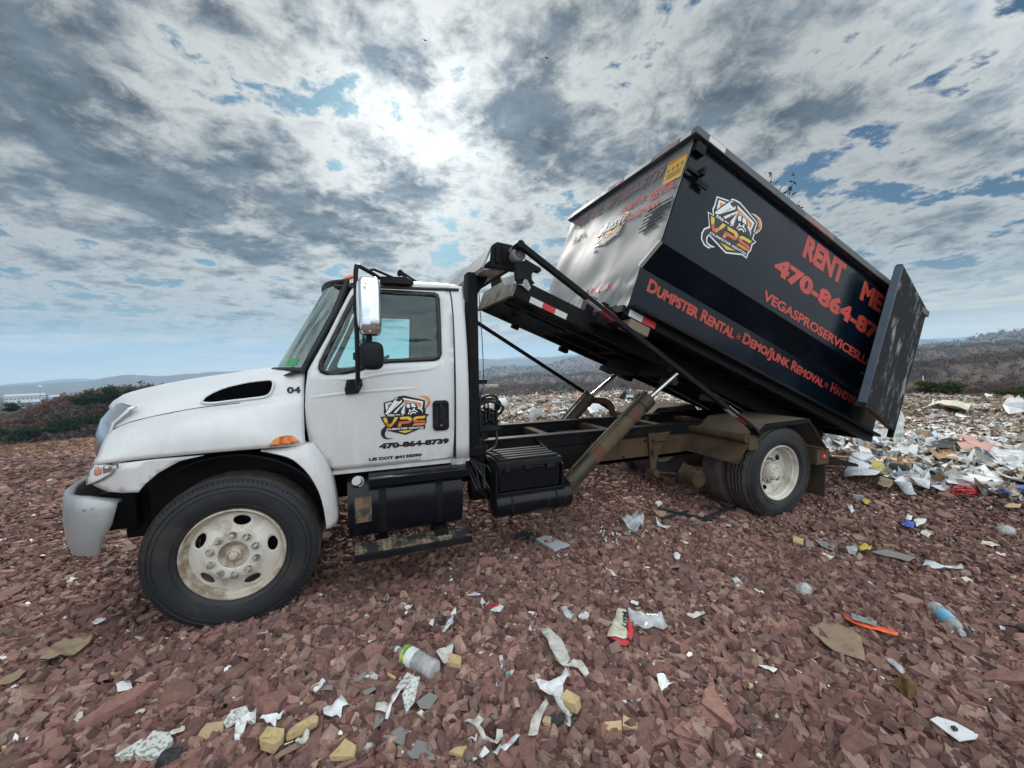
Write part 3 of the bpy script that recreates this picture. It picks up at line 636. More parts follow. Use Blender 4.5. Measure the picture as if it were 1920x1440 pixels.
    sh([(935, 210), (1000, 196), (1080, 200), (1128, 240), (1142, 290), (1130, 330), (1102, 305), (1090, 260), (1040, 218)], 'org', 2)
    sh([(1102, 300), (1138, 310), (1120, 355), (1085, 395), (1062, 412), (1068, 370), (1092, 335)], 'rvin', 2)
    if outlined:
        sh([(920, 205), (1000, 184), (1086, 188), (1140, 232), (1156, 290), (1140, 345), (1100, 400), (1055, 425), (1060, 395), (1100, 340), (1090, 262), (1040, 224)], 'wvin', 0)
    Vt, Ft = text2d('DUMPSTER RENTAL', .02, None, .25, 1.0)
    sh_ = mbx.setdefault('wvin5', (MB(), 'wvin'))[0]; sh_.add([f(398+a*640, 782-a*36-b*33, .0045) for a, b in Vt], Ft)
    mats = []; big = MB()
    for k in sorted(mbx, key=lambda s_: int(s_[-1])):
        m_, mt = mbx[k]
        if mt not in mats: mats.append(mt)
        big.cm = mats.index(mt); big.add(m_.v, m_.f)
    return big.build('emblem', mats, parent, smooth=0)
def door_dec(u, v, lift):
    p = U(680+u/9., 720+v/9., .066); return (float(p[0]), side_y(float(p[2]))-.003-lift, float(p[2]))
emblem(door_dec, door, False)
# ---- mirror
mir_ = thing('x', (0, 0, 0), 'x', 'x'); bpy.data.objects.remove(mir_)
def UP(px, py, y): return Vector([float(q) for q in U(px, py, y)])
YM = -.20
mb = MB(); v = resample([UP(671, 728, .0), UP(671, 705, YM+.02), UP(669, 620, YM), UP(667, 530, YM), UP(668, 503, YM+.01), UP(673, 499, YM+.05), UP(700, 514, .12), UP(712, 522, .21)], 40)
mb.tube(v, .0155, 10); mb.tube([UP(690, 507, .05), UP(700, 505, .06), UP(748, 525, .20)], .010, 8)
mir_ = mb.build('mirror_arm', 'plastic', truck)
pl_ = [(float(U(a, b, .05)[0]), float(U(a, b, .05)[2])) for a, b in [(650, 712), (678, 710), (680, 722), (672, 738), (648, 740), (646, 730)]]
MB().prism(pl_, .035, .066).cyl((.80, .05, 1.62), (.815, -.1, 1.66), .022).build('mirror_bracket', 'plastic', mir_, bevel=.006)
for a, b in ((653, 717), (676, 717), (651, 734)):
    q = UP(a, b, .035); MB().cyl(q, q-Vector((0, .012, 0)), .009, n=6).build('bolt', 'seal', mir_)
dr = [(float(U(a, b, .19)[0]), float(U(a, b, .19)[2])) for a, b in [(712, 520), (762, 521), (775, 528), (775, 534), (760, 536), (714, 533)]]
MB().prism(dr, .145, .24).build('arm_mount', 'plastic', mir_, bevel=.012)
# head: chrome shell
def shell(x0, x1, z0, z1, yf, yb, nm, mat, par, pw=3.2):
    mb = MB(); rr = []; xc, zc, hx, hz = (x0+x1)/2, (z0+z1)/2, (x1-x0)/2, (z1-z0)/2; yc, hy = (yf+yb)/2, (yb-yf)/2
    for i in range(17):
        ph = -math.pi/2+math.pi*i/16; row = []
        for j in range(32):
            th = 2*math.pi*j/32
            f_ = lambda c, p: (1 if c >= 0 else -1)*abs(c)**(2/p)
            row.append((xc+hx*f_(math.cos(th), pw)*f_(math.cos(ph), pw), yc+hy*f_(math.sin(th), 2.4)*f_(math.cos(ph), pw), zc+hz*f_(math.sin(ph), pw)))
        rr.append(row+[row[0]])
    mb.grid(rr); return mb.build(nm, mat, par, smooth=60)
a_, b_ = UP(673, 630, YM), UP(713, 523, YM)
hd = shell(a_.x, b_.x, a_.z, b_.z, YM-.10, YM+.08, 'mirror_head', 'chrome', mir_, 6.)
shell(a_.x-.012, a_.x+.035, a_.z+.05, b_.z-.02, YM-.06, YM+.06, 'mirror_side_lamp', 'lens', mir_)
a_, b_ = UP(674, 694, YM), UP(719, 641, YM)
shell(a_.x, b_.x, a_.z, b_.z, YM-.09, YM+.08, 'convex_mirror', 'plastic', mir_, 3.6)
mb = MB(); q = UP(693, 645, YM); mb.cyl(q, q+Vector((0, 0, .08)), .018)
for py in (575, 668):
    q = UP(669, py, YM); mb.cyl(q-Vector((0, 0, .025)), q+Vector((0, 0, .025)), .024).beam(q, q+Vector((.07, 0, 0)), .03, .03)
mb.build('mirror_clamp', 'plastic', mir_)
# far mirror seen past the windscreen
mb = MB(); mb.tube([mir(p) for p in v], .0155, 8); fm = mb.build('mirror_arm', 'plastic', truck)
a_, b_ = UP(673, 630, YM), UP(713, 523, YM); shell(a_.x, b_.x, a_.z, b_.z, 2*CY-YM-.08, 2*CY-YM+.10, 'mirror_head', 'chrome', fm)
# ---- wheels
RT = .52; ZT = .51
def tyre_prof(w, R=RT):
    h = w/2; P = [(.295, .035), (.31, .012), (.335, -.002), (.37, -.012), (.42, -.016), (.455, -.010), (.478, .0), (.492, .004), (R-.016, .010), (R-.006, .020)]
    out = [(r, a) for r, a in P]; zz = {}
    g = [w*.27, w*.42, w*.58, w*.73]
    for q in g:
        b = len(out); out += [(R, q-.009), (R-.016, q-.006), (R-.016, q+.006), (R, q+.009)]
        for k in range(4): zz[b+k] = .006
    return out+[(r, w-a) for r, a in reversed(P)], zz
def make_wheel(c, y0, dish, near=True, w=.27, nm='wheel'):
    """y0: outer face; dish: +1 disc bulges out, -1 deep dish; near: faces the camera side"""
    s_ = 1 if near else -1; prof, zz = tyre_prof(w)
    ctr = (c[0], y0, c[1])
    mb = MB(); mb.lathe([(r, a*s_) for r, a in prof], ctr, 120, {k: q for k, q in zz.items()})
    ty = mb.build(nm, 'tread', truck, smooth=30)
    ty.data.materials.append(M['rubber'])
    for p in ty.data.polygons:
        cc = p.center; ctrL = (ctr[0]-ORG[truck.name][0], ctr[2]-ORG[truck.name][2])
        if math.hypot(cc.x-ctrL[0], cc.z-ctrL[1]) < RT-.004: p.material_index = 1
    # moulded rings and shoulder notches
    mb = MB()
    for r_ in (.345, .437, .466): mb.lathe([(r_-.003, -.013*s_+(.004 if r_ < .4 else .002)*s_), (r_, -.0185*s_+(.005 if r_ < .4 else 0)*s_+(.003*s_ if r_ > .46 else 0)), (r_+.003, -.013*s_+(.004 if r_ < .4 else .002)*s_)], ctr, 96)
    for k in range(110):
        t = 2*math.pi*k/110; a = Vector((math.cos(t), 0, math.sin(t))); e = Vector((-math.sin(t), 0, math.cos(t))); p = Vector(ctr)+a*.500+Vector((0, .004*s_, 0))
        mb.beam(p-a*.009, p+a*.010, .008, .010, up=tuple(e))
    mb.build('sidewall_moulding', 'rubber', ty)
    mb = MB()
    if dish > 0:
        holes = [ell(.222*math.cos(R_(t)), .222*math.sin(R_(t)), .029, .052, 24, R_(t)) for t in (78, 150, 222, 294, 6)]
        def f(a, b):
            r = math.hypot(a, b)
            d = .062 if r > .262 else .062-(.262-r)/.09*.040 if r > .172 else .018-(.172-r)/.008*.018 if r > .164 else .0
            return (c[0]+a, y0+s_*d, c[1]+b)
        panel(ell(0, 0, .270, .270, 72), holes+[ell(0, 0, .09, .09, 30)], .016, f, mb)
    else:
        holes = [ell(.20*math.cos(R_(t)), .20*math.sin(R_(t)), .026, .040, 18, R_(t)) for t in (40, 112, 184, 256, 328)]
        def f(a, b):
            r = math.hypot(a, b)
            d = .13 if r > .262 else .13+(.262-r)*.25 if r > .15 else .158
            return (c[0]+a, y0+s_*d, c[1]+b)
        panel(ell(0, 0, .270, .270, 60), holes+[ell(0, 0, .085, .085, 30)], .03, f, mb)
    rim = mb.build('rim', 'rim', ty, smooth=40, solid=.008)
    mb = MB(); D_ = .155 if dish < 0 else .06
    mb.lathe([(.311, .022*s_), (.307, .002*s_), (.299, -.001*s_), (.291, .012*s_), (.288, .04*s_), (.272, .052*s_), (.268, D_*s_), (.262, (D_+.03)*s_), (.262, .24*s_)], ctr, 96)
    mb.build('rim_flange', 'rimd' if dish > 0 else 'rim', ty, smooth=40)
    mb = MB(); o = -.002 if dish > 0 else .158
    for k in range(10):
        t = 2*math.pi*(k+.5)/10; px_, pz_ = c[0]+.136*math.cos(t), c[1]+.136*math.sin(t)
        mb.lathe([(0, -.046*s_), (.0095, -.045*s_), (.0095, -.029*s_), (.0155, -.027*s_), (.0175, -.008*s_), (.024, -.007*s_), (.025, .001*s_)], (px_, y0+s_*o, pz_), 12)
        mb.build('lug_nut', 'nut', ty, smooth=30); mb = MB()
    mb = MB()
    if dish > 0:
        mb.lathe([(.104, .002*s_), (.098, .006*s_), (.082, .020*s_), (.060, .028*s_), (.046, .012*s_), (.044, -.004*s_), (.034, -.012*s_), (.031, -.004*s_), (.026, -.016*s_), (.0, -.020*s_)], ctr, 48)
    else:
        mb.lathe([(.090, .16*s_), (.088, .06*s_), (.078, .045*s_), (.0, .043*s_)], ctr, 40)
        for k in range(8):
            t = 2*math.pi*k/8; mb.cyl((c[0]+.06*math.cos(t), y0+s_*.045, c[1]+.06*math.sin(t)), (c[0]+.06*math.cos(t), y0+s_*.03, c[1]+.06*math.sin(t)), .010, n=6)
    mb.build('hub', 'rimd' if dish > 0 else 'rim', ty, smooth=35)
    MB().lathe([(.24, .20*s_), (.24, .30*s_), (.10, .30*s_)], ctr, 30).cyl((c[0], y0+s_*.20, c[1]), (c[0], y0+s_*.205, c[1]), .25).build('brake_drum', 'seal', ty)
    return ty
w1 = make_wheel((0, ZT), 0.0, 1); w1['label'] = 'front tyre on a dirty white ten-nut rim'
make_wheel((0, ZT), 2*CY, 1, near=False)
LX = 5.158
w2 = make_wheel((LX, ZT), -.115, -1); w2['label'] = 'outer rear tyre on a deep white dished rim'
def plain_tyre(y0):
    prof, zz = tyre_prof(.27); t = MB().lathe(prof, (LX, y0, ZT), 120, zz).build('wheel', 'tread', truck, smooth=30)
    MB().lathe([(.318, .022), (.268, .06), (.262, .24)], (LX, y0, ZT), 60).cyl((LX, y0+.1, ZT), (LX, y0+.12, ZT), .265).build('rim', 'rim', t)
plain_tyre(.225); plain_tyre(2*CY-.225-.27)
make_wheel((LX, ZT), 2*CY+.115, -1, near=False)
MB().cyl((LX, .4, ZT), (LX, 1.74, ZT), .07).lathe([(.0, -.22), (.12, -.2), (.2, -.08), (.21, .05), (.13, .2), (0, .24)], (LX, CY, ZT), 30).build('rear_axle', 'mud', truck)
# ================================================================== CHASSIS AND HOIST
for y0, sg in ((.62, 1), (2*CY-.62, -1)):
    y1 = y0+.08*sg; a, b = min(y0, y1), max(y0, y1)
    MB().box((-.9, a, .62), (3.16, b, .885)).box((.5, a-.004, .64), (3.1, b+.004, .80)).build('chassis_rail', 'black', truck, bevel=.006)
    MB().box((3.163, a, .62), (6.35, b, .885)).build('chassis_rail', 'mud', truck, bevel=.006)
    MB().box((1.70, a-.02, .89), (6.4, b+.02, .905)).box((1.70, a+.01, .905), (6.4, b-.01, .99)).box((1.70, a-.015, .99), (6.4, b+.015, 1.012)).build('hoist_subframe', 'black', truck, bevel=.003).data.materials[0] = M['black']
for x in (1.9, 2.7, 3.5, 4.3, 5.1, 5.9, 6.3): MB().box((x, .70, .90), (x+.10, 2*CY-.70, .97)).build('crossmember', 'mud', truck, bevel=.004)
mb = MB(); FB = []
for k, (x, z) in enumerate([(2.25, .85), (2.4, .85), (2.25, .68), (2.6, .82), (2.75, .82), (2.9, .84), (2.6, .68), (2.9, .68), (1.95, .84), (3.3, .82), (3.6, .68), (3.9, .84)]):
    MB().cyl((x, .625, z), (x, .606, z), .014, n=6).build('bolt', 'black', truck)
MB().box((2.2, .612, .63), (3.1, .618, .87)).build('fishplate', 'black', truck)
# spring hanger and leaf spring, shock, axle beam near the rear wheel
mb = MB()
mb.prism([(3.93, .93), (4.25, .93), (4.08, .70), (4.03, .46), (3.97, .46), (3.95, .70)], .585, .605).box((3.96, .54, .72), (4.04, .62, .74)).box((3.98, .54, .84), (4.2, .62, .86)).cyl((4.0, .55, .70), (4.0, .61, .70), .03)
for k in range(5): mb.tube([(4.02+.12*k, .56, .47-.018*k), (4.6, .56, .37-.018*k+.01), (5.1, .56, .34-.012*k), (5.6, .56, .37-.018*k+.01), (6.2-.12*k, .56, .48-.018*k)], .014, 6)
mb.cyl((4.0, .52, .47), (4.0, .66, .47), .04); mb.build('leaf_spring', 'mud', truck, bevel=.004)
MB().cyl((4.42, .30, .41), (4.42, .46, .41), .10, .10, 20).cyl((4.42, .29, .41), (4.42, .30, .41), .07).cyl((4.42, .46, .41), (4.42, .52, .41), .12).build('brake_chamber', 'mud', truck, bevel=.006)
MB().cyl((.9, CY, .55), (LX, CY, .55), .05).build('drive_shaft', 'black', truck)
# fuel tank, steps, battery box, air tank
mb = MB(); P = [(.30, .435), (.15, .44), (.06, .50), (.02, .60), (.015, .72), (.05, .84), (.14, .915), (.30, .93), (.48, .93), (.55, .86), (.55, .5), (.48, .435)]
P = [(q.x, q.y) for q in resample([(a, b, 0) for a, b in P+[P[0]]], 40)][:-1]
mb.prism(P, .71, 1.575, 'yz'); tank = mb.build('fuel_tank', 'blacktank', truck, smooth=40, bevel=.012)
for x in (.93, 1.36): MB().prism([(a-.006 if a < .3 else a+.006, b+(.006 if b > .68 else -.006)) for a, b in P], x, x+.055, 'yz').build('tank_strap', 'black', tank, smooth=40)
dirt_patch = pm('mud_stain', (.15, .10, .06), .9, dirt=.9, dcol=(.03, .028, .03), dscale=14., drange=(.45, .6))
pt = MB(); pt.grid([[(x, y, z) for (y, z) in [(.004, .60), (.0, .66), (.001, .72), (.018, .79)]] for x in (.76, .80, .84, .875)]); pt.build('mud_streak', dirt_patch, tank)
MB().cyl((.79, .09, .885), (.775, .055, .905), .036, n=20).cyl((.79, .12, .87), (.785, .08, .89), .045).build('filler_cap', 'steelw', tank, bevel=.004)
mb = MB()
mb.hexa([(.86, -.02, .905), (1.62, -.02, .905), (1.62, .30, .965), (.86, .30, .965), (.86, -.02, .925), (1.62, -.02, .925), (1.62, .30, .985), (.86, .30, .985)]).box((.86, -.024, .865), (1.62, -.012, .924))
mb.build('upper_step', 'blacktank', truck, bevel=.003)
mb = MB(); mb.box((.745, -.095, .375), (1.62, .12, .40)).box((.745, -.10, .352), (1.62, -.088, .398)).box((.9, -.0, .30), (1.0, .3, .372)).box((1.35, -.0, .30), (1.45, .3, .45))
lst = mb.build('lower_step', 'black', truck, bevel=.003)
m, N = material('perforated_tread'); co = N.n('ShaderNodeTexCoord').outputs['Object']
vo = N.n('ShaderNodeTexVoronoi', i={'Vector': N.v('MULTIPLY', co, (1, 1, 0)), 'Scale': 24., 'Randomness': 0.15}).outputs['Distance']
mudf = N.mr(N.noise(co, 7., 5., .6), .44, .60, 0, 1, True)
cc_ = N.mix(N.mr(vo, .20, .28, 0, 1), (.004, .004, .004, 1), N.mix(mudf, (.016, .016, .018, 1), (.23, .17, .115, 1)))
p = N.n('ShaderNodeBsdfPrincipled', i={'Base Color': cc_, 'Roughness': .75}); N.t.links.new(p.outputs[0], N.n('ShaderNodeOutputMaterial').inputs[0])
MB().box((.75, -.085, .4005), (1.615, .115, .404)).build('tread_plate', m, lst)
mb = MB(); mb.box((1.90, .06, .66), (2.49, .50, .87)); bb = mb.build('battery_box', 'blacktank', truck, bevel=.012)
mb = MB(); mb.box((1.885, .045, .872), (2.505, .51, .925))
for k in range(5): mb.box((1.91, .08+.085*k, .925), (2.48, .125+.085*k, .945))
mb.box((1.95, .035, .835), (2.0, .046, .92)).box((2.35, .035, .835), (2.43, .046, .92)).box((2.14, .035, .845), (2.2, .046, .92)); mb.build('box_cover', 'plastic', bb, bevel=.012)
mb = MB()
for x in (1.868, 2.50): mb.hexa([(x, .04, .60), (x+.02, .04, .60), (x+.02, .62, .62), (x, .62, .62), (x, .04, .86), (x+.02, .04, .86), (x+.02, .62, .98), (x, .62, .98)])
mb.box((1.87, .03, .615), (2.52, .06, .645)).tube([(1.89, .03, .655), (2.5, .03, .655)], .008, 6); mb.build('box_bracket', 'black', bb)
mb = MB(); mb.lathe([(0, 0), (.08, .005), (.114, .03), (.118, .06), (.118, .72), (.114, .75), (.08, .775), (0, .78)], (1.84, .12, .548), 32, ax='x'); at_ = mb.build('air_tank', 'blacktank', truck, smooth=40)
for x in (2.0, 2.42): MB().lathe([(.122, 0), (.122, .02)], (x, .12, .548), 30, ax='x').box((x-.02, .10, .645), (x+.06, .2, .675)).build('tank_strap', 'black', at_)
MB().lathe([(0, 0), (.09, .02), (.10, .06), (.10, .38), (.08, .42), (0, .43)], (1.72, .42, .60), 28, ax='x').build('air_tank', 'black', truck)
rnd = random.Random(5)
mb = MB()
for k in range(9):
    x = 1.62+.03*k; mb.tube([(x, .30, 1.0-.02*k), (x+.05, .16+rnd.random()*.1, .86), (x+.03+rnd.random()*.1, .12, .70), (1.86, .12+rnd.random()*.1, .56+.02*k)], .008, 6)
for k in range(4): mb.tube([(1.72, .45, 1.1+.06*k), (1.80+.03*k, .36, 1.0), (1.76+.03*k, .4, .8), (1.85, .5, .75)], .012, 6)
mb.build('air_line', 'seal', truck)
MB().box((1.50, .08, .89), (1.62, .12, .985)).cyl((1.57, .07, .925), (1.57, .09, .925), .03).build('cab_mount', 'steelw', truck, bevel=.004)
# pylons behind the cab and the tarp housing on them
mb = MB(); mb.box((1.74, .36, .95), (1.83, .50, 2.58)).box((1.74, 1.64, .95), (1.83, 1.78, 2.58)).box((1.72, .34, .93), (1.86, 1.80, 1.0)).box((1.755, .5, 1.6), (1.80, 1.64, 1.66)).prism([(1.78, 2.30), (1.96, 2.58), (1.78, 2.58)], .40, .46)
mb.box((1.83, .40, 1.58), (1.92, .50, 1.62))
mb.build('pylon', 'black', truck, bevel=.005)
mb = MB(); hp_ = [(1.835, 2.565), (2.02, 2.565), (2.02, 2.72), (1.90, 2.755), (1.86, 2.74)]
mb.prism([(1.80, 2.575), (1.815, 2.565), (1.895, 2.745), (1.885, 2.755)], .125, 2.01).box((1.81, .125, 2.552), (2.0, 2.01, 2.563)); hs = mb.build('tarp_housing', 'steelw', truck, bevel=.003)
MB().prism([(1.86, 2.565), (2.08, 2.545), (2.09, 2.72), (2.05, 2.76), (1.92, 2.775), (1.88, 2.75)], .07, .12).prism([(1.86, 2.555), (2.08, 2.545), (2.09, 2.72), (1.89, 2.775)], 2.02, 2.07).box((1.95, .12, 2.56), (2.06, 2.02, 2.70)).box((1.90, .055, 2.60), (1.935, .07, 2.74)).box((1.96, .055, 2.60), (1.99, .07, 2.74)).build('end_plate', 'black', hs, bevel=.004)
mo = UP(972, 478, -.04)
m_ = MB(); m_.lathe([(0, -.030), (.018, -.032), (.020, -.02), (.036, -.022), (.040, -.03), (.046, -.03), (.058, -.018), (.060, .03), (.05, .08), (0, .08)], mo, 36); mt = m_.build('tarp_motor', 'steelw', truck, smooth=35)
MB().cyl(mo+Vector((.01, .03, -.03)), mo+Vector((.02, .03, -.20)), .042, n=20).cyl(mo+Vector((.02, .03, -.20)), mo+Vector((.02, .03, -.225)), .03).build('motor_body', 'plastic', mt, bevel=.004)
A = UP(975, 459, -.12); B = UP(1408, 800, -.12); B2 = UP(1419, 814, -.12)
for sg in (1, -1):
    fy = (lambda p: Vector(p)) if sg > 0 else (lambda p: Vector(mir(p)))
    a, b, c_ = fy(A), fy(B), fy(B2)
    if sg < 0: q0, q1 = UP(895, 605, 2.22), UP(1110, 745, 2.22); dd = (q1-q0); a = q0-dd*.55; b = q1+dd*.62; c_ = b+dd*.04
    arm = MB().beam(a, b, .045, .055, up=(0, 1, 0)).cyl(c_-Vector((0, .03, 0)), c_+Vector((0, .05, 0)), .035).beam(b, c_, .03, .09, up=(0, 1, 0)).cyl(a-Vector((0, .028, 0)), a+Vector((0, .1, 0)), .032).build('tarp_arm', 'black', truck, bevel=.004)
    if sg > 0:
        def ap(px): t = (px-975)/433.; t = t*1.0; return min(UPt(px), 1)
        d = (b-a)
        def tt(px):                   # position along the arm for a photo column
            lo, hi = 0., 1.
            for _ in range(40):
                m1 = (lo+hi)/2; q = a+d*m1; v = np.array(q)-CAM; X = 960+FPX*v.dot(AX[0])/v.dot(AX[2])
                if X < px: lo = m1
                else: hi = m1
            return lo
        for p0, p1, mt_ in ((1101, 1127, 'wtape'), (1127, 1152, 'rtape'), (1362, 1380, 'wtape'), (1380, 1398, 'rtape')):
            q0, q1 = a+d*tt(p0), a+d*tt(p1); MB().beam(q0, q1, .049, .052, up=(0, 1, 0)).build('reflector_tape', mt_, arm)
MB().cyl(A+Vector((0, .05, 0)), Vector(mir(A)), .024, n=16).build('tarp_roller', 'steelw', truck)
# valve bank and hoses behind the cab
mb = MB()
for k in range(5): hq = .05*((k*7) % 3); mb.box((1.86+.036*k, .42, 1.16+.3*hq), (1.884+.036*k, .60, 1.30+.5*hq)).cyl((1.873+.035*k, .46, 1.3), (1.873+.035*k, .46, 1.34+hq), .008).cyl((1.873+.035*k, .43, 1.22), (1.873+.035*k, .39, 1.22+.3*hq), .014)
mb.box((1.84, .40, 1.14), (2.05, .62, 1.19)).cyl((1.9, .5, 1.05), (1.9, .5, 1.16), .05).box((1.85, .45, 1.40), (1.92, .6, 1.46)); mb.build('valve_bank', 'plastic', truck, bevel=.004)
mb = MB()
for k in range(3):
    mb.tube(resample([(1.80+.02*k, .42, 1.38), (1.90+.03*k, .38+.03*k, 1.47-.03*k), (2.02+.03*k, .42, 1.44-.05*k), (2.03-.04*k, .5, 1.28-.04*k)], 14), .013, 7)
mb.tube(resample([(2.02, .45, 1.2), (2.0, .42, 1.0), (1.88, .4, .92), (1.80, .4, .8)], 16), .014, 7).tube(resample([(1.84, .36, 1.5), (1.83, .34, 1.2), (1.88, .36, .95), (1.8, .4, .7)], 16), .008, 6)
mb.tube(resample([(1.84, .36, 2.4), (1.86, .35, 2.0), (1.87, .36, 1.6), (1.84, .38, 1.45)], 16), .004, 5)
mb.build('hydraulic_hose', 'seal', truck)
# lift cylinders
for y in (.36, 2*CY-.36+.02):
    b0 = Vector((2.75, y, .55)); b1 = Vector((3.72, y, 1.355)); r1 = Vector((4.18, y, 1.365+.31))
    if y > 1: b1 = UP(1106, 744, 1.66); r1 = UP(1165, 694, 1.66); b0 = b1+(b1-UP(1062, 795, 1.66)).normalized()*-1.3
    mb = MB(); mb.cyl(b0, b1, .078, n=28).cyl(b1-(b1-b0).normalized()*.12, b1+(b1-b0).normalized()*.02, .088, n=28).cyl(b0-Vector((0, .1, 0)), b0+Vector((0, .25 if y < 1 else -.25, 0)), .04)
    lc = mb.build('lift_cylinder', 'olive', truck, smooth=40, bevel=.006)
    MB().cyl(b1, r1, .026, n=20).build('cylinder_rod', 'rod', lc)
    d = (b1-b0).normalized(); up = Vector((-d.z, 0, d.x)); o = up*.115+Vector((0, -.03, 0))
    MB().tube([b0+up*.06+d*.05, b0+o+d*.12, b1+o-d*.08, b1+o-d*.0, b1+o*.75+d*.03, b1+up*.08-d*.03], .014, 8).build('pressure_line', 'olive', lc)
    if y < 1:
        for t0, t1, mt_ in ((.28, .40, 'red'), (.40, .52, 'wood'), (.52, .64, 'red'), (.64, .74, 'wood'), (.76, .87, 'red')):
            MB().cyl(b0+(b1-b0)*t0, b0+(b1-b0)*t1, .0795, n=28, cap=False).build('faded_band', pm('faded_'+mt_, (.105, .030, .020) if mt_ == 'red' else (.10, .078, .05), .8, dirt=.9, dcol=(.085, .062, .037), dscale=6., drange=(.35, .55)), lc, smooth=40)
    else:
        MB().tube(resample([b1+Vector((.06, .02, -.05)), b1+Vector((.28, -.05, -.10)), b1+Vector((.33, -.1, -.35))], 12), .045, 10).build('hose_guard', 'mud', lc)
# rear fenders, tail bar, flaps
PR = [(float(U(a, b, -.13)[0]), float(U(a, b, -.13)[2])) for a, b in [(1382, 870), (1407, 826), (1436, 795), (1516, 785), (1548, 838)]]
for sg in (1, -1):
    f = (lambda y: y) if sg > 0 else (lambda y: 2*CY-y)
    pp = PR[1:]
    mb = MB(); mb.grid([[(x, f(y), z) for y in (-.13, .1, .35, .62)] for x, z in pp]); fd = mb.build('rear_fender', 'dplate', truck, smooth=0, solid=.012)
    mb = MB()
    for (a, b), (c2, d2) in zip(pp, pp[1:]): mb.beam((a, f(-.132), b-.01), (c2, f(-.132), d2-.01), .012, .05, up=(0, 1, 0)) if 0 else mb.hexa([(a, f(-.138), b-.045), (c2, f(-.138), d2-.045), (c2, f(-.128), d2-.045), (a, f(-.128), b-.045), (a, f(-.138), b+.003), (c2, f(-.138), d2+.003), (c2, f(-.128), d2+.003), (a, f(-.128), b+.003)])
    mb.build('fender_lip', 'bumper' if 0 else 'black', fd)
    (a, b), (c2, d2) = PR[0], PR[1]
    MB().hexa([(a, f(-.13), b), (a+.012, f(-.13), b), (a+.012, f(.66), b), (a, f(.66), b), (c2-.02, f(-.13), d2-.02), (c2-.008, f(-.13), d2-.02), (c2-.008, f(.66), d2-.02), (c2-.02, f(.66), d2-.02)]).build('fender_flap', 'mud', truck)
    MB().cyl((c2-.04, f(-.13), d2+.02), (c2-.04, f(.70), d2+.02), .045, n=20).box((c2-.03, min(f(-.14), f(-.11)), d2-.1), (c2+.1, max(f(-.14), f(-.11)), d2+.05)).build('fender_tube', 'mud', truck)
    MB().box((5.96, min(f(-.10), f(.5)), .12), (5.972, max(f(-.10), f(.5)), .52)).build('mud_flap', pm('mud_flap', (.045, .035, .026), .85, dirt=.6, dcol=(.09, .065, .045)), truck)
    q = (5.93, f(-.105), .62)
    MB().lathe([(0, -.008), (.018, -.008), (.024, 0), (.024, .004)], q, 24).build('tail_lamp', pm('red_lens', (.75, .02, .03), .2, coat=1., emit=(1, .03, .04, .25)), truck)
MB().box((5.80, -.10, .525), (6.02, .40, .715)).box((5.80, 2*CY-.40, .525), (6.02, 2*CY+.10, .715)).box((5.98, .4, .56), (6.06, 2*CY-.4, .70)).build('tail_bar', 'mud', truck, bevel=.005)
MB().hexa([(6.02, -.05, .50), (6.7, -.05, .40), (6.7, 0, .40), (6.02, 0, .50), (6.02, -.05, .62), (6.7, -.05, .43), (6.7, 0, .43), (6.02, 0, .62)]).box((6.3, .6, .55), (6.6, 1.54, .70)).build('under_ride_guard', 'black', truck)
MB().cyl((6.25, .5, .88), (6.25, 1.64, .88), .09, n=20).box((6.1, .5, .75), (6.4, .62, 1.0)).box((6.1, 1.52, .75), (6.4, 1.64, 1.0)).cyl((6.62, .45, .72), (6.62, .66, .72), .12).build('hoist_pivot', 'mud', truck, bevel=.005)
# ---- tilting hoist frame, in the dumpster's own axes (s along, y across, w up)
TI = R_(21.3); DV = Vector((math.cos(TI), 0, -math.sin(TI))); UV = Vector((math.sin(TI), 0, math.cos(TI)))
O0 = Vector([float(q) for q in U(1305, 258, -.1)]); O0.y = 0; O0 = O0-UV*1.77
def DW(s, y, w): p = O0+DV*s+UV*w; return Vector((p.x, y, p.z))
def DLp(px, py, y): p = UP(px, py, y)-O0; return p.dot(DV), p.dot(UV)
def dbox(mb, a, b): 
    s0, y0, w0 = a; s1, y1, w1_ = b
    return mb.hexa([DW(s0, y0, w0), DW(s1, y0, w0), DW(s1, y1, w0), DW(s0, y1, w0), DW(s0, y0, w1_), DW(s1, y0, w1_), DW(s1, y1, w1_), DW(s0, y1, w1_)])
mb = MB(); dbox(mb, (-1.0, .50, -.20), (4.0, .56, -.02)); dbox(mb, (-1.0, 1.58, -.20), (4.0, 1.64, -.02)); dbox(mb, (-1.0, .80, -.19), (3.9, .86, -.06)); dbox(mb, (-1.0, 1.28, -.19), (3.9, 1.34, -.06))
tf = mb.build('tilt_frame', 'black', truck, bevel=.004)
mb = MB(); dbox(mb, (-1.03, .50, -.215), (-1.003, 1.64, .03)); mb.build('frame_nose_plate', pm('scraped_steel', (.20, .18, .15), .55, .3, dirt=.8, dcol=(.03, .028, .026), dscale=6., bump=.2), tf)
for s in (-.72, -.1, .55, 1.2, 1.9, 2.6, 3.3): mb = MB(); dbox(mb, (s, .56, -.165), (s+.08, 1.58, -.07)); mb.build('frame_crossbar', 'black', tf, bevel=.003)
mb = MB(); mb.cyl(DW(.9, 1.07, -.13), DW(3.0, 1.07, -.13), .075, n=24).cyl(DW(-.9, 1.07, -.13), DW(.9, 1.07, -.13), .03, n=16); mb.build('winch_cylinder', 'rod' if 0 else 'black', truck)
mb = MB(); mb.tube([DW(-.95, .66, -.05), DW(.8, .66, -.10), DW(2.8, .7, -.22)], .008, 6).tube([DW(-.95, 1.45, -.05), DW(.8, 1.45, -.10), DW(2.8, 1.4, -.22)], .010, 6); mb.build('winch_cable', 'steelw', truck)
mb = MB()
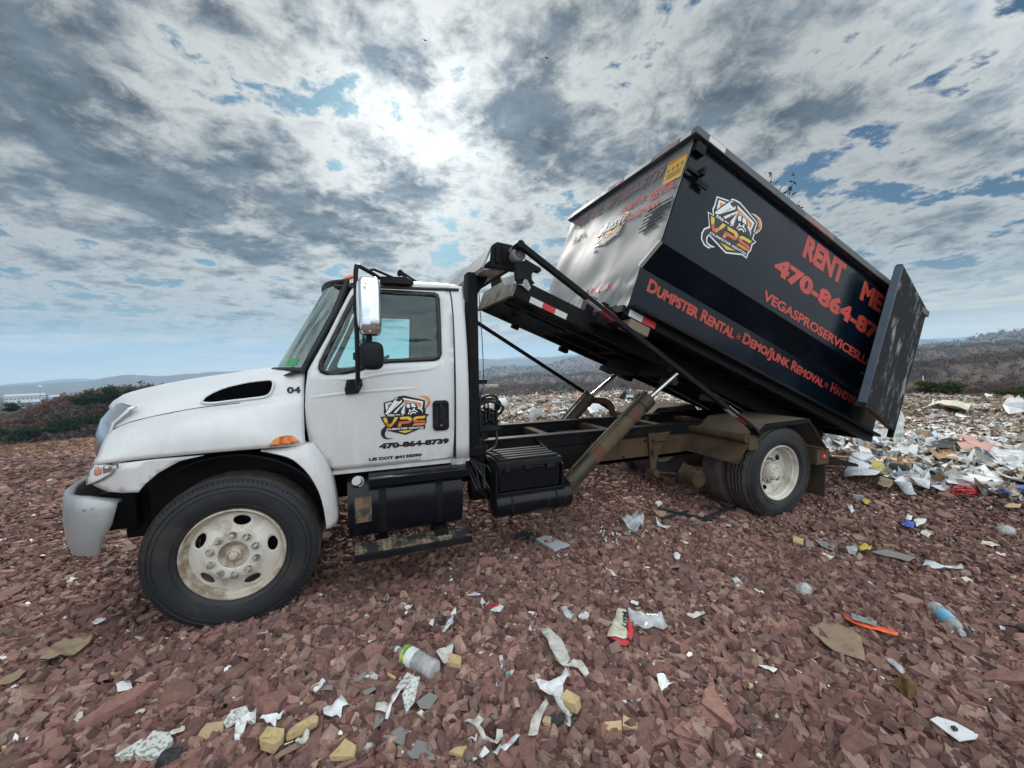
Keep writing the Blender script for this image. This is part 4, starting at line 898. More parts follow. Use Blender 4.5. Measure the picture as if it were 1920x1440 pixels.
for s, y in ((1.28, .70), (1.9, .62), (2.75, .62)): mb = MB(); mb.cyl(DW(s, y-.1, -.27), DW(s, y+.12, -.27), .05, n=18); dbox(mb, (s-.06, y-.05, -.28), (s+.06, y-.02, -.12)); mb.build('roller_bracket', 'mud', tf, bevel=.004)
mb = MB()
dbox(mb, (.75, 1.0, -.30), (1.05, 1.3, -.18)); mb.build('frame_bracket', 'black', tf, bevel=.004); mb = MB(); dbox(mb, (.95, .4, -.26), (1.15, 1.75, -.19))
mb.build('cross_brace', 'black', tf, bevel=.004)
for a_, b_ in (((.2, 1.60, -.26), (.32, 1.68, -.2)), ((-.55, 1.6, -.24), (-.45, 1.66, -.2)), ((1.25, 1.6, -.26), (1.45, 1.7, -.2))): mb = MB(); dbox(mb, a_, b_); mb.build('frame_bracket', 'black', tf, bevel=.004)
# sheave hook at the head of the hoist frame
hk = [(984, 486), (1012, 503), (1014, 508), (1010, 512), (1001, 509), (996, 514), (996, 524), (1002, 532), (985, 534), (974, 526), (970, 500)]
hkw = [(float(U(a, b, .62)[0]), float(U(a, b, .62)[2])) for a, b in hk]
MB().prism(hkw, .60, .66).prism(hkw, 1.42, 1.48).build('sheave_hook', 'black', tf, bevel=.006)
mb = MB(); pl2 = [(float(U(a, b, .49)[0]), float(U(a, b, .49)[2])) for a, b in [(938, 522), (965, 517), (988, 525), (995, 540), (990, 546), (978, 535), (962, 532), (945, 535)]]
MB().prism(pl2, .48, .49).build('gusset_plate', 'steelw', tf)
dmb = MB(); dbox(dmb, (-.12, .34, -.13), (.06, .50, -.02)); dbox(dmb, (-.02, .28, -.10), (.12, .50, .10)); dbox(dmb, (-.22, .5, -.02), (-.12, .62, .16)); dbox(dmb, (-.1, .40, .0), (-.02, .62, .12)); dmb.build('container_stop', 'black', tf, bevel=.008)
for p0, p1, m_ in (((994, 561), (1018, 571), 'wtape'), ((1018, 571), (1042, 581), 'rtape'), ((1042, 581), (1064, 590), 'wtape')):
    s0, w0 = DLp(*p0, .497); s1, w1_ = DLp(*p1, .497)
    MB().add([DW(s0, .4975, -.195), DW(s1, .4975, -.195), DW(s1, .4975, -.135), DW(s0, .4975, -.135)], [(0, 1, 2, 3)]).build('reflector_tape', m_, tf, smooth=0)
# ================================================================== THE DUMPSTER
YA, YB, L_ = -.10, 2.20, 4.30
dump = thing('dumpster', tuple(O0), 'black open-top roll-off dumpster with red lettering, tilted up on the truck', 'dumpster', rot=(0, TI, 0))
def dl(s, y, w): return (s, y, w)
WT = 1.77
def skin(sgn):
    f = (lambda y: y) if sgn > 0 else (lambda y: YA+YB-y)
    mb = MB(); S = [0, .7, 1.4, 2.1, 2.8, 3.5, L_]
    prof = [(-.10, WT), (-.10, 1.2), (-.10, .68), (.10, .475), (.10, .25), (.10, .06)]
    vs = [[(s, f(y), w) for y, w in prof] for s in S]; mb.grid(vs); return mb
sp = skin(1).build('side_panel', 'dump', dump, smooth=0, solid=.02)
skin(-1).build('side_panel', 'dump', dump, smooth=0, solid=.02)
fp = [(-.095, WT), (-.095, .68), (.10, .475), (.10, .05), (2.0, .05), (2.0, .475), (2.195, .68), (2.195, WT)]
def dent(y, w):
    d = .020*noise.noise(Vector((y*1.5, w*1.7, 3.1)))+.003*noise.noise(Vector((y*3.2, w*2.8, 7.)))
    if w < .40: d += .008*noise.noise(Vector((y*11, w*9, 1.)))
    e = min(1, max(0, (WT-w)/.2), max(0, (y+.1)/.15), max(0, (2.2-y)/.15)); return d*e
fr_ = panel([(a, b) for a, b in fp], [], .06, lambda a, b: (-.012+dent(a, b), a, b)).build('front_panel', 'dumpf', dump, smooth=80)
mb = MB(); mb.box((0.02, .0, .05), (L_, 2.1, .08)); mb.build('floor', 'black', dump)
mb = MB()
for y0 in (.08, 1.93): mb.box((0.0, y0, -.035), (L_, y0+.09, .052))
for k in range(11): mb.box((.05+k*.41, .17, -.03), (.12+k*.41, 1.93, .045))
for y0 in (.66, 1.36): mb.box((-.05, y0, -.02+.025), (L_, y0+.11, .048))
mb.build('underframe', 'black', dump, bevel=.003)
mb = MB()
for y0, y1 in ((-.165, -.085), (2.185, 2.265)): mb.box((-.065, y0, WT-.02), (L_-.0, y1, WT+.055))
mb.box((-.065, -.085, WT-.02), (.02, 2.185, WT+.055)); mb.build('top_rail', pm('rail_paint', (.05, .058, .065), .4, dirt=.7, dcol=(.16, .17, .17), dscale=4., fine=.3, streak=True), dump, bevel=.006)
tr = [o for o in dump.children if o.name.startswith('top_rail')][0]
for s0, s1, m_ in ((.10, .32, 'wtape'), (1.58, 2.10, 'redold')):
    MB().add([(s0, -.1665, WT-.01), (s1, -.1665, WT-.01), (s1, -.1665, WT+.045), (s0, -.1665, WT+.045)], [(0, 1, 2, 3)]).build('reflector_tape', m_, tr, smooth=0)
for y0, y1, m_ in ((.06, .42, 'redold'), (.95, 1.25, 'redold'), (-.1, .04, 'edge'), (1.25, 2.15, 'edge'), (.45, .92, 'edge')):
    MB().add([(-.0668, y0, WT-.01), (-.0668, y1, WT-.01), (-.0668, y1, WT+.045), (-.0668, y0, WT+.045)], [(0, 1, 2, 3)]).build('rail_sticker', m_, tr, smooth=0)
mb = MB(); mb.hexa([(-.03, -.10, .685), (.02, -.115, .685), (.02, .095, .465), (-.03, .10, .465), (-.03, -.085, .70), (.02, -.10, .70), (.02, .11, .48), (-.03, .115, .48)]) if 0 else mb.grid([[(-.030, -.108, .675), (.004, -.112, .672)], [(-.030, .092, .468), (.004, .088, .466)]])
mb.grid([[(-.030, -.108, .675), (-.030, -.085, .70)], [(-.030, .092, .468), (-.030, .115, .493)]])
mb.build('worn_corner_edge', 'edge', dump, smooth=0)
mb = MB(); mb.box((.13, -.15, 1.34), (.17, -.102, 1.50)).box((.17, -.15, 1.34), (.27, -.135, 1.40)).box((.13, -.19, 1.42), (.165, -.15, 1.50)).box((-.02, -.16, 1.40), (.13, -.13, 1.43)); mb.build('tarp_hook', 'black', dump, bevel=.004); MB().box((.0, -.15, 1.62), (.12, -.102, 1.72)).build('corner_bracket', 'black', dump, bevel=.004)
mb = MB(); mb.box((.06, .07, -.135), (.31, .24, -.037)); mb.build('end_block', 'wood', dump, bevel=.01)
mb = MB(); mb.box((-.05, .10, -.01), (-.015, 1.98, .06)); mb.build('front_sill', 'edge' if 0 else 'black', dump)
for s0, s1, m_ in ((.02, .19, 'wtape'), (.19, .36, 'rtape')):
    MB().add([(s0, .0775, -.025), (s1, .0775, -.025), (s1, .0775, .04), (s0, .0775, .04)], [(0, 1, 2, 3)]).build('reflector_tape', m_, dump, smooth=0)
# lettering along the side
def side_text(s, a, b, name, y=-.1025, bold=.035, sc=None, slope=0., mat='red'):
    (s0, w0), (s1, w1_) = a, b
    letters(s, lambda u, v: (s0+u*(s1-s0), y, w0+v*(w1_-w0)+slope*u), name, mat, sp, bold, sc)
side_text('RENT', (1.80, 1.42), (2.56, 1.68), 'side_lettering', bold=.055)
side_text('ME', (2.94, 1.42), (3.40, 1.66), 'side_lettering', bold=.055)
side_text('470-864-8739', (1.45, 1.06), (3.86, 1.27), 'phone_number', bold=.055)
side_text('VEGASPROSERVICESLLC', (1.42, .735), (3.52, .845), 'side_lettering', bold=.035)
e_ = [DLp(a, b, .1)[0] for a, b in ((1212, 543), (1376, 629), (1381, 629), (1390, 629), (1391, 640), (1541, 730), (1545, 722), (1552, 726), (1553, 740))]
side_text('Dumpster Rental', (e_[0], .29), (e_[1], .425), 'service_lettering', y=.0975, bold=.04, sc=.8)
side_text('Demo/Junk Removal', (e_[4], .27), (e_[5], .43), 'service_lettering', y=.0975, bold=.04, sc=.8)
side_text('Handyman', (e_[8]+.01, .31), (3.93, .44), 'service_lettering', y=.0975, bold=.04, sc=.8)
side_text('*', (e_[2], .31), (e_[3], .385), 'service_lettering', y=.0975, bold=.0); side_text('*', (e_[6], .325), (e_[7], .40), 'service_lettering', y=.0975, bold=.0)
def side_dec(u, v, lift):
    return (.41+(u-300)/860.*.71, -.1025-lift, 1.485-(v-190)/740.*.585)
emblem(side_dec, sp, True)
def front_pt(y, w, o=.0): return (-.018+dent(y, w)-o, y, w)
def front_text(s, y0, y1, w0, w1_, mat='redold', bold=.03, name='front_lettering'):
    letters(s, lambda u, v: front_pt(y0+u*(y1-y0), w0+v*(w1_-w0)), name, mat, fr_, bold)
front_text('RENT ME', 2.06, 1.32, 1.52, 1.68); front_text('470-864-8739', 1.22, .22, 1.51, 1.67)
front_text('DUMPSTER', .83, .42, 1.32, 1.41, 'red'); front_text('RENTAL', .34, -.05, 1.27, 1.38, 'red'); front_text('HANDYMAN', .66, .15, 1.15, 1.24, 'red')
front_text('REMOVAL', 1.95, 1.55, 1.28, 1.36); front_text('ESTIMATES', .99, .49, .31, .39, 'red')
emblem(lambda u, v, lift: front_pt(1.22-(u-300)/860.*.58, 1.30-(v-190)/740.*.36, lift+.001), fr_, True)
sp_ = [front_pt(.18, 1.39), front_pt(-.085, 1.36), front_pt(-.085, 1.62), front_pt(.18, 1.64)]
MB().add(sp_, [(0, 1, 2, 3)]).build('warning_sticker', 'sticker', fr_, smooth=0)
mb = MB()
for k in range(9): yk = .165-.028*k; mb.add([front_pt(yk, 1.60, .002), front_pt(yk-.018, 1.60, .002), front_pt(yk-.018, 1.63, .002), front_pt(yk, 1.63, .002)], [(0, 1, 2, 3)])
mb.build('sticker_heading', 'red', fr_, smooth=0)
mb = MB()
for k in range(4): yk = .14-.06*k; mb.add([front_pt(yk+a, 1.525+b, .002) for a, b in ell(0, 0, .018, .022, 10)], [tuple(range(10))])
for k in range(3): mb.add([front_pt(.15, 1.47-.025*k, .002), front_pt(-.06, 1.47-.025*k, .002), front_pt(-.06, 1.48-.025*k, .002), front_pt(.15, 1.48-.025*k, .002)], [(0, 1, 2, 3)])
mb.build('sticker_print', pm('sticker_ink', (.28, .14, .03), .6), fr_, smooth=0)
mb = MB()
for k, (a, b) in enumerate([(.27, -.07), (.30, -.06), (.31, -.07), (.30, -.0), (.33, .0), (.30, .08)]):
    w = 1.14-.045*k; mb.tube([front_pt(a, w-.01, .003), front_pt((a+b)/2, w+.006, .003), front_pt(b, w+.01, .003)], .005, 5)
mb.build('scrape_marks', 'seal', fr_)
# tailgate half, swung round against the near side
h0 = Vector((4.31, -.12)); h1 = Vector((3.09, -.365)); gd = (h1-h0).normalized(); gn = Vector((-gd.y, gd.x)); gn = gn if gn.y < 0 else -gn
def gp(t, o, w): q = h0+gd*t+gn*o; return (q.x, q.y, w)
GL = (h1-h0).length; WB0, WB1 = .165, 1.87
def gbox(mb, t0, t1, o0, o1, w0, w1_): return mb.hexa([gp(t0, o0, w0), gp(t1, o0, w0), gp(t1, o1, w0), gp(t0, o1, w0), gp(t0, o0, w1_), gp(t1, o0, w1_), gp(t1, o1, w1_), gp(t0, o1, w1_)])
mb = MB(); gbox(mb, .0, GL-.02, .0, .006, WB0+.01, WB1-.01); gate = mb.build('tailgate', 'scuff', dump)
mb = MB(); gbox(mb, GL-.075, GL, -.075, .0045, WB0, WB1); gbox(mb, .0, .07, -.07, -.002, WB0, WB1); mb.build('gate_frame', pm('gate_frame_paint', (.06, .085, .12), .35, dirt=.4, dcol=(.14, .15, .16)), gate, bevel=.004)
rusty = pm('rusty_edge', (.16, .09, .045), .8, dirt=.7, dcol=(.05, .04, .03))
for wa, wb in ((WB0-.004, WB0+.06), (WB1-.06, WB1)): mb = MB(); gbox(mb, .07, GL-.077, -.07, -.002, wa, wb); mb.build('gate_edge', rusty, gate, bevel=.003)
mb = MB(); gbox(mb, GL-.07, GL-.01, -.065, -.01, WB1, WB1+.02); gbox(mb, GL-.07, GL-.01, -.085, .01, WB0-.05, WB0-.002); mb.build('gate_corner_cap', 'plastic', gate)
MB().box((L_-.03, -.13, .06), (L_, -.07, WT-.03)).box((L_-.03, 2.17, .06), (L_, 2.21, WT-.03)).build('corner_post', 'black', dump)
mb = MB(); q = (L_+.02, 2.2); mb.box((L_+.02, 2.22, .1), (L_+1.1, 2.27, WT)); mb.build('tailgate', 'dump', dump)
MB().tube([(3.35, -.10, .62), (3.6, -.16, .60), (3.95, -.2, .60)], .006, 6).build('latch_rod', 'steelw', dump)
# ================================================================== TERRAIN
rng = np.random.default_rng(11)
def azel(px, py): d = ray(px, py); return math.atan2(d[0], d[1]), math.atan2(d[2], math.hypot(d[0], d[1]))
def tab(pts):
    A = sorted(azel(*p) for p in pts); return np.array([a for a, e in A]), np.array([math.tan(e) for a, e in A])
HZA, HZE = tab([(x, 735-85*x/1920.) for x in range(-200, 2200, 100)])
RIDGES = [  # distance, depth of the ridge, photo skyline
 (9000, 1500, [(0, 722), (60, 718), (110, 712), (165, 711), (200, 717), (300, 712), (500, 700), (900, 673), (1110, 664), (1300, 660), (1500, 650), (1735, 637), (1800, 631), (1840, 629), (1860, 634), (1920, 640)]),
 (4800, 900, [(-60, 728), (0, 724), (90, 721), (160, 716), (200, 708), (240, 705), (300, 704), (420, 698), (600, 690), (895, 672), (940, 674), (985, 674), (1010, 669), (1060, 668), (1110, 666), (1400, 662), (1730, 637), (1760, 638), (1790, 640), (1830, 642), (1920, 645)]),
 (2200, 500, [(-60, 760), (0, 757), (300, 742), (850, 705), (900, 699), (925, 689), (960, 689), (1000, 689), (1030, 683), (1060, 676), (1110, 671), (1180, 669), (1300, 668), (1500, 662), (1650, 656), (1727, 652), (1760, 646), (1800, 640), (1830, 632), (1870, 623), (1920, 621), (2000, 622)]),
 (1000, 260, [(-60, 775), (0, 770), (300, 757), (895, 722), (950, 712), (1000, 705), (1060, 709), (1110, 703), (1200, 712), (1400, 705), (1650, 664), (1727, 660), (1830, 650), (1920, 647)]),
 (420, 110, [(-60, 800), (0, 790), (300, 780), (895, 742), (950, 735), (1000, 728), (1100, 728), (1200, 725), (1400, 715), (1650, 700), (1727, 690), (1830, 680), (1920, 672)]),
 (170, 55, [(-100, 822), (0, 812), (60, 795), (110, 775), (160, 762), (200, 752), (300, 745), (500, 745), (700, 760), (895, 790), (1200, 785), (1400, 770), (1650, 745), (1727, 742), (1830, 738), (1920, 730), (2000, 728)]),
]
RT_ = [(D, Wd) + tab(p) for D, Wd, p in RIDGES]
EDGE_A, _ = np.array([math.radians(q) for q in (-180, -60, -31, -20, -5, 10, 30, 50, 74, 110, 180)]), 0
EDGE_R = np.array([16, 15, 15.5, 16, 19, 22, 24, 24, 26, 22, 16.])
def vnoise(x, y, sc, seed):            # cheap smooth noise, vectorised
    x = x/sc+seed*17.13; y = y/sc+seed*5.71; xi = np.floor(x); yi = np.floor(y); fx = x-xi; fy = y-yi
    fx = fx*fx*(3-2*fx); fy = fy*fy*(3-2*fy)
    h = lambda a, b: np.modf(np.abs(np.sin(a*127.1+b*311.7+seed*74.7)*43758.5453))[0]
    return (h(xi, yi)*(1-fx)+h(xi+1, yi)*fx)*(1-fy)+(h(xi, yi+1)*(1-fx)+h(xi+1, yi+1)*fx)*fy-.5
def fbm(x, y, sc, seed, o=4):
    s = 0; a = 1.
    for k in range(o): s = s+a*vnoise(x, y, sc, seed+k*3); sc /= 2.1; a *= .52
    return s
def trash_amount(x, y):                # 0 on clean shale, 1 on the refuse field beyond the truck
    bx = np.interp(y, [-12, -3, -1, 0, 1.2, 3, 5, 7, 30], [9.5, 8.6, 8.0, 7.3, 8.2, 8.0, 7.2, 3.2, 1.0])
    return np.clip((x-bx+.9*fbm(x, y, 1.6, 9, 3))/1.2, 0, 1)
def H(x, y):
    x = np.asarray(x, float); y = np.asarray(y, float)
    rx, ry = x-CAM[0], y-CAM[1]; r = np.hypot(rx, ry)+1e-6; az = np.arctan2(rx, ry)
    e = np.interp(az, EDGE_A, EDGE_R)
    nearz = .05*fbm(x, y, 2.2, 1, 4)*np.clip((r-2)/4, .25, 1)+.25*fbm(x, y, 9, 4, 3)*np.clip((r-7)/8, 0, 1)
    ta = trash_amount(x, y)
    nearz = nearz+ta*(.10+.30*np.clip(fbm(x, y, 3.0, 6, 4)+.15, 0, 2))*np.clip((r-6)/6, .0, 1)
    nearz = nearz+np.where(x < -2, -.010*np.clip(r-5, 0, 12), 0)+np.clip((az-R_(35))/.5, 0, 1)*np.clip(r-9, 0, 20)*-.012
    for wx in (0., 5.158):
        for wy in (.12, 2.02): nearz = nearz+.018*np.exp(-((x-wx)/.45)**2-((y-wy)/.3)**2)*1.0
    nearz = nearz-.42*np.exp(-((az-R_(19))/R_(13))**2)*np.clip((r-9)/9, 0, 1)
    floor = np.interp(az, HZA, HZE)*r-46-6*fbm(x, y, 600, 2, 3)*np.clip(r/600, 0, 1)
    far = floor
    for D, Wd, a_, t_ in RT_:
        crest = CAM[2]+D*np.interp(az, a_, t_)-np.clip(r/100, 0, 1)*0
        g = np.exp(-((r-D)/Wd)**2); dn = .5*fbm(x, y, D*.06, 5, 4)*D*.010
        far = np.maximum(far, floor+(crest-floor+dn)*g)
    t = np.clip((r-e)/(60), 0, 1); drop = nearz-np.clip(r-e, 0, None)*.42
    out = np.where(r < e, nearz, np.maximum(drop, far))
    return out
# ---- one ground sheet, fine where the photo looks
angs = np.concatenate([np.radians(np.linspace(-180, -36, 60, endpoint=False)), np.radians(np.linspace(-36, 79, 980, endpoint=False)), np.radians(np.linspace(79, 180, 45, endpoint=False))])
rad = np.concatenate([np.linspace(.3, 30, 170, endpoint=False), np.geomspace(30, 13000, 190)])
AA, RRd = np.meshgrid(angs, rad, indexing='ij'); X = CAM[0]+RRd*np.sin(AA); Y = CAM[1]+RRd*np.cos(AA); Z = H(X, Y)
na, nr = AA.shape
V = np.stack([X, Y, Z], -1).reshape(-1, 3)
V = np.concatenate([V, [[CAM[0], CAM[1], float(H(CAM[0], CAM[1]))]]])
i, j = np.meshgrid(np.arange(na), np.arange(nr-1), indexing='ij'); i2 = (i+1) % na
Q = np.stack([i*nr+j, i*nr+j+1, i2*nr+j+1, i2*nr+j], -1).reshape(-1, 4)
def np_mesh(name, V, F, mats, cols=None, smooth=True, mi=None):
    """V (n,3), F (m,k) with one polygon size"""
    me = bpy.data.meshes.new(name); k = F.shape[1]
    me.vertices.add(len(V)); me.vertices.foreach_set('co', np.asarray(V, np.float32).ravel())
    me.loops.add(F.size); me.loops.foreach_set('vertex_index', F.ravel().astype(np.int32))
    me.polygons.add(len(F)); me.polygons.foreach_set('loop_start', np.arange(0, F.size, k, dtype=np.int32)); me.polygons.foreach_set('loop_total', np.full(len(F), k, np.int32))
    me.polygons.foreach_set('use_smooth', np.full(len(F), smooth))
    for m in mats: me.materials.append(M[m] if isinstance(m, str) else m)
    if mi is not None: me.polygons.foreach_set('material_index', np.asarray(mi, np.int32))
    if cols is not None:
        a = me.color_attributes.new('tint', 'FLOAT_COLOR', 'POINT'); c = np.ones((len(V), 4), np.float32); c[:, :3] = cols; a.data.foreach_set('color', c.ravel())
    me.update(); me.validate(); o = bpy.data.objects.new(name, me); col.objects.link(o); return o
# ground material: shale soil near, refuse soil, forest far away; driven by a tint painted per vertex with the real land cover
m, N = material('land'); M['land'] = m
att = N.n('ShaderNodeAttribute', attribute_name='tint').outputs['Color']; geo = N.n('ShaderNodeNewGeometry').outputs['Position']
far_f = N.mr(N.v('LENGTH', N.v('SUBTRACT', geo, tuple(CAM))), 40, 80, 0, 1)
n1 = N.noise(geo, .055, 6., .7, .0); n2 = N.noise(geo, .010, 5., .6); v1 = N.n('ShaderNodeTexVoronoi', i={'Vector': geo, 'Scale': .13}); v1c = v1.outputs['Color']
sepv = N.n('ShaderNodeSeparateColor', i={0: v1c}).outputs
gr_ = N.mix(sepv[1], (.024, .036, .020, 1), (.040, .050, .028, 1)); br_ = N.mix(sepv[0], (.070, .050, .042, 1), (.115, .082, .066, 1))
fcol = N.mix(N.mr(N.m('ADD', N.m('MULTIPLY', n1, .6), N.m('MULTIPLY', n2, .5)), .45, .55, 0, 1, True), gr_, br_)
fcol = N.mix(N.mr(N.noise(geo, .0035, 4., .6), .635, .66, 0, .8, True), fcol, (.20, .16, .10, 1))
fcol = N.mix(.45, fcol, N.mix(1.0, fcol, N.mix(N.mr(v1.outputs['Distance'], 0, 6, 0, 1), (1.5, 1.5, 1.5, 1), (.45, .45, .45, 1)), 'MULTIPLY'))
nn = N.mr(N.noise(geo, 9., 6., .7), .3, .7, .6, 1.35)
ncol = N.v('SCALE', att, nn)
c = N.mix(far_f, ncol, fcol)
bmp = N.n('ShaderNodeBump', i={'Strength': .9, 'Distance': N.mr(far_f, 0, 1, .03, 4.0), 'Height': N.m('ADD', N.m('MULTIPLY', N.noise(geo, 14., 5., .7), N.m('SUBTRACT', 1., far_f)), N.m('MULTIPLY', far_f, N.m('MULTIPLY', v1.outputs['Distance'], -.15)))})
p = N.n('ShaderNodeBsdfPrincipled', i={'Base Color': c, 'Roughness': .95, 'Specular IOR Level': .15, 'Normal': bmp})
N.t.links.new(p.outputs[0], N.n('ShaderNodeOutputMaterial').inputs[0])
tam = trash_amount(V[:, 0], V[:, 1])[:, None]
rr_ = np.hypot(V[:, 0]-CAM[0], V[:, 1]-CAM[1]); azv = np.arctan2(V[:, 0]-CAM[0], V[:, 1]-CAM[1])
shale = np.array([.125, .082, .066]); soil = np.array([.17, .115, .078]); straw = np.array([.17, .105, .06])
cl_ = shale*(1-tam)+soil*tam
sw = (np.clip((rr_-13.2)/1.5, 0, 1)*np.clip((R_(-8)-azv)/.2, 0, 1))[:, None]; cl_ = cl_*(1-sw)+straw*sw
V_H = 0
ground = np_mesh('ground', V, Q, ['land'], cl_); tag(ground, 'red shale plateau falling away to wooded hills', 'ground', kind='structure')
# ================================================================== STONES
m, N = material('shale'); M['shale'] = m
att = N.n('ShaderNodeAttribute', attribute_name='tint').outputs['Color']; geo = N.n('ShaderNodeNewGeometry').outputs['Position']
nn = N.mr(N.noise(geo, 35., 5., .7), .3, .7, .75, 1.25); c = N.v('SCALE', att, nn)
c = N.mix(N.mr(N.noise(geo, 11., 4., .6), .56, .70, 0, .45), c, (.20, .155, .125, 1))
bmp = N.n('ShaderNodeBump', i={'Strength': .6, 'Distance': .004, 'Height': N.noise(geo, 120., 4., .7)})
p = N.n('ShaderNodeBsdfPrincipled', i={'Base Color': c, 'Roughness': .88, 'Specular IOR Level': .25, 'Normal': bmp})
N.t.links.new(p.outputs[0], N.n('ShaderNodeOutputMaterial').inputs[0])
def visible_pts(n, rmin, rmax, a0=-37, a1=80, power=1.0, seed=0):
    if a1 == 80: n = int(n*(105-(-52 if a0 == -37 else a0))/(80-a0)); a0 = -52 if a0 == -37 else a0; a1 = 105
    g = np.random.default_rng(seed); u = g.random(n); r = (rmin**(2-power)+(rmax**(2-power)-rmin**(2-power))*u)**(1/(2-power)) if power != 2 else rmin*(rmax/rmin)**u
    a = np.radians(a0+(a1-a0)*g.random(n)); return CAM[0]+r*np.sin(a), CAM[1]+r*np.cos(a), r, g
def slabs(xs, ys, size, g, base_cols, thick=(.18, .5), tilt=.33, lift=.0, k=6, zoff=None):
    n = len(xs); ang = np.sort(g.random((n, k))*.55+np.arange(k)/k*1.0*.0, 1)
    ang = (np.arange(k)[None, :]+.75*(g.random((n, k))-.5))*2*np.pi/k+g.random((n, 1))*6.28
    rad_ = .72+.5*(g.random((n, k))-.5)*1.2; el_ = 1+.75*g.random((n, 1)); ea = g.random((n, 1))*3.14
    px_ = np.cos(ang)*rad_*el_; py_ = np.sin(ang)*rad_/el_**.6
    x = px_*np.cos(ea)-py_*np.sin(ea); y = px_*np.sin(ea)+py_*np.cos(ea)
    t = thick[0]+(thick[1]-thick[0])*g.random((n, 1))
    ins = .80+.24*g.random((n, k))
    top = np.stack([x*ins, y*ins, t+.16*(g.random((n, k))-.5)], -1); bot = np.stack([x, y, -t+.0*x], -1)
    P = np.concatenate([top, bot], 1)*(size[:, None, None]/2)
    tx = (g.normal(size=n))*tilt; ty = (g.normal(size=n))*tilt
    cx_, sx_ = np.cos(tx), np.sin(tx); cy_, sy_ = np.cos(ty), np.sin(ty)
    Yr = P[..., 1]*cx_[:, None]-P[..., 2]*sx_[:, None]; Zr = P[..., 1]*sx_[:, None]+P[..., 2]*cx_[:, None]
    Xr = P[..., 0]*cy_[:, None]+Zr*sy_[:, None]; Zr = -P[..., 0]*sy_[:, None]+Zr*cy_[:, None]
    z0 = H(xs, ys)+size*lift+(zoff if zoff is not None else 0)
    Vv = np.stack([Xr+xs[:, None], Yr+ys[:, None], Zr+z0[:, None]], -1).reshape(-1, 3)
    b = (np.arange(n)*2*k)[:, None]
    tri = [[0, a, a+1] for a in range(1, k-1)]
    for a in range(k):
        c_ = (a+1) % k; tri += [[a, a+k, c_+k], [a, c_+k, c_]]
    F = (b[:, None, :]+np.array(tri)[None]).reshape(-1, 3)
    cc = base_cols[g.integers(0, len(base_cols), n)]*(.62+.66*g.random((n, 1)))*np.clip(1+.5*fbm(xs, ys, 1.6, 33, 4), .65, 1.35)[:, None]; cc = np.repeat(cc, 2*k, 0)
    return Vv, F, cc
SH = np.array([.93, .93, .92])*np.array([(.205, .105, .088), (.245, .132, .108), (.165, .088, .078), (.27, .155, .128), (.215, .125, .104), (.14, .082, .076), (.28, .19, .15), (.23, .118, .100), (.31, .20, .165), (.19, .098, .088)])
parts_ = []
for n, r0, r1, s0, s1, pw, sd_ in ((70000, 1.25, 5.5, .008, .022, .8, 6), (40000, 1.25, 4.5, .024, .085, .6, 1), (46000, 3.5, 9., .03, .075, .9, 2), (34000, 8, 20., .05, .15, 1.0, 3), (9000, 1.3, 7, .05, .115, .8, 4), (1000, 1.8, 10, .10, .18, .9, 5)):
    xs, ys, r, g = visible_pts(n, r0, r1, power=pw, seed=sd_)
    n = len(xs); keep = (g.random(n) > trash_amount(xs, ys)*.93); xs, ys = xs[keep], ys[keep]; n = len(xs)
    sz = s0+(s1-s0)*g.random(n)**1.8
    parts_.append(slabs(xs, ys, sz*(1.38 if r1 < 6 and s1 > .03 else 1.15 if s1 > .03 else 1), g, SH, lift=.04, tilt=.46 if s1 < .1 else .26, zoff=(.034*g.random(n)**1.3 if s1 < .1 else .02*g.random(n))))
def joinp(parts):
    Vs, Fs, Cs = [], [], []; o = 0
    for v, f, c in parts: Vs.append(v); Fs.append(f+o); Cs.append(c); o += len(v)
    return np.concatenate(Vs), np.concatenate(Fs), np.concatenate(Cs)
Vg, Fg, Cg = joinp(parts_)
gv = np_mesh('shale_gravel', Vg, Fg, ['shale'], Cg, False); tag(gv, 'broken reddish brown shale covering the plateau', 'gravel', kind='stuff')
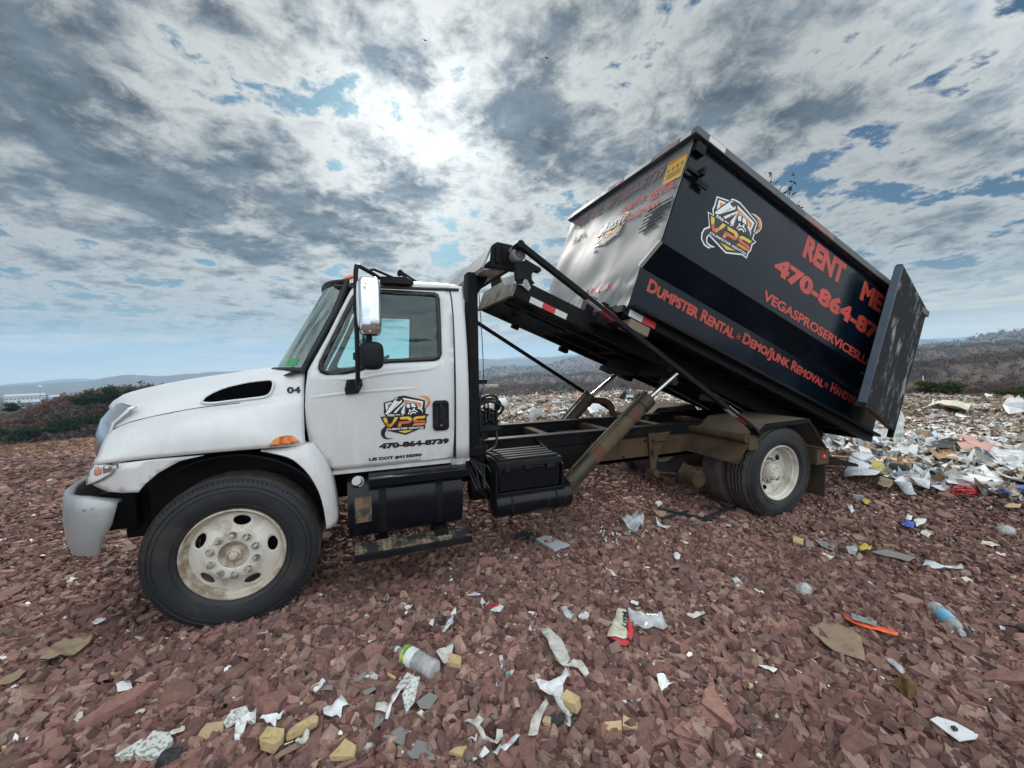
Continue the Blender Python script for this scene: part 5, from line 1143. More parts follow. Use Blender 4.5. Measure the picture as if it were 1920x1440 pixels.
# ================================================================== REFUSE FIELD
m, N = material('refuse'); M['refuse'] = m
att = N.n('ShaderNodeAttribute', attribute_name='tint').outputs['Color']
p = N.n('ShaderNodeBsdfPrincipled', i={'Base Color': att, 'Roughness': .7, 'Specular IOR Level': .3})
N.t.links.new(p.outputs[0], N.n('ShaderNodeOutputMaterial').inputs[0])
TC = np.array([(.66, .64, .60), (.74, .74, .73), (.70, .69, .64), (.55, .49, .40), (.36, .26, .18), (.24, .165, .11), (.18, .125, .09), (.15, .14, .14), (.50, .40, .26), (.36, .42, .48), (.48, .30, .26), (.66, .56, .52), (.46, .43, .40), (.26, .19, .13), (.30, .215, .15), (.72, .70, .60), (.62, .60, .56)])
def flakes(xs, ys, size, g, cols, lift=.3, flat=.5, k=4):
    n = len(xs); a = g.random((n, 1))*6.28
    u = np.array([-1, 0, 1]); gx_, gy_ = np.meshgrid(u, u, indexing='ij'); bx_ = gx_.ravel()[None]+.35*g.normal(size=(n, 9)); by_ = gy_.ravel()[None]*(.45+.6*g.random((n, 1)))+.25*g.normal(size=(n, 9)); bz_ = flat*g.normal(size=(n, 9))*.8+.3
    tx = g.normal(size=(n, 1))*.5; z = bz_*np.cos(tx)+by_*np.sin(tx); y_ = by_*np.cos(tx)-bz_*np.sin(tx)
    x2 = bx_*np.cos(a)-y_*np.sin(a); y2 = bx_*np.sin(a)+y_*np.cos(a); s = size[:, None]/2
    z0 = (H(xs, ys)+size*lift)[:, None]
    Vv = np.stack([x2*s+xs[:, None], y2*s+ys[:, None], z*s+z0], -1).reshape(-1, 3)
    q = []
    for i_ in range(2):
        for j_ in range(2): b = i_*3+j_; q += [[b, b+3, b+4], [b, b+4, b+1]]
    F = ((np.arange(n)*9)[:, None, None]+np.array(q)[None]).reshape(-1, 3)
    cc = cols[g.integers(0, len(cols), n)]*(.7+.5*g.random((n, 1))); return Vv, F, np.repeat(cc, 9, 0)
pt_ = []
for n, r0, r1, s0, s1, sd_ in ((150000, 6, 27, .015, .07, 21), (34000, 7, 27, .05, .16, 22), (420, 9, 26, .15, .36, 23)):
    xs, ys, r, g = visible_pts(n, r0, r1, a0=-12, power=1.1 if r0 < 20 else 1, seed=sd_)
    ta = trash_amount(xs, ys); keep = g.random(len(xs)) < ta**.8*(1.0); xs, ys, ta = xs[keep], ys[keep], ta[keep]
    sz = s0+(s1-s0)*g.random(len(xs))**2; pt_.append(flakes(xs, ys, sz, g, TC))
xs, ys, r, g = visible_pts(9000, 6, 26, a0=-12, power=1.1, seed=31); keep = g.random(len(xs)) < trash_amount(xs, ys); xs, ys = xs[keep], ys[keep]
v_, f_, c_ = slabs(xs, ys, .04+.14*g.random(len(xs))**2, g, np.array([(.20, .13, .09), (.26, .18, .12), (.14, .095, .07), (.36, .28, .20)]), lift=.15, tilt=.5); pt_.append((v_, f_, c_))
g = np.random.default_rng(37); xs, ys = 9.4+1.4*g.normal(size=6500), .9+1.9*g.normal(size=6500); k_ = (trash_amount(xs, ys) > .2); xs, ys = xs[k_], ys[k_]; pt_.append(flakes(xs, ys, .03+.17*g.random(len(xs))**2.4, g, TC[[0, 1, 1, 2, 3, 4, 7, 9, 11, 16]], lift=.5, flat=.75))
Vg, Fg, Cg = joinp(pt_)
rf = np_mesh('refuse_field', Vg, Fg, ['refuse'], Cg, False); tag(rf, 'sea of shredded pale refuse and soil behind the truck', 'refuse', kind='stuff')
# thin scatter of tiny chips over the shale
xs, ys, r, g = visible_pts(4200, 1.5, 12, power=1.0, seed=41); v_, f_, c_ = slabs(xs, ys, .008+.034*g.random(len(xs))**2, g, np.array([(.70, .70, .68), (.55, .42, .24), (.35, .34, .32), (.6, .55, .45)]), thick=(.1, .3), lift=.9, tilt=.4, zoff=.012)
xs, ys, r, g = visible_pts(520, 1.5, 10, power=1.0, seed=42); q_ = flakes(xs, ys, .018+.04*g.random(len(xs))**2, g, np.array([(.72, .72, .70), (.66, .64, .60), (.60, .62, .64), (.55, .48, .36)]), lift=.3); v_, f_, c_ = joinp([(v_, f_, c_), (q_[0]+np.array([0, 0, .02]), q_[1], q_[2])])
cp = np_mesh('wood_and_paper_chips', v_, f_, ['refuse'], c_, False); tag(cp, 'tiny pale chips of wood and paper among the stones', 'chips', kind='stuff')
# straw and dry grass on the left crest
xs, ys, r, g = visible_pts(7000, 13.5, 16.2, a0=-36, a1=-14, power=1, seed=51); n = len(xs); hh = .02+.07*g.random(n); z0 = H(xs, ys); aa = g.random(n)*6.28; wx, wy = np.cos(aa)*.012, np.sin(aa)*.012; lx, ly = g.normal(size=n)*.05, g.normal(size=n)*.05
Vv = np.stack([np.stack([xs-wx, ys-wy, z0-.01], -1), np.stack([xs+wx, ys+wy, z0-.01], -1), np.stack([xs+lx, ys+ly, z0+hh], -1)], 1).reshape(-1, 3)
gs = np_mesh('dry_grass', Vv, np.arange(3*n).reshape(-1, 3), ['refuse'], np.repeat(np.array([(.22, .145, .075)])*(.6+.8*g.random((n, 1))), 3, 0), False); tag(gs, 'straw coloured dry grass on the left crest', 'grass', kind='stuff')
# ================================================================== TREES
m, N = material('foliage'); M['foliage'] = m
att = N.n('ShaderNodeAttribute', attribute_name='tint').outputs['Color']
d_ = N.n('ShaderNodeBsdfDiffuse', i={0: att}); t_ = N.n('ShaderNodeBsdfTranslucent', i={0: att}); mx = N.n('ShaderNodeMixShader', i={0: .3, 1: d_, 2: t_})
N.t.links.new(mx.outputs[0], N.n('ShaderNodeOutputMaterial').inputs[0])
GREEN = np.array([(.036, .052, .024), (.045, .064, .030), (.030, .044, .026)]); BARE = np.array([(.12, .086, .072), (.10, .076, .068), (.14, .106, .084), (.15, .072, .055), (.12, .095, .084)])
def crowns(px, py, pz, hgt, wid, cols, nl, g, leaf=.16):
    """clusters of leaf-sized triangles filling each crown"""
    n = len(px); L = nl
    ncl = 7; cdir = g.normal(size=(n, ncl, 3)); cdir /= np.linalg.norm(cdir, axis=2, keepdims=True)
    cc = cdir*(.25+.5*g.random((n, ncl, 1))); which = g.integers(0, ncl, (n, L)); cen = np.take_along_axis(cc, which[..., None].repeat(3, 2), 1)
    d = g.normal(size=(n, L, 3)); d /= np.linalg.norm(d, axis=2, keepdims=True)
    p = cen+d*(.34*g.random((n, L, 1))**.5)
    P = np.stack([px[:, None]+p[..., 0]*wid[:, None], py[:, None]+p[..., 1]*wid[:, None], pz[:, None]+hgt[:, None]*(.62+p[..., 2]*.42)], -1)
    o = g.normal(size=(n, L, 3, 3))*(leaf*wid)[:, None, None, None]
    Vv = (P[:, :, None, :]+o).reshape(-1, 3); F = np.arange(len(Vv)).reshape(-1, 3)
    tint = cols[:, None, :]*(.65+.75*g.random((n, L, 1))); return Vv, F, np.repeat(tint.reshape(-1, 3), 3, 0)
def trunkset(px, py, pz, hgt, g):
    n = len(px); w = .012*hgt+.04; a = g.random(n)*3; Vs = []
    for k in range(3):
        t = a+k*2.09; Vs.append(np.stack([px+np.cos(t)*w, py+np.sin(t)*w, pz-.5], -1))
    Vs.append(np.stack([px, py, pz+hgt*.85], -1)); Vv = np.stack(Vs, 1).reshape(-1, 3); b = (np.arange(n)*4)[:, None, None]
    F = (b+np.array([[0, 1, 3], [1, 2, 3], [2, 0, 3]])[None]).reshape(-1, 3); return Vv, F, np.full((len(Vv), 3), .07)
tp = []
for n, r0, r1, nl, lf, h0_, h1_, sd_, a0, a1 in ((9000, 45, 240, 34, .16, 1.6, 3.2, 65, -37, 79), (5200, 80, 215, 60, .10, 3.4, 6.0, 66, -37, -6), (2600, 70, 230, 110, .075, 3.0, 6, 61, -37, 79), (7000, 210, 620, 34, .13, 6, 10, 62, -37, 79), (9000, 600, 1500, 12, .22, 9, 14, 63, -37, 79), (8000, 1400, 3000, 6, .32, 12, 18, 64, -37, 79)):
    xs, ys, r, g = visible_pts(n, r0, r1, a0=a0, a1=a1, power=1.2, seed=sd_)
    sp_n = fbm(xs, ys, 60+r.mean()*.12, 12, 3); green = (sp_n+.5*(g.random(n)-.5)+np.where((np.arctan2(xs-CAM[0], ys-CAM[1]) < R_(-16)) & (r > 135) & (r < 250), .03, 0)) > .16
    colr = np.where(green[:, None], GREEN[g.integers(0, 3, n)], BARE[g.integers(0, 5, n)])
    hh = h0_+(h1_-h0_)*g.random(n); tp.append(crowns(xs, ys, H(xs, ys)-hh*(.12 if r0 < 1000 else .35), hh, hh*.62, colr, nl, g, lf))
    if 60 < r0 < 300: tp.append(trunkset(xs, ys, H(xs, ys), hh, g))
Vg, Fg, Cg = joinp(tp); fo = np_mesh('forest', Vg, Fg, ['foliage'], Cg, False); tag(fo, 'bare brown woods mixed with dark pines over the hills', 'forest', kind='stuff')
# individual trees one can pick out
def tree(name, px, py, dist, hpx, wpx, colr, label, group=None, nl=900, leaf=.05, round_=1.0):
    d = ray(px, py); dh = math.hypot(d[0], d[1]); x, y = CAM[0]+d[0]/dh*dist, CAM[1]+d[1]/dh*dist; z = float(H(x, y)); ztop = CAM[2]+d[2]/dh*dist
    dep = dist*np.array([d[0], d[1], d[2]]).dot(AX[2])/dh/1.0; dep = dist/dh
    h = hpx/FPX*dep; w = wpx/FPX*dep; zb = min(z, ztop-h)
    g = np.random.default_rng(int(px*7+py)); t = thing(name, (x, y, min(z, zb)), label, 'tree', group)
    Vv, F, C = crowns(np.array([x]), np.array([y]), np.array([ztop-h*1.02]), np.array([h]), np.array([w*.62]), np.array([colr]), nl, g, leaf)
    o = np_mesh('crown', Vv-np.array([x, y, min(z, zb)]), F, ['foliage'], C, False); o.parent = t
    mb = MB(); hh = ztop-min(z, zb); mb.tube([(x, y, min(z, zb)), (x+.01*hh, y, min(z, zb)+hh*.5), (x, y, min(z, zb)+hh*.9)], [.025*h, .017*h, .005*h], 7)
    for k in range(6):
        a = k*1.05+g.random(); b = .45+.07*k; mb.tube([(x, y, min(z, zb)+hh*b), (x+math.cos(a)*w*.22, y+math.sin(a)*w*.22, min(z, zb)+hh*(b+.14)), (x+math.cos(a)*w*.36, y+math.sin(a)*w*.36, min(z, zb)+hh*(b+.22))], [.010*h, .006*h, .002*h], 5)
    mb.build('trunk', pm('bark', (.08, .062, .05), .9) if 'bark_m' not in globals() else bark_m, t); return t
bark_m = pm('bark', (.08, .062, .05), .9)
PN = (.026, .042, .022)
for px, py, hp, wp, lb in ((198, 725, 34, 34, 'dark round-topped pine, tallest on the left skyline above the truck hood'), (172, 733, 30, 22, 'narrow dark pine just left of the tallest skyline pine'), (150, 742, 24, 26, 'low spreading pine at the left foot of the skyline pine row'), (222, 731, 30, 22, 'dark pine between the tallest pine and the truck hood line'), (240, 728, 30, 20, 'small domed pine on the skyline where the hood hides the row'), (258, 728, 28, 22, 'pine farthest right of the skyline row above the hood'), (133, 776+2, 34, 56, 'broad green pine standing low in front of the bare brown woods'), (20, 790, 40, 50, 'green bushy pine in the woods by the left edge of the photo'), (20, 757, 18, 24, 'small dark pine below the pale buildings at far left')):
    tree('pine_tree', px, py, 120 if py > 770 else 150, hp*1.25, wp*1.5, PN, lb, 'pines on the left slope', 1500, .045)
tree('maple_tree', 1036, 732, 95, 34, 34, (.23, .085, .045), 'rust orange tree standing behind the refuse under the tarp arm', None, 900, .05)
tree('maple_tree', 1198, 716, 160, 24, 14, (.26, .055, .05), 'small crimson tree left of its twin beyond the lift cylinder', None, 500, .05)
tree('maple_tree', 1216, 716, 160, 22, 12, (.24, .06, .05), 'small crimson tree right of its twin beyond the lift cylinder', None, 500, .05)
for px, py, hp, wp, lb in ((1755, 716, 34, 84, 'wide dark green thicket beyond the refuse, right of the tailgate'), (1900, 725, 30, 70, 'dark green shrub thicket at the right edge behind the refuse')):
    tree('shrub', px, py, 55, hp, wp, (.045, .062, .022), lb, None, 2400, .035)
# ================================================================== LITTER, ITEM BY ITEM
def Gp(px, py):                        # ground point seen at a photo pixel
    d = ray(px, py); z = 0.
    for _ in range(12):
        t = (z-CAM[2])/d[2]; p = CAM+d*t; z = float(H(p[0], p[1]))
    return Vector((p[0], p[1], z))
def plastic(name, colr, tr=.45, rough=.12):
    m, N = material(name); co = N.n('ShaderNodeTexCoord').outputs['Object']
    p = N.n('ShaderNodeBsdfPrincipled', i={'Base Color': rgb(*colr), 'Roughness': rough, 'Specular IOR Level': .7})
    N.set(p, 'Normal', N.n('ShaderNodeBump', i={'Strength': .8, 'Distance': .01, 'Height': N.noise(co, 25., 4., .6)}))
    t = N.n('ShaderNodeBsdfTransparent', i={0: (.96, .97, .97, 1)}); f = N.mr(N.noise(co, 14., 4., .6), .35, .65, max(0, tr-.2), min(1, tr+.2))
    mx = N.n('ShaderNodeMixShader', i={0: f, 1: p, 2: t}); N.t.links.new(mx.outputs[0], N.n('ShaderNodeOutputMaterial').inputs[0]); return m
M.update({
 'paper': pm('paper', (.70, .70, .70), .7, dirt=.35, dcol=(.40, .35, .30), dscale=20.), 'dirty': pm('dirty_paper', (.58, .55, .50), .8, dirt=.7, dcol=(.28, .23, .18), dscale=22.),
 'foam': pm('yellow_foam', (.52, .385, .19), .9, dirt=.75, dcol=(.30, .21, .12), dscale=25., bump=.4, bscale=90.), 'tan': pm('tan_board', (.44, .33, .19), .85, dirt=.5, dcol=(.22, .16, .10), dscale=18., bump=.3),
 'card': pm('cardboard', (.27, .195, .13), .9, dirt=.55, dcol=(.16, .115, .085), dscale=12., bump=.25, bscale=40.), 'slate': pm('grey_board', (.215, .205, .19), .85, dirt=.4, dcol=(.30, .27, .24), dscale=15.),
 'lgrey': pm('pale_grey_board', (.36, .38, .40), .7, dirt=.3), 'speck': pm('speckled_board', (.60, .60, .57), .8, dirt=.9, dcol=(.20, .20, .17), dscale=60., drange=(.5, .56)),
 'dark': pm('dark_scrap', (.025, .026, .03), .6), 'woodp': pm('pale_wood', (.48, .34, .19), .8, dirt=.3, streak=True), 'wwood': pm('brown_wood', (.20, .14, .095), .85, dirt=.4),
 'clear': plastic('clear_plastic', (.62, .64, .65), .52), 'film': plastic('white_film', (.72, .74, .76), .25, .2), 'redp': pm('red_print', (.55, .04, .05), .45), 'orangep': pm('orange_plastic', (.85, .13, .03), .35),
 'bluep': pm('blue_plastic', (.06, .09, .36), .45, dirt=.3), 'tealp': pm('teal_plastic', (.08, .38, .45), .35), 'yelp': pm('yellow_plastic', (.52, .40, .08), .45, dirt=.4), 'pinkc': pm('pink_cloth', (.52, .30, .25), .9, bump=.5), 'brownbag': pm('brown_paper', (.38, .22, .12), .8, dirt=.3),
 'greenlab': pm('green_label', (.10, .30, .05), .5, dirt=.9, dcol=(.55, .50, .08), dscale=22., drange=(.5, .55)), 'bluelab': pm('blue_label', (.20, .48, .68), .4), 'lightblue': pm('light_blue_plastic', (.30, .52, .66), .5), 'cream': pm('cream_card', (.62, .58, .46), .7, dirt=.7, dcol=(.34, .30, .22), dscale=25.), 'moss': pm('brown_sponge', (.14, .09, .035), .95, bump=1., bscale=60.),
 'greyp': pm('grey_plastic', (.30, .33, .35), .4, dirt=.4)})
USED = {}
GROUPS = {}
def reg(o, label, cat):
    k = o.name.split('.')[0]; USED.setdefault(k, []).append(o); return tag(o, label, cat)
def centre(P): return sum((Vector(p) for p in P), Vector())/len(P)
def sheet(name, mat, cat, label, poly, amp=.012, lift=.02, th=.0015, step=None, wav=18., seed=0.):
    P = [Gp(*q) for q in poly]; c = centre(P); r = max((p-c).length for p in P); step = step or max(r/5, .008)
    lift = lift+(.022 if c.x < 7 or c.y < 1 else .0); amp = amp*1.35
    def f(a, b):
        n = noise.noise(Vector((a*wav, b*wav, seed+c.x)))*1.4+noise.noise(Vector((a*wav*2.3, b*wav*2.3, seed)))*.6
        return (a, b, float(H(a, b))*.5+c.z*.5+lift+amp*(n+.5))
    pl_ = [(p.x, p.y) for p in P]
    mb = panel(pl_, [], step, f); o = mb.build(name, mat, None, smooth=60, org=tuple(c)); o.location = c
    md = o.modifiers.new('solid', 'SOLIDIFY'); md.thickness = th; return reg(o, label, cat)
def slab(name, mat, cat, label, poly, th=.015, lift=.03, tilt=(0, 0), bev=.002):
    lift = lift+.018
    P = [Gp(*q) for q in poly]; c = centre(P); mb = MB(); n = len(P)
    g = random.Random(int(c.x*1000)); up = [Vector((p.x, p.y, c.z+lift+(p.x-c.x)*tilt[0]+(p.y-c.y)*tilt[1]+g.uniform(-1, 1)*th*.08)) for p in P]; dn = [p-Vector((g.uniform(-1, 1)*th*.2, g.uniform(-1, 1)*th*.2, th)) for p in up]
    tri = geometry.tessellate_polygon([[Vector((p.x, p.y, 0)) for p in P]])
    mb.add(up+dn, [tuple(t) for t in tri]+[tuple(n+i for i in reversed(t)) for t in tri]+[(i, (i+1) % n, n+(i+1) % n, n+i) for i in range(n)])
    o = mb.build(name, mat, None, smooth=0, org=tuple(c), bevel=bev); o.location = c; return reg(o, label, cat)
def blob(name, mat, cat, label, px, py, wpx, hpx=None, amp=.35, lift=.4, seed=1., sq=.7, det=20):
    c = Gp(px, py); c.z += .015; dep = (c-Vector(CAM)).dot(Vector(AX[2])); r = wpx/FPX*dep/2; rh = (hpx or wpx*.7)/FPX*dep/2; mb = MB(); rr = []
    for i in range(det//2+1):
        ph = -math.pi/2+math.pi*i/(det//2); row = []
        for j in range(det):
            th = 2*math.pi*j/det; d = Vector((math.cos(th)*math.cos(ph), math.sin(th)*math.cos(ph), math.sin(ph))); k = 1+amp*noise.noise(d*1.8+Vector((seed*7, 0, 0)))*1.6+amp*.5*noise.noise(d*5+Vector((seed*3, 0, 0)))
            row.append((c.x+d.x*r*k, c.y+d.y*r*k*sq, c.z+rh*lift+d.z*rh*k))
        rr.append(row+[row[0]])
    mb.grid(rr); o = mb.build(name, mat, None, smooth=40, org=tuple(c)); o.location = c; return reg(o, label, cat)
def stick(name, mat, cat, label, a, b, wpx, flat=.5, bend=0.):
    A_, B_ = Gp(*a), Gp(*b); A_.z += .02; B_.z += .02; dep = ((A_+B_)/2-Vector(CAM)).dot(Vector(AX[2])); r = wpx/FPX*dep/2; c = (A_+B_)/2
    mb = MB()
    if bend: mb.tube([A_+Vector((0, 0, r+.01)), c+Vector((bend, bend, r+.03)), B_+Vector((0, 0, r+.01))], r, 8)
    else: mb.beam(A_+Vector((0, 0, r*flat+.018)), B_+Vector((0, 0, r*flat+.012)), r*2, r*2*flat)
    o = mb.build(name, mat, None, org=tuple(c), bevel=.001); o.location = c; return reg(o, label, cat)
def bottle(label, neck, base, wpx, capm, labm, prof, ribs=False, lab=(.35, .65), top=None):
    A_, B_ = Gp(*neck), Gp(*base); dep = ((A_+B_)/2-Vector(CAM)).dot(Vector(AX[2])); r = wpx/FPX*dep/2
    A_.z += r*.9+.025; B_.z += r+.025; L = (A_-B_).length; d = (A_-B_).normalized(); c = B_.copy()
    root = thing('plastic_bottle', tuple(c), label, 'bottle'); USED.setdefault('plastic_bottle', []).append(root)
    def lat(pr, nm, mt, par, k=1.0):
        mb = MB(); q = d.orthogonal().normalized(); e = d.cross(q); n = 28; vs = []
        for j in range(n):
            t = 2*math.pi*j/n
            for rr, a in pr: vs.append(B_+d*(a*L)+(q*math.cos(t)+e*math.sin(t))*rr*r*k)
        m_ = len(pr); mb.add(vs, [(j*m_+i, j*m_+i+1, ((j+1) % n)*m_+i+1, ((j+1) % n)*m_+i) for j in range(n) for i in range(m_-1)]); return mb.build(nm, mt, par, smooth=50)
    body_ = lat(prof, 'bottle_body', 'clear', root)
    lat([(0, 1.03), (.36, 1.03), (.38, 1.02), (.38, .95), (.34, .95)], 'cap', capm, root)
    lat([(1.015, lab[0]), (1.02, (lab[0]+lab[1])/2), (1.015, lab[1])], 'label', labm, root)
    if top: lat([(1.02, lab[1]-.10), (1.02, lab[1]+.002)], 'label_band', top, root, 1.002)
    return root
BP = [(0, .02), (.7, .0), (.95, .03), (1, .08)]+[(1-.06*(k % 2), .10+.03*k) for k in range(8)]+[(1, .36), (1, .64), (.98, .70), (.8, .80), (.5, .88), (.34, .93), (.33, .99)]
b1_ = bottle('crushed clear juice bottle with green and white label, near the bottom centre-left', (746, 1240), (817, 1283), 34, 'film', 'paper', BP, lab=(.48, .76), top='greenlab')
b2_ = bottle('clear ribbed water bottle with pale blue label, right of the orange wrapper', (1803, 1206), (1750, 1155), 25, 'film', 'bluelab', BP, lab=(.35, .66))
S_, B_k = sheet, slab
S_('cardboard_sheet', 'card', 'cardboard', 'curled tan cardboard sheet lying left of the front wheel', [(75, 1261), (112, 1230), (160, 1217), (182, 1214), (166, 1235), (140, 1250), (92, 1263)], .02, .06, .004)
S_('cardboard_sheet', 'card', 'cardboard', 'half buried cardboard strip at the left edge, nearest the photo border', [(-6, 1304), (12, 1285), (45, 1269), (52, 1279), (20, 1297)], .01, .03, .004)
S_('cardboard_sheet', 'card', 'cardboard', 'big muddy cardboard square below the orange wrapper', [(1515, 1196), (1558, 1184), (1600, 1196), (1614, 1212), (1622, 1257), (1582, 1246), (1546, 1230)], .012, .035, .004)
S_('plastic_scrap', 'film', 'plastic scrap', 'bright white sliver on a dark stone below the front bumper', [(172, 1188), (184, 1180), (201, 1178), (197, 1184), (181, 1190)], .004, .05)
S_('paper_scrap', 'paper', 'paper scrap', 'square white foil scrap alone at lower left', [(218, 1296), (247, 1296), (250, 1314), (222, 1316)], .006, .03)
S_('paper_scrap', 'dirty', 'paper scrap', 'small cream leaf of paper near the bottom left, left of the grey slab', [(140, 1367), (150, 1354), (158, 1354), (156, 1368), (146, 1380)], .012, .03)
B_k('rubble_slab', 'speck', 'rubble', 'mottled grey slab at the bottom edge beside the black lump', [(215, 1444), (258, 1417), (290, 1396), (318, 1398), (326, 1412), (300, 1444)], .03, .05)
blob('rubbish_lump', 'dark', 'rubbish', 'furry black lump at the bottom edge beside the mottled slab', 319, 1436, 42, 34, .2, .4, 2)
S_('paper_scrap', 'cream', 'paper scrap', 'pale folded paper just right of the mottled slab', [(317, 1402), (330, 1387), (348, 1382), (348, 1391), (328, 1403)], .01, .03)
B_k('foam_chunk', 'tan', 'foam', 'flat tan wedge left of the speckled tile', [(368, 1402), (384, 1376), (421, 1373), (419, 1391), (390, 1401)], .012, .035, (.1, .1))
B_k('board_shard', 'speck', 'board shard', 'green-grey speckled tile piece at lower left', [(420, 1376), (434, 1356), (463, 1347), (471, 1362), (426, 1384)], .010, .045, (.0, .15))
S_('tissue', 'paper', 'tissue', 'crumpled white tissue below the speckled tile', [(441, 1412), (442, 1390), (462, 1366), (482, 1361), (480, 1376), (458, 1396), (450, 1414)], .025, .03, wav=30)
S_('tissue', 'paper', 'tissue', 'twisted white tissue right of the speckled tile', [(488, 1376), (512, 1369), (524, 1353), (538, 1359), (522, 1374), (517, 1391), (506, 1381)], .025, .03, wav=30)
B_k('foam_chunk', 'foam', 'foam', 'thick yellow foam block, leftmost of the yellow blocks at the bottom', [(487, 1417), (503, 1394), (535, 1400), (534, 1412), (516, 1430), (489, 1423)], .045, .07)
B_k('foam_chunk', 'foam', 'foam', 'long yellow foam bar pointing up to the right at the bottom', [(538, 1412), (546, 1400), (556, 1390), (590, 1371), (598, 1376), (597, 1386), (566, 1400), (546, 1409)], .035, .07)
B_k('board_shard', 'slate', 'board shard', 'grey strip behind the long yellow foam bar', [(538, 1392), (570, 1370), (595, 1354), (592, 1366), (545, 1399)], .006, .04)
S_('tissue', 'paper', 'tissue', 'torn white paper with a grey flap above the long foam bar', [(606, 1342), (628, 1338), (640, 1327), (660, 1345), (643, 1350), (640, 1372), (631, 1361), (608, 1361)], .02, .03)
S_('tissue', 'paper', 'tissue', 'white tissue tucked under a grey strip, upper of the left group', [(583, 1310), (600, 1300), (612, 1304), (606, 1316), (592, 1321)], .02, .03)
B_k('board_shard', 'slate', 'board shard', 'grey strip on the white tissue left of the bottle', [(592, 1308), (624, 1306), (625, 1316), (594, 1316)], .005, .05)
B_k('board_shard', 'slate', 'board shard', 'grey triangular shard left of the pale diamond shard', [(656, 1294), (688, 1273), (687, 1284), (673, 1295)], .005, .035)
B_k('board_shard', 'speck', 'board shard', 'pale diamond shard above the cluster of white boards', [(684, 1285), (698, 1275), (711, 1283), (707, 1291)], .010, .035)
B_k('board_shard', 'slate', 'board shard', 'narrow grey strip left of the white boards', [(679, 1314), (702, 1304), (706, 1309), (686, 1322)], .005, .035)
B_k('foam_chunk', 'foam', 'foam', 'small yellow foam stick under the juice bottle neck', [(725, 1279), (728, 1276), (743, 1284), (741, 1289)], .015, .03)
B_k('board_shard', 'speck', 'board shard', 'white board shard just below the juice bottle', [(743, 1313), (765, 1285), (783, 1298), (768, 1310), (753, 1317)], .014, .06, (.1, .0))
B_k('board_shard', 'speck', 'board shard', 'tall white board shard standing beside the grey tile', [(755, 1331), (774, 1303), (788, 1302), (778, 1340), (762, 1361)], .014, .07, (0, .2))
B_k('board_shard', 'slate', 'board shard', 'grey five-sided tile right of the tall white shard', [(781, 1339), (806, 1321), (823, 1328), (806, 1353), (788, 1351)], .007, .05)
S_('paper_scrap', 'dirty', 'paper scrap', 'spotted white square scrap left of the narrow white strip', [(704, 1353), (706, 1337), (728, 1336), (725, 1357)], .008, .035)
S_('paper_scrap', 'paper', 'paper scrap', 'narrow white strip between the spotted scrap and the tall shard', [(723, 1371), (726, 1352), (735, 1325), (753, 1320), (736, 1345), (728, 1371)], .01, .04)
B_k('board_shard', 'slate', 'board shard', 'grey kite-shaped shard below the spotted scrap', [(700, 1388), (705, 1360), (713, 1358), (722, 1366), (716, 1376)], .006, .035)
B_k('board_shard', 'slate', 'board shard', 'large grey tile at the bottom, upper one of two overlapping', [(718, 1402), (753, 1382), (775, 1405), (760, 1421)], .007, .04)
B_k('board_shard', 'slate', 'board shard', 'large grey tile cut by the bottom edge, lower of two overlapping', [(758, 1423), (778, 1404), (808, 1411), (818, 1444), (772, 1440)], .007, .03)
B_k('foam_chunk', 'foam', 'foam', 'yellow foam slab at the bottom edge right of the foam bar', [(618, 1444), (634, 1428), (648, 1409), (669, 1424), (664, 1444)], .025, .05)
S_('tissue', 'dirty', 'tissue', 'soiled tissue knot under the right end of the foam bar', [(554, 1413), (568, 1401), (582, 1398), (580, 1410), (562, 1421)], .02, .03, wav=40)
blob('plastic_cup', 'clear', 'plastic cup', 'clear dented plastic dome left of the large grey tiles', 691, 1418, 19, 26, .15, .5, 3)
S_('tissue', 'dirty', 'tissue', 'stained white rag between the juice bottle and yellow foam', [(817, 1248), (830, 1240), (851, 1222), (851, 1238), (844, 1256), (836, 1268)], .02, .04)
B_k('foam_chunk', 'foam', 'foam', 'yellow foam block right of the juice bottle', [(837, 1264), (845, 1248), (866, 1255), (862, 1269)], .04, .06)
blob('rubbish_lump', 'moss', 'rubbish', 'golden brown fibre lump under the grey five-sided tile', 788, 1359, 30, 20, .5, .4, 5)
S_('plastic_scrap', 'film', 'plastic scrap', 'white chip left of the black square scrap', [(804, 1184), (811, 1173), (815, 1175), (812, 1188)], .004, .03)
B_k('board_shard', 'dark', 'board shard', 'black square scrap between white chips', [(818, 1172), (832, 1164), (843, 1170), (840, 1181), (824, 1184)], .006, .03)
S_('plastic_scrap', 'film', 'plastic scrap', 'folded white sliver right of the black square scrap', [(829, 1201), (838, 1180), (851, 1169), (850, 1184), (840, 1194)], .01, .03)
S_('tissue', 'dirty', 'tissue', 'small dingy tissue in the gravel right of the front wheel', [(756, 1152), (764, 1148), (775, 1146), (773, 1154), (763, 1160)], .014, .025)
stick('wood_strip', 'wwood', 'wood strip', 'weathered grey slat lying in the gravel left of the big rock', (545, 1264), (600, 1249), 7)
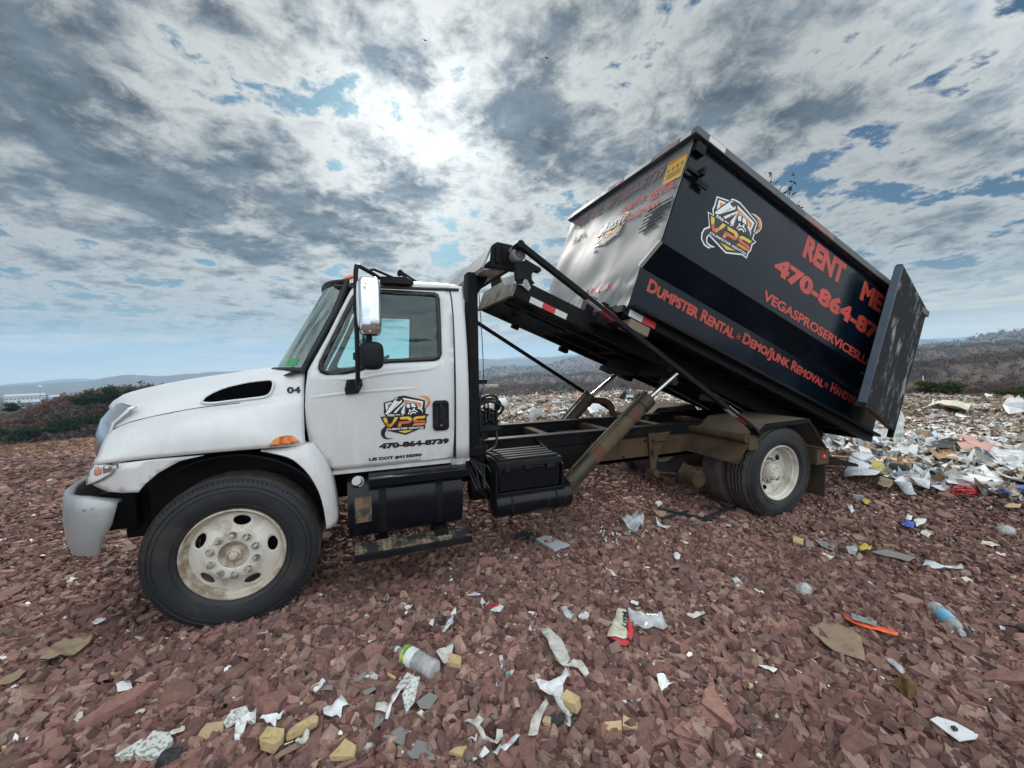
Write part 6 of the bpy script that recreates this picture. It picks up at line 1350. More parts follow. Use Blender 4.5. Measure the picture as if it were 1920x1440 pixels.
# centre
S_('paper_strip', 'dirty', 'paper strip', 'long dirty white strip in the bottom centre, upper length', [(1014, 1200), (1030, 1199), (1045, 1211), (1061, 1240), (1069, 1262), (1060, 1277), (1050, 1272), (1035, 1246), (1024, 1216), (1016, 1207)], .012, .05)
S_('paper_strip', 'dirty', 'paper strip', 'folded-over end of the long dirty strip', [(1058, 1276), (1075, 1262), (1089, 1264), (1105, 1288), (1098, 1294), (1084, 1281)], .012, .055)
S_('tissue', 'paper', 'tissue', 'star-shaped white cloth scrap in the bottom centre', [(1004, 1292), (1012, 1310), (1030, 1314), (1047, 1306), (1061, 1283), (1069, 1290), (1056, 1312), (1056, 1335), (1072, 1366), (1067, 1371), (1046, 1350), (1030, 1330), (1013, 1330), (1005, 1314)], .03, .05, wav=35)
B_k('foam_chunk', 'foam', 'foam', 'yellow foam cube resting on the star-shaped cloth', [(1050, 1345), (1062, 1330), (1087, 1343), (1079, 1360), (1067, 1356)], .05, .09)
S_('paper_strip', 'dirty', 'paper strip', 'curled white strip below the star-shaped cloth', [(990, 1410), (997, 1380), (1006, 1358), (1024, 1334), (1029, 1345), (1013, 1380), (1008, 1408), (999, 1412)], .015, .05)
B_k('heart_ornament', 'dark', 'ornament', 'glittery dark heart-shaped ornament under the foam cube', [(1044, 1384), (1032, 1374), (1032, 1364), (1039, 1360), (1045, 1365), (1052, 1360), (1059, 1365), (1058, 1374)], .015, .05)
B_k('foam_chunk', 'tan', 'foam', 'small tan chunk left of the heart-shaped ornament', [(1016, 1376), (1022, 1366), (1034, 1369), (1032, 1382)], .02, .05)
B_k('foam_chunk', 'tan', 'foam', 'square tan foam block, left of the matching pair', [(1132, 1378), (1165, 1376), (1166, 1393), (1139, 1395)], .03, .05)
B_k('foam_chunk', 'tan', 'foam', 'tilted tan foam block, right of the matching pair', [(1168, 1364), (1196, 1380), (1194, 1394), (1167, 1385)], .03, .05)
S_('tissue', 'dirty', 'tissue', 'torn gauze draped around a stone at the bottom edge', [(869, 1380), (888, 1376), (908, 1385), (900, 1400), (912, 1416), (928, 1420), (932, 1396), (943, 1394), (944, 1408), (932, 1426), (905, 1421), (893, 1402), (880, 1390)], .02, .05)
S_('food_wrapper', 'film', 'wrapper', 'white wrapper with red print pointing up right at the bottom edge', [(924, 1436), (948, 1411), (970, 1402), (975, 1407), (951, 1436), (935, 1442)], .01, .04)
S_('food_wrapper', 'redp', 'wrapper', 'red patch of the bottom edge wrapper', [(941, 1421), (953, 1412), (960, 1410), (950, 1424)], .01, .047)
B_k('foam_chunk', 'foam', 'foam', 'crumbly pale foam piece left of the torn gauze', [(842, 1429), (856, 1420), (875, 1419), (867, 1436)], .015, .035)
ct = S_('carton', 'cream', 'carton', 'torn cream carton with black script beside a red flap', [(1138, 1216), (1150, 1185), (1158, 1161), (1174, 1164), (1178, 1216), (1170, 1224)], .014, .05)
Vt, Ft = text2d('Mary', .03, None, .2); o0 = Gp(1163, 1176); ox = (Gp(1167, 1213)-o0); oy = (Gp(1176, 1176)-o0)
mb = MB(); mb.add([o0+ox*a+oy*b+Vector((0, 0, .112)) for a, b in Vt], Ft); mb.build('carton_lettering', 'ink', ct, smooth=0, org=tuple(ct.location))
S_('carton_flap', 'redp', 'carton', 'bright red carton flap between the cream carton and clear bag', [(1177, 1180), (1189, 1204), (1182, 1226), (1176, 1216)], .012, .05)
S_('carton_flap', 'redp', 'carton', 'red and white printed strip below the cream carton', [(1137, 1202), (1150, 1206), (1180, 1226), (1174, 1231), (1160, 1228), (1140, 1214)], .010, .045)
bg_ = S_('plastic_bag', 'clear', 'plastic bag', 'clear plastic bag with a barcode beside the red carton flap', [(1177, 1171), (1186, 1156), (1206, 1168), (1240, 1178), (1252, 1196), (1226, 1201), (1206, 1207), (1184, 1194)], .035, .05, wav=14)
S_('plastic_scrap', 'film', 'plastic scrap', 'white sticker on the clear bag', [(1184, 1162), (1198, 1167), (1195, 1173), (1182, 1168)], .002, .12)
S_('plastic_scrap', 'clear', 'plastic scrap', 'clear crumpled wrapper left of the small white cup', [(1051, 1160), (1062, 1154), (1078, 1167), (1070, 1176), (1058, 1170)], .02, .03)
blob('plastic_cup', 'film', 'plastic cup', 'small squashed white cup above the long dirty strip', 1094, 1166, 20, 20, .25, .5, 4)
S_('food_wrapper', 'redp', 'wrapper', 'red foil wrapper in front of the step', [(909, 1150), (922, 1145), (936, 1146), (933, 1154), (916, 1157)], .01, .03)
S_('food_wrapper', 'film', 'wrapper', 'white end of the red foil wrapper', [(918, 1160), (938, 1148), (945, 1152), (936, 1163)], .008, .03)
S_('plastic_scrap', 'film', 'plastic scrap', 'shiny white folded scrap above the red foil wrapper', [(875, 1128), (889, 1122), (902, 1130), (890, 1134)], .01, .03)
stick('wood_strip', 'woodp', 'wood strip', 'short pale stick above the shiny white scrap', (873, 1124), (889, 1115), 5)
S_('tissue', 'dirty', 'tissue', 'loose tissue puff above the teal ball', [(897, 1242), (906, 1236), (918, 1236), (925, 1244), (912, 1250)], .015, .03)
stick('wood_strip', 'film', 'plastic strip', 'short white plastic strip pointing at the teal ball', (939, 1243), (943, 1266), 7)
blob('plastic_ball', 'tealp', 'ball', 'small teal ball in the gravel', 953, 1275, 13, 13, .0, .8, 1, 1.)
S_('tissue', 'paper', 'tissue', 'torn white tissue right of centre, under the clear bag', [(1231, 1289), (1244, 1288), (1250, 1296), (1262, 1300), (1250, 1311), (1240, 1320), (1235, 1306)], .015, .035)
stick('wood_strip', 'woodp', 'wood strip', 'pale split wood piece right of the torn white tissue', (1278, 1292), (1316, 1315), 8)
B_k('grey_panel', 'lgrey', 'panel', 'pale blue-grey rectangular panel below the air tank', [(1004, 1022), (1024, 1016), (1069, 1034), (1040, 1045)], .02, .05)
S_('plastic_scrap', 'dark', 'plastic scrap', 'crumpled black plastic left of the blue-grey panel', [(966, 1016), (985, 1010), (1003, 1018), (1000, 1031), (985, 1026), (974, 1028)], .03, .04)
S_('tissue', 'paper', 'tissue', 'white crescent rag by the black rods', [(1229, 978), (1234, 988), (1245, 993), (1259, 995), (1248, 1001), (1236, 999), (1231, 990)], .015, .03)
S_('plastic_bag', 'clear', 'plastic bag', 'clear bead bag spilling beads under the truck frame', [(1160, 988), (1175, 986), (1190, 982), (1208, 990), (1206, 1003), (1190, 1008), (1175, 1002)], .04, .05, wav=20)
g = np.random.default_rng(77); P = [Gp(1120+90*t+12*g.normal(), 1008+14*g.normal()) for t in g.random(90)]; mb = MB()
for p_ in P:
    mb.cm = int(g.integers(0, 5)); r = .009; mb.lathe([(0, -r), (r*.8, -r*.6), (r, 0), (r*.8, r*.6), (0, r)], (p_.x, p_.y, p_.z+.048), 7, ax='z')
o = mb.build('beads', ['paper', 'paper', 'paper', 'redp', 'greenlab'], None, smooth=60, org=tuple(P[0])); o.location = P[0]; tag(o, 'spilled white, red and green beads around the clear bead bag', 'beads', kind='stuff')
for a, b, w, l in (((1232, 962), (1336, 984), 4.5, 'longest thin black rod by the rear wheel, lying nearest the camera'), ((1318, 958), (1388, 966), 5, 'short hollow black rod pointing at the rear wheel'), ((1322, 980), (1388, 956), 5, 'black rod crossing under the rear tyre'), ((1240, 981), (1290, 966), 4, 'broken black rod left of the tan foam bits'), ((1310, 930), (1375, 965), 4, 'black rod leading back under the axle')):
    stick('black_rod', 'dark', 'rod', l, a, b, w, 1.)
B_k('foam_chunk', 'tan', 'foam', 'flat tan scrap under the longest black rod', [(1224, 961), (1250, 965), (1246, 978), (1232, 974)], .01, .03)
B_k('foam_chunk', 'foam', 'foam', 'tan foam bit beside the black rods, nearer the rear wheel', [(1308, 972), (1316, 967), (1321, 973), (1310, 979)], .015, .03)
S_('tissue', 'paper', 'tissue', 'scrap of tissue left of the rods, near the lift cylinder foot', [(1228, 950), (1238, 947), (1243, 953), (1234, 958)], .012, .03)
S_('tissue', 'paper', 'tissue', 'small knotted tissue in open gravel right of the bead bag', [(1262, 1050), (1270, 1046), (1276, 1054), (1273, 1063), (1264, 1058)], .014, .03)
S_('plastic_scrap', 'cream', 'plastic scrap', 'pale pink peeled scrap in open gravel', [(1134, 1074), (1146, 1080), (1157, 1091), (1146, 1091), (1137, 1083)], .01, .03)
B_k('board_shard', 'lgrey', 'board shard', 'white triangle chip in open gravel below the panel', [(1073, 1109), (1083, 1098), (1083, 1112)], .004, .04)
stick('wood_strip', 'wwood', 'wood strip', 'brown lath right of the pale pink scrap', (1170, 1097), (1204, 1099), 6)
stick('wood_strip', 'woodp', 'wood strip', 'pale splinter just above the clear bag', (1193, 1153), (1224, 1134), 5)
stick('wood_strip', 'woodp', 'wood strip', 'short splinter right of the clear bag', (1273, 1149), (1287, 1139), 4)
S_('tissue', 'dirty', 'tissue', 'crumpled tissue right of the clear bag', [(1287, 1168), (1300, 1167), (1318, 1160), (1322, 1168), (1306, 1173), (1291, 1174)], .015, .03)
# right
ow = S_('candy_wrapper', 'orangep', 'wrapper', 'bright orange wrapper strip with a silver middle', [(1580, 1171), (1592, 1177), (1640, 1193), (1684, 1207), (1682, 1214), (1645, 1204), (1600, 1190), (1583, 1180)], .006, .05)
cc0 = ow.location
pq = [Gp(*q)+Vector((0, 0, .092)) for q in [(1594, 1174), (1644, 1191), (1640, 1199), (1598, 1187)]]
MB().add(pq, [(0, 1, 2, 3)]).build('silver_band', pm('silver_foil', (.45, .47, .47), .3, .5, dirt=.9, dcol=(.02, .02, .02), dscale=30.), ow, smooth=0, org=tuple(cc0))
blob('plastic_cup', 'clear', 'plastic cup', 'clear round plastic lid above the muddy cardboard', 1507, 1118, 34, 30, .12, .5, 6)
S_('plastic_cup', 'film', 'plastic cup', 'torn white cup left of the clear round lid', [(1372, 1095), (1381, 1094), (1390, 1100), (1401, 1112), (1393, 1119), (1379, 1108)], .02, .03)
S_('paper_scrap', 'paper', 'paper scrap', 'bright white curved scrap left of the muddy cardboard', [(1421, 1266), (1436, 1267), (1458, 1275), (1450, 1284), (1435, 1276)], .006, .04)
S_('plastic_scrap', 'clear', 'plastic scrap', 'pointed clear sliver above the brown sponge', [(1656, 1249), (1680, 1259), (1696, 1280), (1692, 1287), (1672, 1270)], .008, .04)
blob('rubbish_lump', 'moss', 'rubbish', 'brown spongy lump at lower right', 1700, 1312, 42, 46, .35, .5, 8)
B_k('foam_plate', 'paper', 'foam plate', 'flat white foam plate with a dark dent at lower right', [(1742, 1374), (1756, 1368), (1790, 1379), (1833, 1403), (1829, 1411), (1796, 1415), (1770, 1396)], .006, .05)
B_k('rubble_chip', 'dark', 'rubble', 'dark pebble sitting on the white foam plate', [(1780, 1391), (1788, 1390), (1795, 1397), (1788, 1399)], .01, .062)
stick('wood_strip', 'woodp', 'wood strip', 'pale peg lying upright above the foam plate', (1843, 1340), (1852, 1362), 7)
stick('wood_strip', 'lgrey', 'plastic strip', 'thin grey strip at the right edge below the peg', (1875, 1375), (1906, 1393), 4)
B_k('foam_chunk', 'foam', 'foam', 'bright tan foam square in the gravel right of the rear wheel', [(1487, 1016), (1506, 1023), (1504, 1034), (1486, 1027)], .02, .05)
B_k('board_shard', 'slate', 'board shard', 'dark grey shard beside the bright tan square', [(1510, 1022), (1524, 1024), (1527, 1035), (1511, 1034)], .006, .03)
B_k('board_shard', 'slate', 'board shard', 'pointed grey shard second from the tan square', [(1526, 1021), (1545, 1024), (1567, 1034), (1561, 1043), (1540, 1034)], .006, .035)
B_k('board_shard', 'slate', 'board shard', 'large ragged grey shingle right of the orange scrap', [(1633, 1046), (1662, 1041), (1692, 1049), (1716, 1057), (1703, 1065), (1680, 1058), (1655, 1053)], .006, .04)
S_('plastic_scrap', 'yelp', 'plastic scrap', 'crumpled orange-yellow scrap beside the ragged shingle', [(1608, 1037), (1620, 1032), (1634, 1040), (1629, 1048), (1612, 1046)], .02, .04)
S_('plastic_scrap', 'clear', 'plastic scrap', 'clear crumple left of the orange-yellow scrap', [(1585, 1040), (1600, 1035), (1609, 1042), (1604, 1054), (1590, 1050)], .02, .04)
S_('plastic_spoon', 'film', 'spoon', 'white bone-shaped plastic strip at right', [(1729, 1072), (1735, 1063), (1748, 1068), (1770, 1074), (1790, 1076), (1800, 1069), (1808, 1077), (1798, 1082), (1780, 1079), (1742, 1077)], .012, .035)
S_('rubber_glove', 'bluep', 'glove', 'blue rubber scrap under two white scraps', [(1688, 993), (1700, 985), (1714, 990), (1713, 1000), (1698, 1001)], .02, .03)
S_('paper_scrap', 'paper', 'paper scrap', 'white scrap above the blue rubber', [(1697, 984), (1702, 975), (1711, 979), (1708, 987)], .012, .04)
S_('paper_scrap', 'paper', 'paper scrap', 'white leaf right of the blue rubber', [(1712, 985), (1722, 982), (1737, 985), (1730, 994), (1718, 996)], .015, .03)
S_('paper_scrap', 'cream', 'paper scrap', 'cream scrap below the blue rubber', [(1724, 1010), (1734, 1004), (1747, 1012), (1740, 1018)], .012, .03)
blob('plastic_cup', 'clear', 'plastic cup', 'clear cup lying on its side at the right edge', 1887, 1004, 34, 20, .1, .6, 9)
S_('paper_scrap', 'cream', 'paper scrap', 'pinkish paper near the right edge', [(1833, 1029), (1847, 1024), (1860, 1028), (1876, 1033), (1860, 1037)], .01, .03)
S_('plastic_scrap', 'yelp', 'plastic scrap', 'yellow scrap behind the rear mud flap', [(1613, 946), (1622, 942), (1632, 950), (1624, 956)], .015, .03)
stick('plastic_tube', 'greyp', 'tube', 'short grey tube above the yellow scrap', (1598, 938), (1618, 940), 6, 1.)
S_('tissue', 'paper', 'tissue', 'white tissue left of the yellow scrap', [(1588, 958), (1596, 955), (1602, 967), (1596, 971)], .012, .03)
S_('foam_pad', 'foam', 'foam', 'cream foam pad at the right edge', [(1881, 958), (1898, 953), (1914, 957), (1912, 963), (1886, 963)], .01, .04)
S_('paper_scrap', 'paper', 'paper scrap', 'white scrap below the pointed grey shards', [(1538, 1049), (1549, 1050), (1564, 1057), (1552, 1061)], .008, .03)
# pile at the edge of the refuse field
B_k('foam_slab', 'paper', 'foam slab', 'thick white foam slab behind the red netting', [(1784, 914), (1800, 898), (1850, 900), (1879, 919), (1866, 924), (1826, 922)], .07, .12)
c = Gp(1814, 930); g2 = random.Random(3); pts = [c+Vector((g2.uniform(-.24, .24), g2.uniform(-.10, .12), .02+g2.uniform(0, .11))) for k in range(52)]
mb = MB(); mb.tube(resample(pts, 260), .006, 6); o = mb.build('red_netting', 'redp', None, org=tuple(c)); o.location = c; reg(o, 'tangle of bright red netting in front of the foam slab', 'netting')
S_('cloth', 'pinkc', 'cloth', 'salmon pink cloth on the refuse', [(1792, 853), (1806, 832), (1822, 838), (1840, 848), (1868, 858), (1860, 865), (1830, 858), (1812, 864)], .07, .12, wav=6)
S_('paper_bag', 'brownbag', 'paper bag', 'crushed brown paper bag beside the dark panel', [(1742, 868), (1752, 856), (1768, 851), (1782, 856), (1800, 870), (1796, 883), (1768, 884)], .07, .10, wav=7)
B_k('scrap_panel', 'dark', 'panel', 'dark grey panel leaning behind the brown paper bag', [(1730, 858), (1745, 845), (1768, 842), (1792, 851), (1786, 862)], .02, .16)
for a, b, w, mt, l in (((1556, 852), (1716, 872), 5, 'wwood', 'long brown trim board under the plastic sheet'), ((1560, 860), (1700, 868), 4, 'woodp', 'thin pale trim board just in front of the brown one'), ((1590, 866), (1745, 878), 4, 'wwood', 'third trim board, nearest the camera'), ((1695, 840), (1790, 872), 4, 'dark', 'dark strip pointing at the pink cloth'), ((1540, 880), (1652, 892), 6, 'dark', 'black edging strip leading out from under the truck')):
    stick('trim_board', mt, 'board', l, a, b, w, .5)
B_k('trim_board', 'woodp', 'board', 'wide pale plank in the pile by the jar', [(1648, 872), (1690, 866), (1762, 880), (1756, 886), (1700, 884)], .02, .10)
a_, b_ = Gp(1668, 894), Gp(1702, 899); jr = MB().cyl(a_+Vector((0, 0, .12)), b_+Vector((0, 0, .12)), .095, n=28).build('glass_jar', 'dark', None, org=tuple(a_), bevel=.01); jr.location = a_; reg(jr, 'black cylindrical jar lying on its side in the pile', 'jar')
dj = (a_-b_).normalized(); MB().cyl(a_+Vector((0, 0, .12)), a_+Vector((0, 0, .12))+dj*.02, .10, n=28).build('jar_lid', 'greyp', jr, org=tuple(a_))
for nm, mt, ct_, l, pl2, am in (
 ('plastic_sheet', 'film', 'plastic sheet', 'clear wrinkled plastic sheet nearest the mud flap', [(1582, 904), (1592, 886), (1606, 879), (1625, 886), (1655, 905), (1640, 913), (1600, 911)], .10),
 ('plastic_sheet', 'film', 'plastic sheet', 'crumpled grey-white sheet behind the clear wrinkled one', [(1590, 880), (1608, 864), (1628, 868), (1640, 880), (1618, 884)], .08),
 ('plastic_sheet', 'film', 'plastic sheet', 'twisted white rag hanging off the pile toward the gravel', [(1675, 921), (1686, 909), (1698, 918), (1708, 932), (1718, 946), (1700, 946), (1690, 932)], .05),
 ('plastic_sheet', 'film', 'plastic sheet', 'puffed white bag right of the black jar', [(1704, 903), (1716, 894), (1734, 902), (1744, 915), (1742, 932), (1722, 928), (1706, 918)], .08),
 ('plastic_sheet', 'film', 'plastic sheet', 'white film heap behind the black jar', [(1668, 858), (1690, 850), (1722, 856), (1718, 870), (1690, 872)], .09),
 ('plastic_sheet', 'film', 'plastic sheet', 'wide white bag at the right edge behind the foam slab', [(1848, 874), (1866, 862), (1890, 861), (1925, 876), (1925, 893), (1890, 888), (1865, 884)], .09),
 ('plastic_sheet', 'film', 'plastic sheet', 'small white bag between the paper bag and the foam slab', [(1782, 872), (1800, 862), (1815, 868), (1806, 880), (1790, 884)], .05),
 ('plastic_scrap', 'lightblue', 'plastic scrap', 'light blue plastic tub piece on the refuse above the pink cloth', [(1744, 823), (1758, 817), (1764, 824), (1752, 830)], .03),
 ('plastic_scrap', 'tealp', 'plastic scrap', 'teal plastic piece in front of the wide white bag', [(1875, 888), (1883, 880), (1895, 880), (1892, 889)], .03),
 ('plastic_scrap', 'bluep', 'plastic scrap', 'royal blue plastic piece at the right edge', [(1894, 928), (1908, 920), (1925, 924), (1922, 934), (1904, 937)], .03),
 ('plastic_scrap', 'bluep', 'plastic scrap', 'blue scrap below the royal blue piece', [(1866, 937), (1880, 933), (1897, 939), (1886, 943)], .02),
 ('cardboard_sheet', 'card', 'cardboard', 'brown box corner at the front of the pile', [(1644, 924), (1650, 912), (1674, 916), (1672, 928), (1656, 932)], .03),
 ('plastic_scrap', 'yelp', 'plastic scrap', 'yellow printed bag poking out of the pile', [(1628, 896), (1640, 880), (1662, 892), (1664, 904), (1646, 900)], .05),
 ('plastic_sheet', 'film', 'plastic sheet', 'white mound of bags far right on the refuse', [(1878, 776), (1892, 766), (1910, 766), (1925, 776), (1924, 783), (1890, 782)], .22),
 ('plastic_sheet', 'film', 'plastic sheet', 'white bag right behind the tailgate on the skyline', [(1716, 748), (1728, 741), (1742, 744), (1740, 750), (1722, 752)], .18),
 ('plastic_sheet', 'cream', 'plastic sheet', 'long cream foam sheet across the distant refuse', [(1738, 768), (1760, 762), (1800, 762), (1824, 766), (1810, 772), (1760, 772)], .12),
 ('plastic_sheet', 'film', 'plastic sheet', 'white bag mound seen under the raised frame', [(1098, 774), (1108, 762), (1124, 762), (1136, 772), (1132, 782), (1106, 782)], .25),
 ('cardboard_sheet', 'card', 'cardboard', 'brown box on the skyline beside the rust orange tree', [(1006, 758), (1016, 751), (1025, 754), (1022, 760)], .15),
 ('plastic_sheet', 'pinkc', 'plastic sheet', 'magenta pink bag on the skyline under the tarp arm', [(1072, 758), (1082, 750), (1092, 753), (1090, 760)], .2),
 ('plastic_sheet', 'dark', 'plastic sheet', 'black sheeting on the skyline under the frame', [(1160, 748), (1178, 740), (1204, 742), (1200, 750)], .15)):
    S_(nm, mt, ct_, l, pl2, am, .08, .003, wav=8 if am > .06 else 16)
# plastic film pouring out behind the dumpster
pl2 = [(1621, 806), (1640, 803), (1660, 806), (1676, 800), (1690, 762), (1696, 792), (1698, 826), (1703, 843), (1680, 848), (1662, 840), (1640, 843), (1612, 858), (1618, 832)]
P2 = [(float(U(a, b, 1.3)[0]), float(U(a, b, 1.3)[2])) for a, b in pl2]; c = UP(1655, 830, 1.3)
mb = panel(P2, [], .07, lambda a, b: (a, 1.3+.10*noise.noise(Vector((a*6, b*1.5, 0)))+.03*noise.noise(Vector((a*20, b*8, 0))), b)); o = mb.build('plastic_curtain', plastic('milky_film', (.74, .77, .78), .22, .2), None, smooth=60, org=tuple(c)); o.location = c; reg(o, 'milky plastic sheeting hanging out of the dumpster rear to the ground', 'plastic sheet')
# lid, bucket
P2 = [(float(U(a, b, 7.2)[0]), float(U(a, b, 7.2)[2])) for a, b in [(990, 788), (992, 776), (998, 768), (1008, 766), (1019, 772), (1023, 782), (1022, 788)]]; c = UP(1006, 786, 7.2)
o = panel(P2, [], .08, lambda a, b: (a, 7.2+.15*noise.noise(Vector((a*3, b*3, 0)))+.3*(b-c.z), b)).build('bin_lid', 'greyp', None, smooth=60, org=tuple(c)); o.location = c; o.modifiers.new('s', 'SOLIDIFY').thickness = .02; reg(o, 'grey bin lid with a yellow mark, standing in the refuse behind the frame', 'bin lid')
MB().prism([(c.x+.0+a, c.z+.14+b) for a, b in ell(0, 0, .05, .035, 10)], 7.17, 7.18).build('yellow_mark', 'yelp', o, org=tuple(c))
a_, b_ = UP(924, 757, 8.2), UP(943, 755, 8.2); o = MB().lathe([(0, 0), (.135, .0), (.14, .02), (.155, .36), (.165, .36), (.165, .40), (.15, .40), (.14, .05), (0, .05)], (a_.x, 8.2, a_.z), 30, ax='x').build('bucket', 'paper', None, org=tuple(a_), smooth=40); o.location = a_; reg(o, 'white plastic bucket lying on the refuse just behind the cab', 'bucket')
# leafy brush sticking out of the dumpster
c = Vector((O0+DV*1.75+UV*1.8)); c.y = .55; br = thing('brush_branch', tuple(c), 'dry leafy branches sticking up over the dumpster rim', 'branch')
g2 = random.Random(9)
for tip in ((1447, 328), (1490, 330), (1478, 352), (1462, 352), (1495, 384), (1452, 345)):
    e_ = UP(tip[0], tip[1], .35+g2.random()*.3); s_ = Vector((e_.x+g2.uniform(-.1, .1), e_.y, 0)); s0, w0 = (e_-O0).dot(DV), (e_-O0).dot(UV); s_ = DW(s0+.15+g2.uniform(-.1, .1), e_.y, 1.5)
    mb = MB(); pth = resample([s_, (s_+e_)/2+Vector((g2.uniform(-.05, .05), 0, g2.uniform(-.05, .05))), e_], 14); mb.tube(pth, [.008-.0005*k for k in range(14)], 5)
    for k in range(4, 14):
        for q in range(2):
            d = Vector((g2.uniform(-1, 1), g2.uniform(-1, 1), g2.uniform(-.6, 1))).normalized()*g2.uniform(.04, .10); e2 = Vector((g2.uniform(-1, 1), g2.uniform(-1, 1), g2.uniform(-1, 1))).normalized()*.02; p0 = pth[k]
            mb.add([p0, p0+d*.5+e2, p0+d, p0+d*.5-e2], [(0, 1, 2, 3)])
    mb.build('twig', pm('dry_leaf', (.045, .05, .035), .8) if 'leafm' not in globals() else leafm, br); leafm = bpy.data.materials.get('dry_leaf')
# rocks big enough to single out
RK = [(516, 1330, 78, 46, 'largest dark red rock at the lower left, right of the foam blocks'), (700, 1238, 56, 40, 'blocky red rock left of the juice bottle'), (1078, 1318, 52, 32, 'red rock touching the star-shaped cloth'), (225, 1345, 84, 44, 'long flat rock at lower left below the foil scrap'), (336, 1318, 78, 38, 'pale topped rock left of the largest dark red rock'), (990, 1440, 80, 40, 'reddish rock cut by the bottom edge beside the red wrapper'), (1022, 1143, 34, 24, 'smooth round red stone in the middle gravel'), (1115, 1135, 40, 22, 'flat rounded stone right of the smooth round one'), (1290, 1222, 36, 24, 'lone red stone below the right end of the clear bag'), (1480, 1310, 60, 34, 'tilted slab below the muddy cardboard'), (1590, 1420, 90, 40, 'flat brown slab cut by the bottom edge at right'), (1640, 1252, 46, 30, 'angular stone beside the muddy cardboard corner'), (1880, 1290, 64, 30, 'long slab at the right edge below the water bottle'), (1345, 1350, 80, 40, 'sandy faced broad slab right of the tan foam pair'), (1212, 1420, 60, 38, 'wedge rock at the bottom edge below the tan foam pair')]
for k, (px, py, w, h, l) in enumerate(RK):
    c = Gp(px, py); dep = (c-Vector(CAM)).dot(Vector(AX[2])); g = np.random.default_rng(900+k); s = w/FPX*dep
    v_, f_, c_ = slabs(np.array([c.x]), np.array([c.y]), np.array([s*.92]), g, SH[[0, 1, 7]], thick=(.28, .5), tilt=.12, lift=.22, k=8)
    o = np_mesh('rock', v_-np.array(c), f_, ['shale'], c_, False); o.location = c; md = o.modifiers.new('b', 'BEVEL'); md.width = .004; md.segments = 2; reg(o, l, 'rock')
# far buildings
def far_box(name, x0, x1, ytop, ybot, dist, depth, mat, cat, label, roof=None, win=0):
    d0, d1 = ray(x0, ybot), ray(x1, ybot); a = CAM+d0/math.hypot(d0[0], d0[1])*dist; b = CAM+d1/math.hypot(d1[0], d1[1])*dist
    dt = ray((x0+x1)/2, ytop); zt = CAM[2]+dt[2]/math.hypot(dt[0], dt[1])*dist; zb = min(float(H(*a[:2])), float(H(*b[:2])), a[2], b[2])-1
    away = Vector((a[0]+b[0]-2*CAM[0], a[1]+b[1]-2*CAM[1], 0)).normalized()*depth; a, b = Vector((a[0], a[1], zb)), Vector((b[0], b[1], zb)); up = Vector((0, 0, zt-zb)); c = (a+b)/2
    root = thing(name, tuple(c), label, cat); MB().hexa([a, b, b+away, a+away, a+up, b+up, b+away+up, a+away+up]).build('wall', mat, root, smooth=0)
    o = (a-b).normalized()*.6; MB().hexa([a+up+o-away*.02, b+up-o-away*.02, b+away+up-o, a+away+up+o, a+up*1.03+o-away*.02, b+up*1.03-o-away*.02, b+away+up*1.03-o, a+away+up*1.03+o]).build('roof', roof or 'lgrey', root, smooth=0)
    for k in range(win):
        t = (k+.5)/win; q = a.lerp(b, t)-away*.004+Vector((0, 0, (zt-zb)-(zt-a[2])*1.0))*0+up*.82; w_ = (b-a)/win*.28; MB().hexa([q-w_, q+w_, q+w_+away*.01, q-w_+away*.01, q-w_+up*.06, q+w_+up*.06, q+w_+away*.01+up*.06, q-w_+away*.01+up*.06]).build('window', 'dark', root, smooth=0)
    return root
far_box('warehouse', 8, 86, 743, 753, 1450, 120, 'paper', 'warehouse', 'long white warehouse on the valley floor at the far left', win=10)
far_box('warehouse', 92, 134, 744, 750, 1650, 100, 'paper', 'warehouse', 'shorter white warehouse right of the long one, half behind pines', win=6)
far_box('warehouse', 20, 96, 754, 759, 1150, 60, 'lgrey', 'warehouse', 'low grey shed in front of the long white warehouse', win=6)
far_box('house', 911, 934, 723, 730, 560, 14, 'tan', 'house', 'tan house in the woods just right of the black post', 'brownbag', 5)
far_box('barn', 1013, 1031, 703, 706, 1500, 30, 'paper', 'barn', 'tiny white barn at the foot of the blue hill under the tarp arm', win=3)
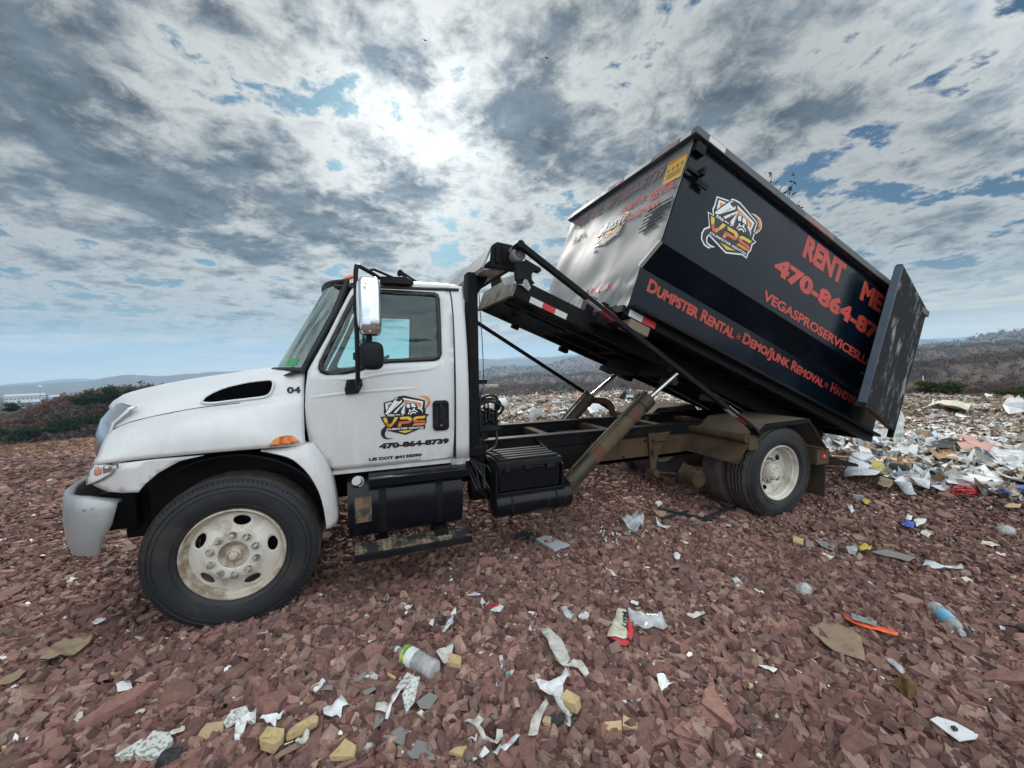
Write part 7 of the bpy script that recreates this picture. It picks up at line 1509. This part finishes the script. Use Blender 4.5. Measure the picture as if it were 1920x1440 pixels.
c = Vector(CAM+ray(75, 755)/math.hypot(*ray(75, 755)[:2])*900); t_ = Vector(CAM+ray(75, 725)/math.hypot(*ray(75, 725)[:2])*900); r_ = thing('light_mast', tuple(c), 'thin mast with a round white top above the far left warehouse', 'mast')
MB().cyl(c-Vector((0, 0, 20)), t_, .45, .35, 8).build('pole', 'greyp', r_); MB().lathe([(0, -2.2), (1.9, -1.1), (2.2, 0), (1.9, 1.1), (0, 2.2)], t_, 14, ax='z').build('lamp_head', 'paper', r_)
# birds
for px, py, l in ((797, 76, 'tiny dark bird soaring below the upper edge of the sky'), (1025, 109, 'tiny dark bird soaring right of the sun glow')):
    d = ray(px, py); c = Vector(CAM+d*90); mb = MB(); s = .42
    mb.add([c+Vector(q)*s for q in ((-1.3, 0, .35), (-.6, .15, .1), (0, .2, 0), (.6, .15, .1), (1.3, 0, .35), (.6, -.25, .1), (0, -.4, -.03), (-.6, -.25, .1), (0, -.75, 0), (0, .5, 0))], [(0, 1, 7), (1, 2, 6, 7), (2, 3, 5, 6), (3, 4, 5), (6, 8, 7), (2, 9, 1), (2, 3, 9)])
    o = mb.build('bird', 'dark', None, org=tuple(c)); o.location = c; md = o.modifiers.new('s', 'SOLIDIFY'); md.thickness = .06; reg(o, l, 'bird')
for k, lst in USED.items():
    if len(lst) > 1:
        for o in lst: o['group'] = k.replace('_', ' ')+' pieces on the tip' if k != 'bird' else 'birds in the sky'

# ================================================================== HAZE
hm = bpy.data.materials.new('haze'); hm.use_nodes = True; N = NT(hm.node_tree)
pv = N.n('ShaderNodeVolumePrincipled', i={'Color': (.45, .69, .92, 1), 'Density': 1.6e-4, 'Anisotropy': .2})
N.t.links.new(pv.outputs[0], N.n('ShaderNodeOutputMaterial').inputs['Volume'])
hb = MB(); zlo = float(Z.min())-1; zhi = float(max(Z.max(), 60))+40; hb.box((-9900, -9900, zlo), (9900, 9900, zhi)); hz_o = hb.build('haze', hm, None, smooth=0); tag(hz_o, 'pale blue haze over the valley and hills', 'haze', kind='stuff')
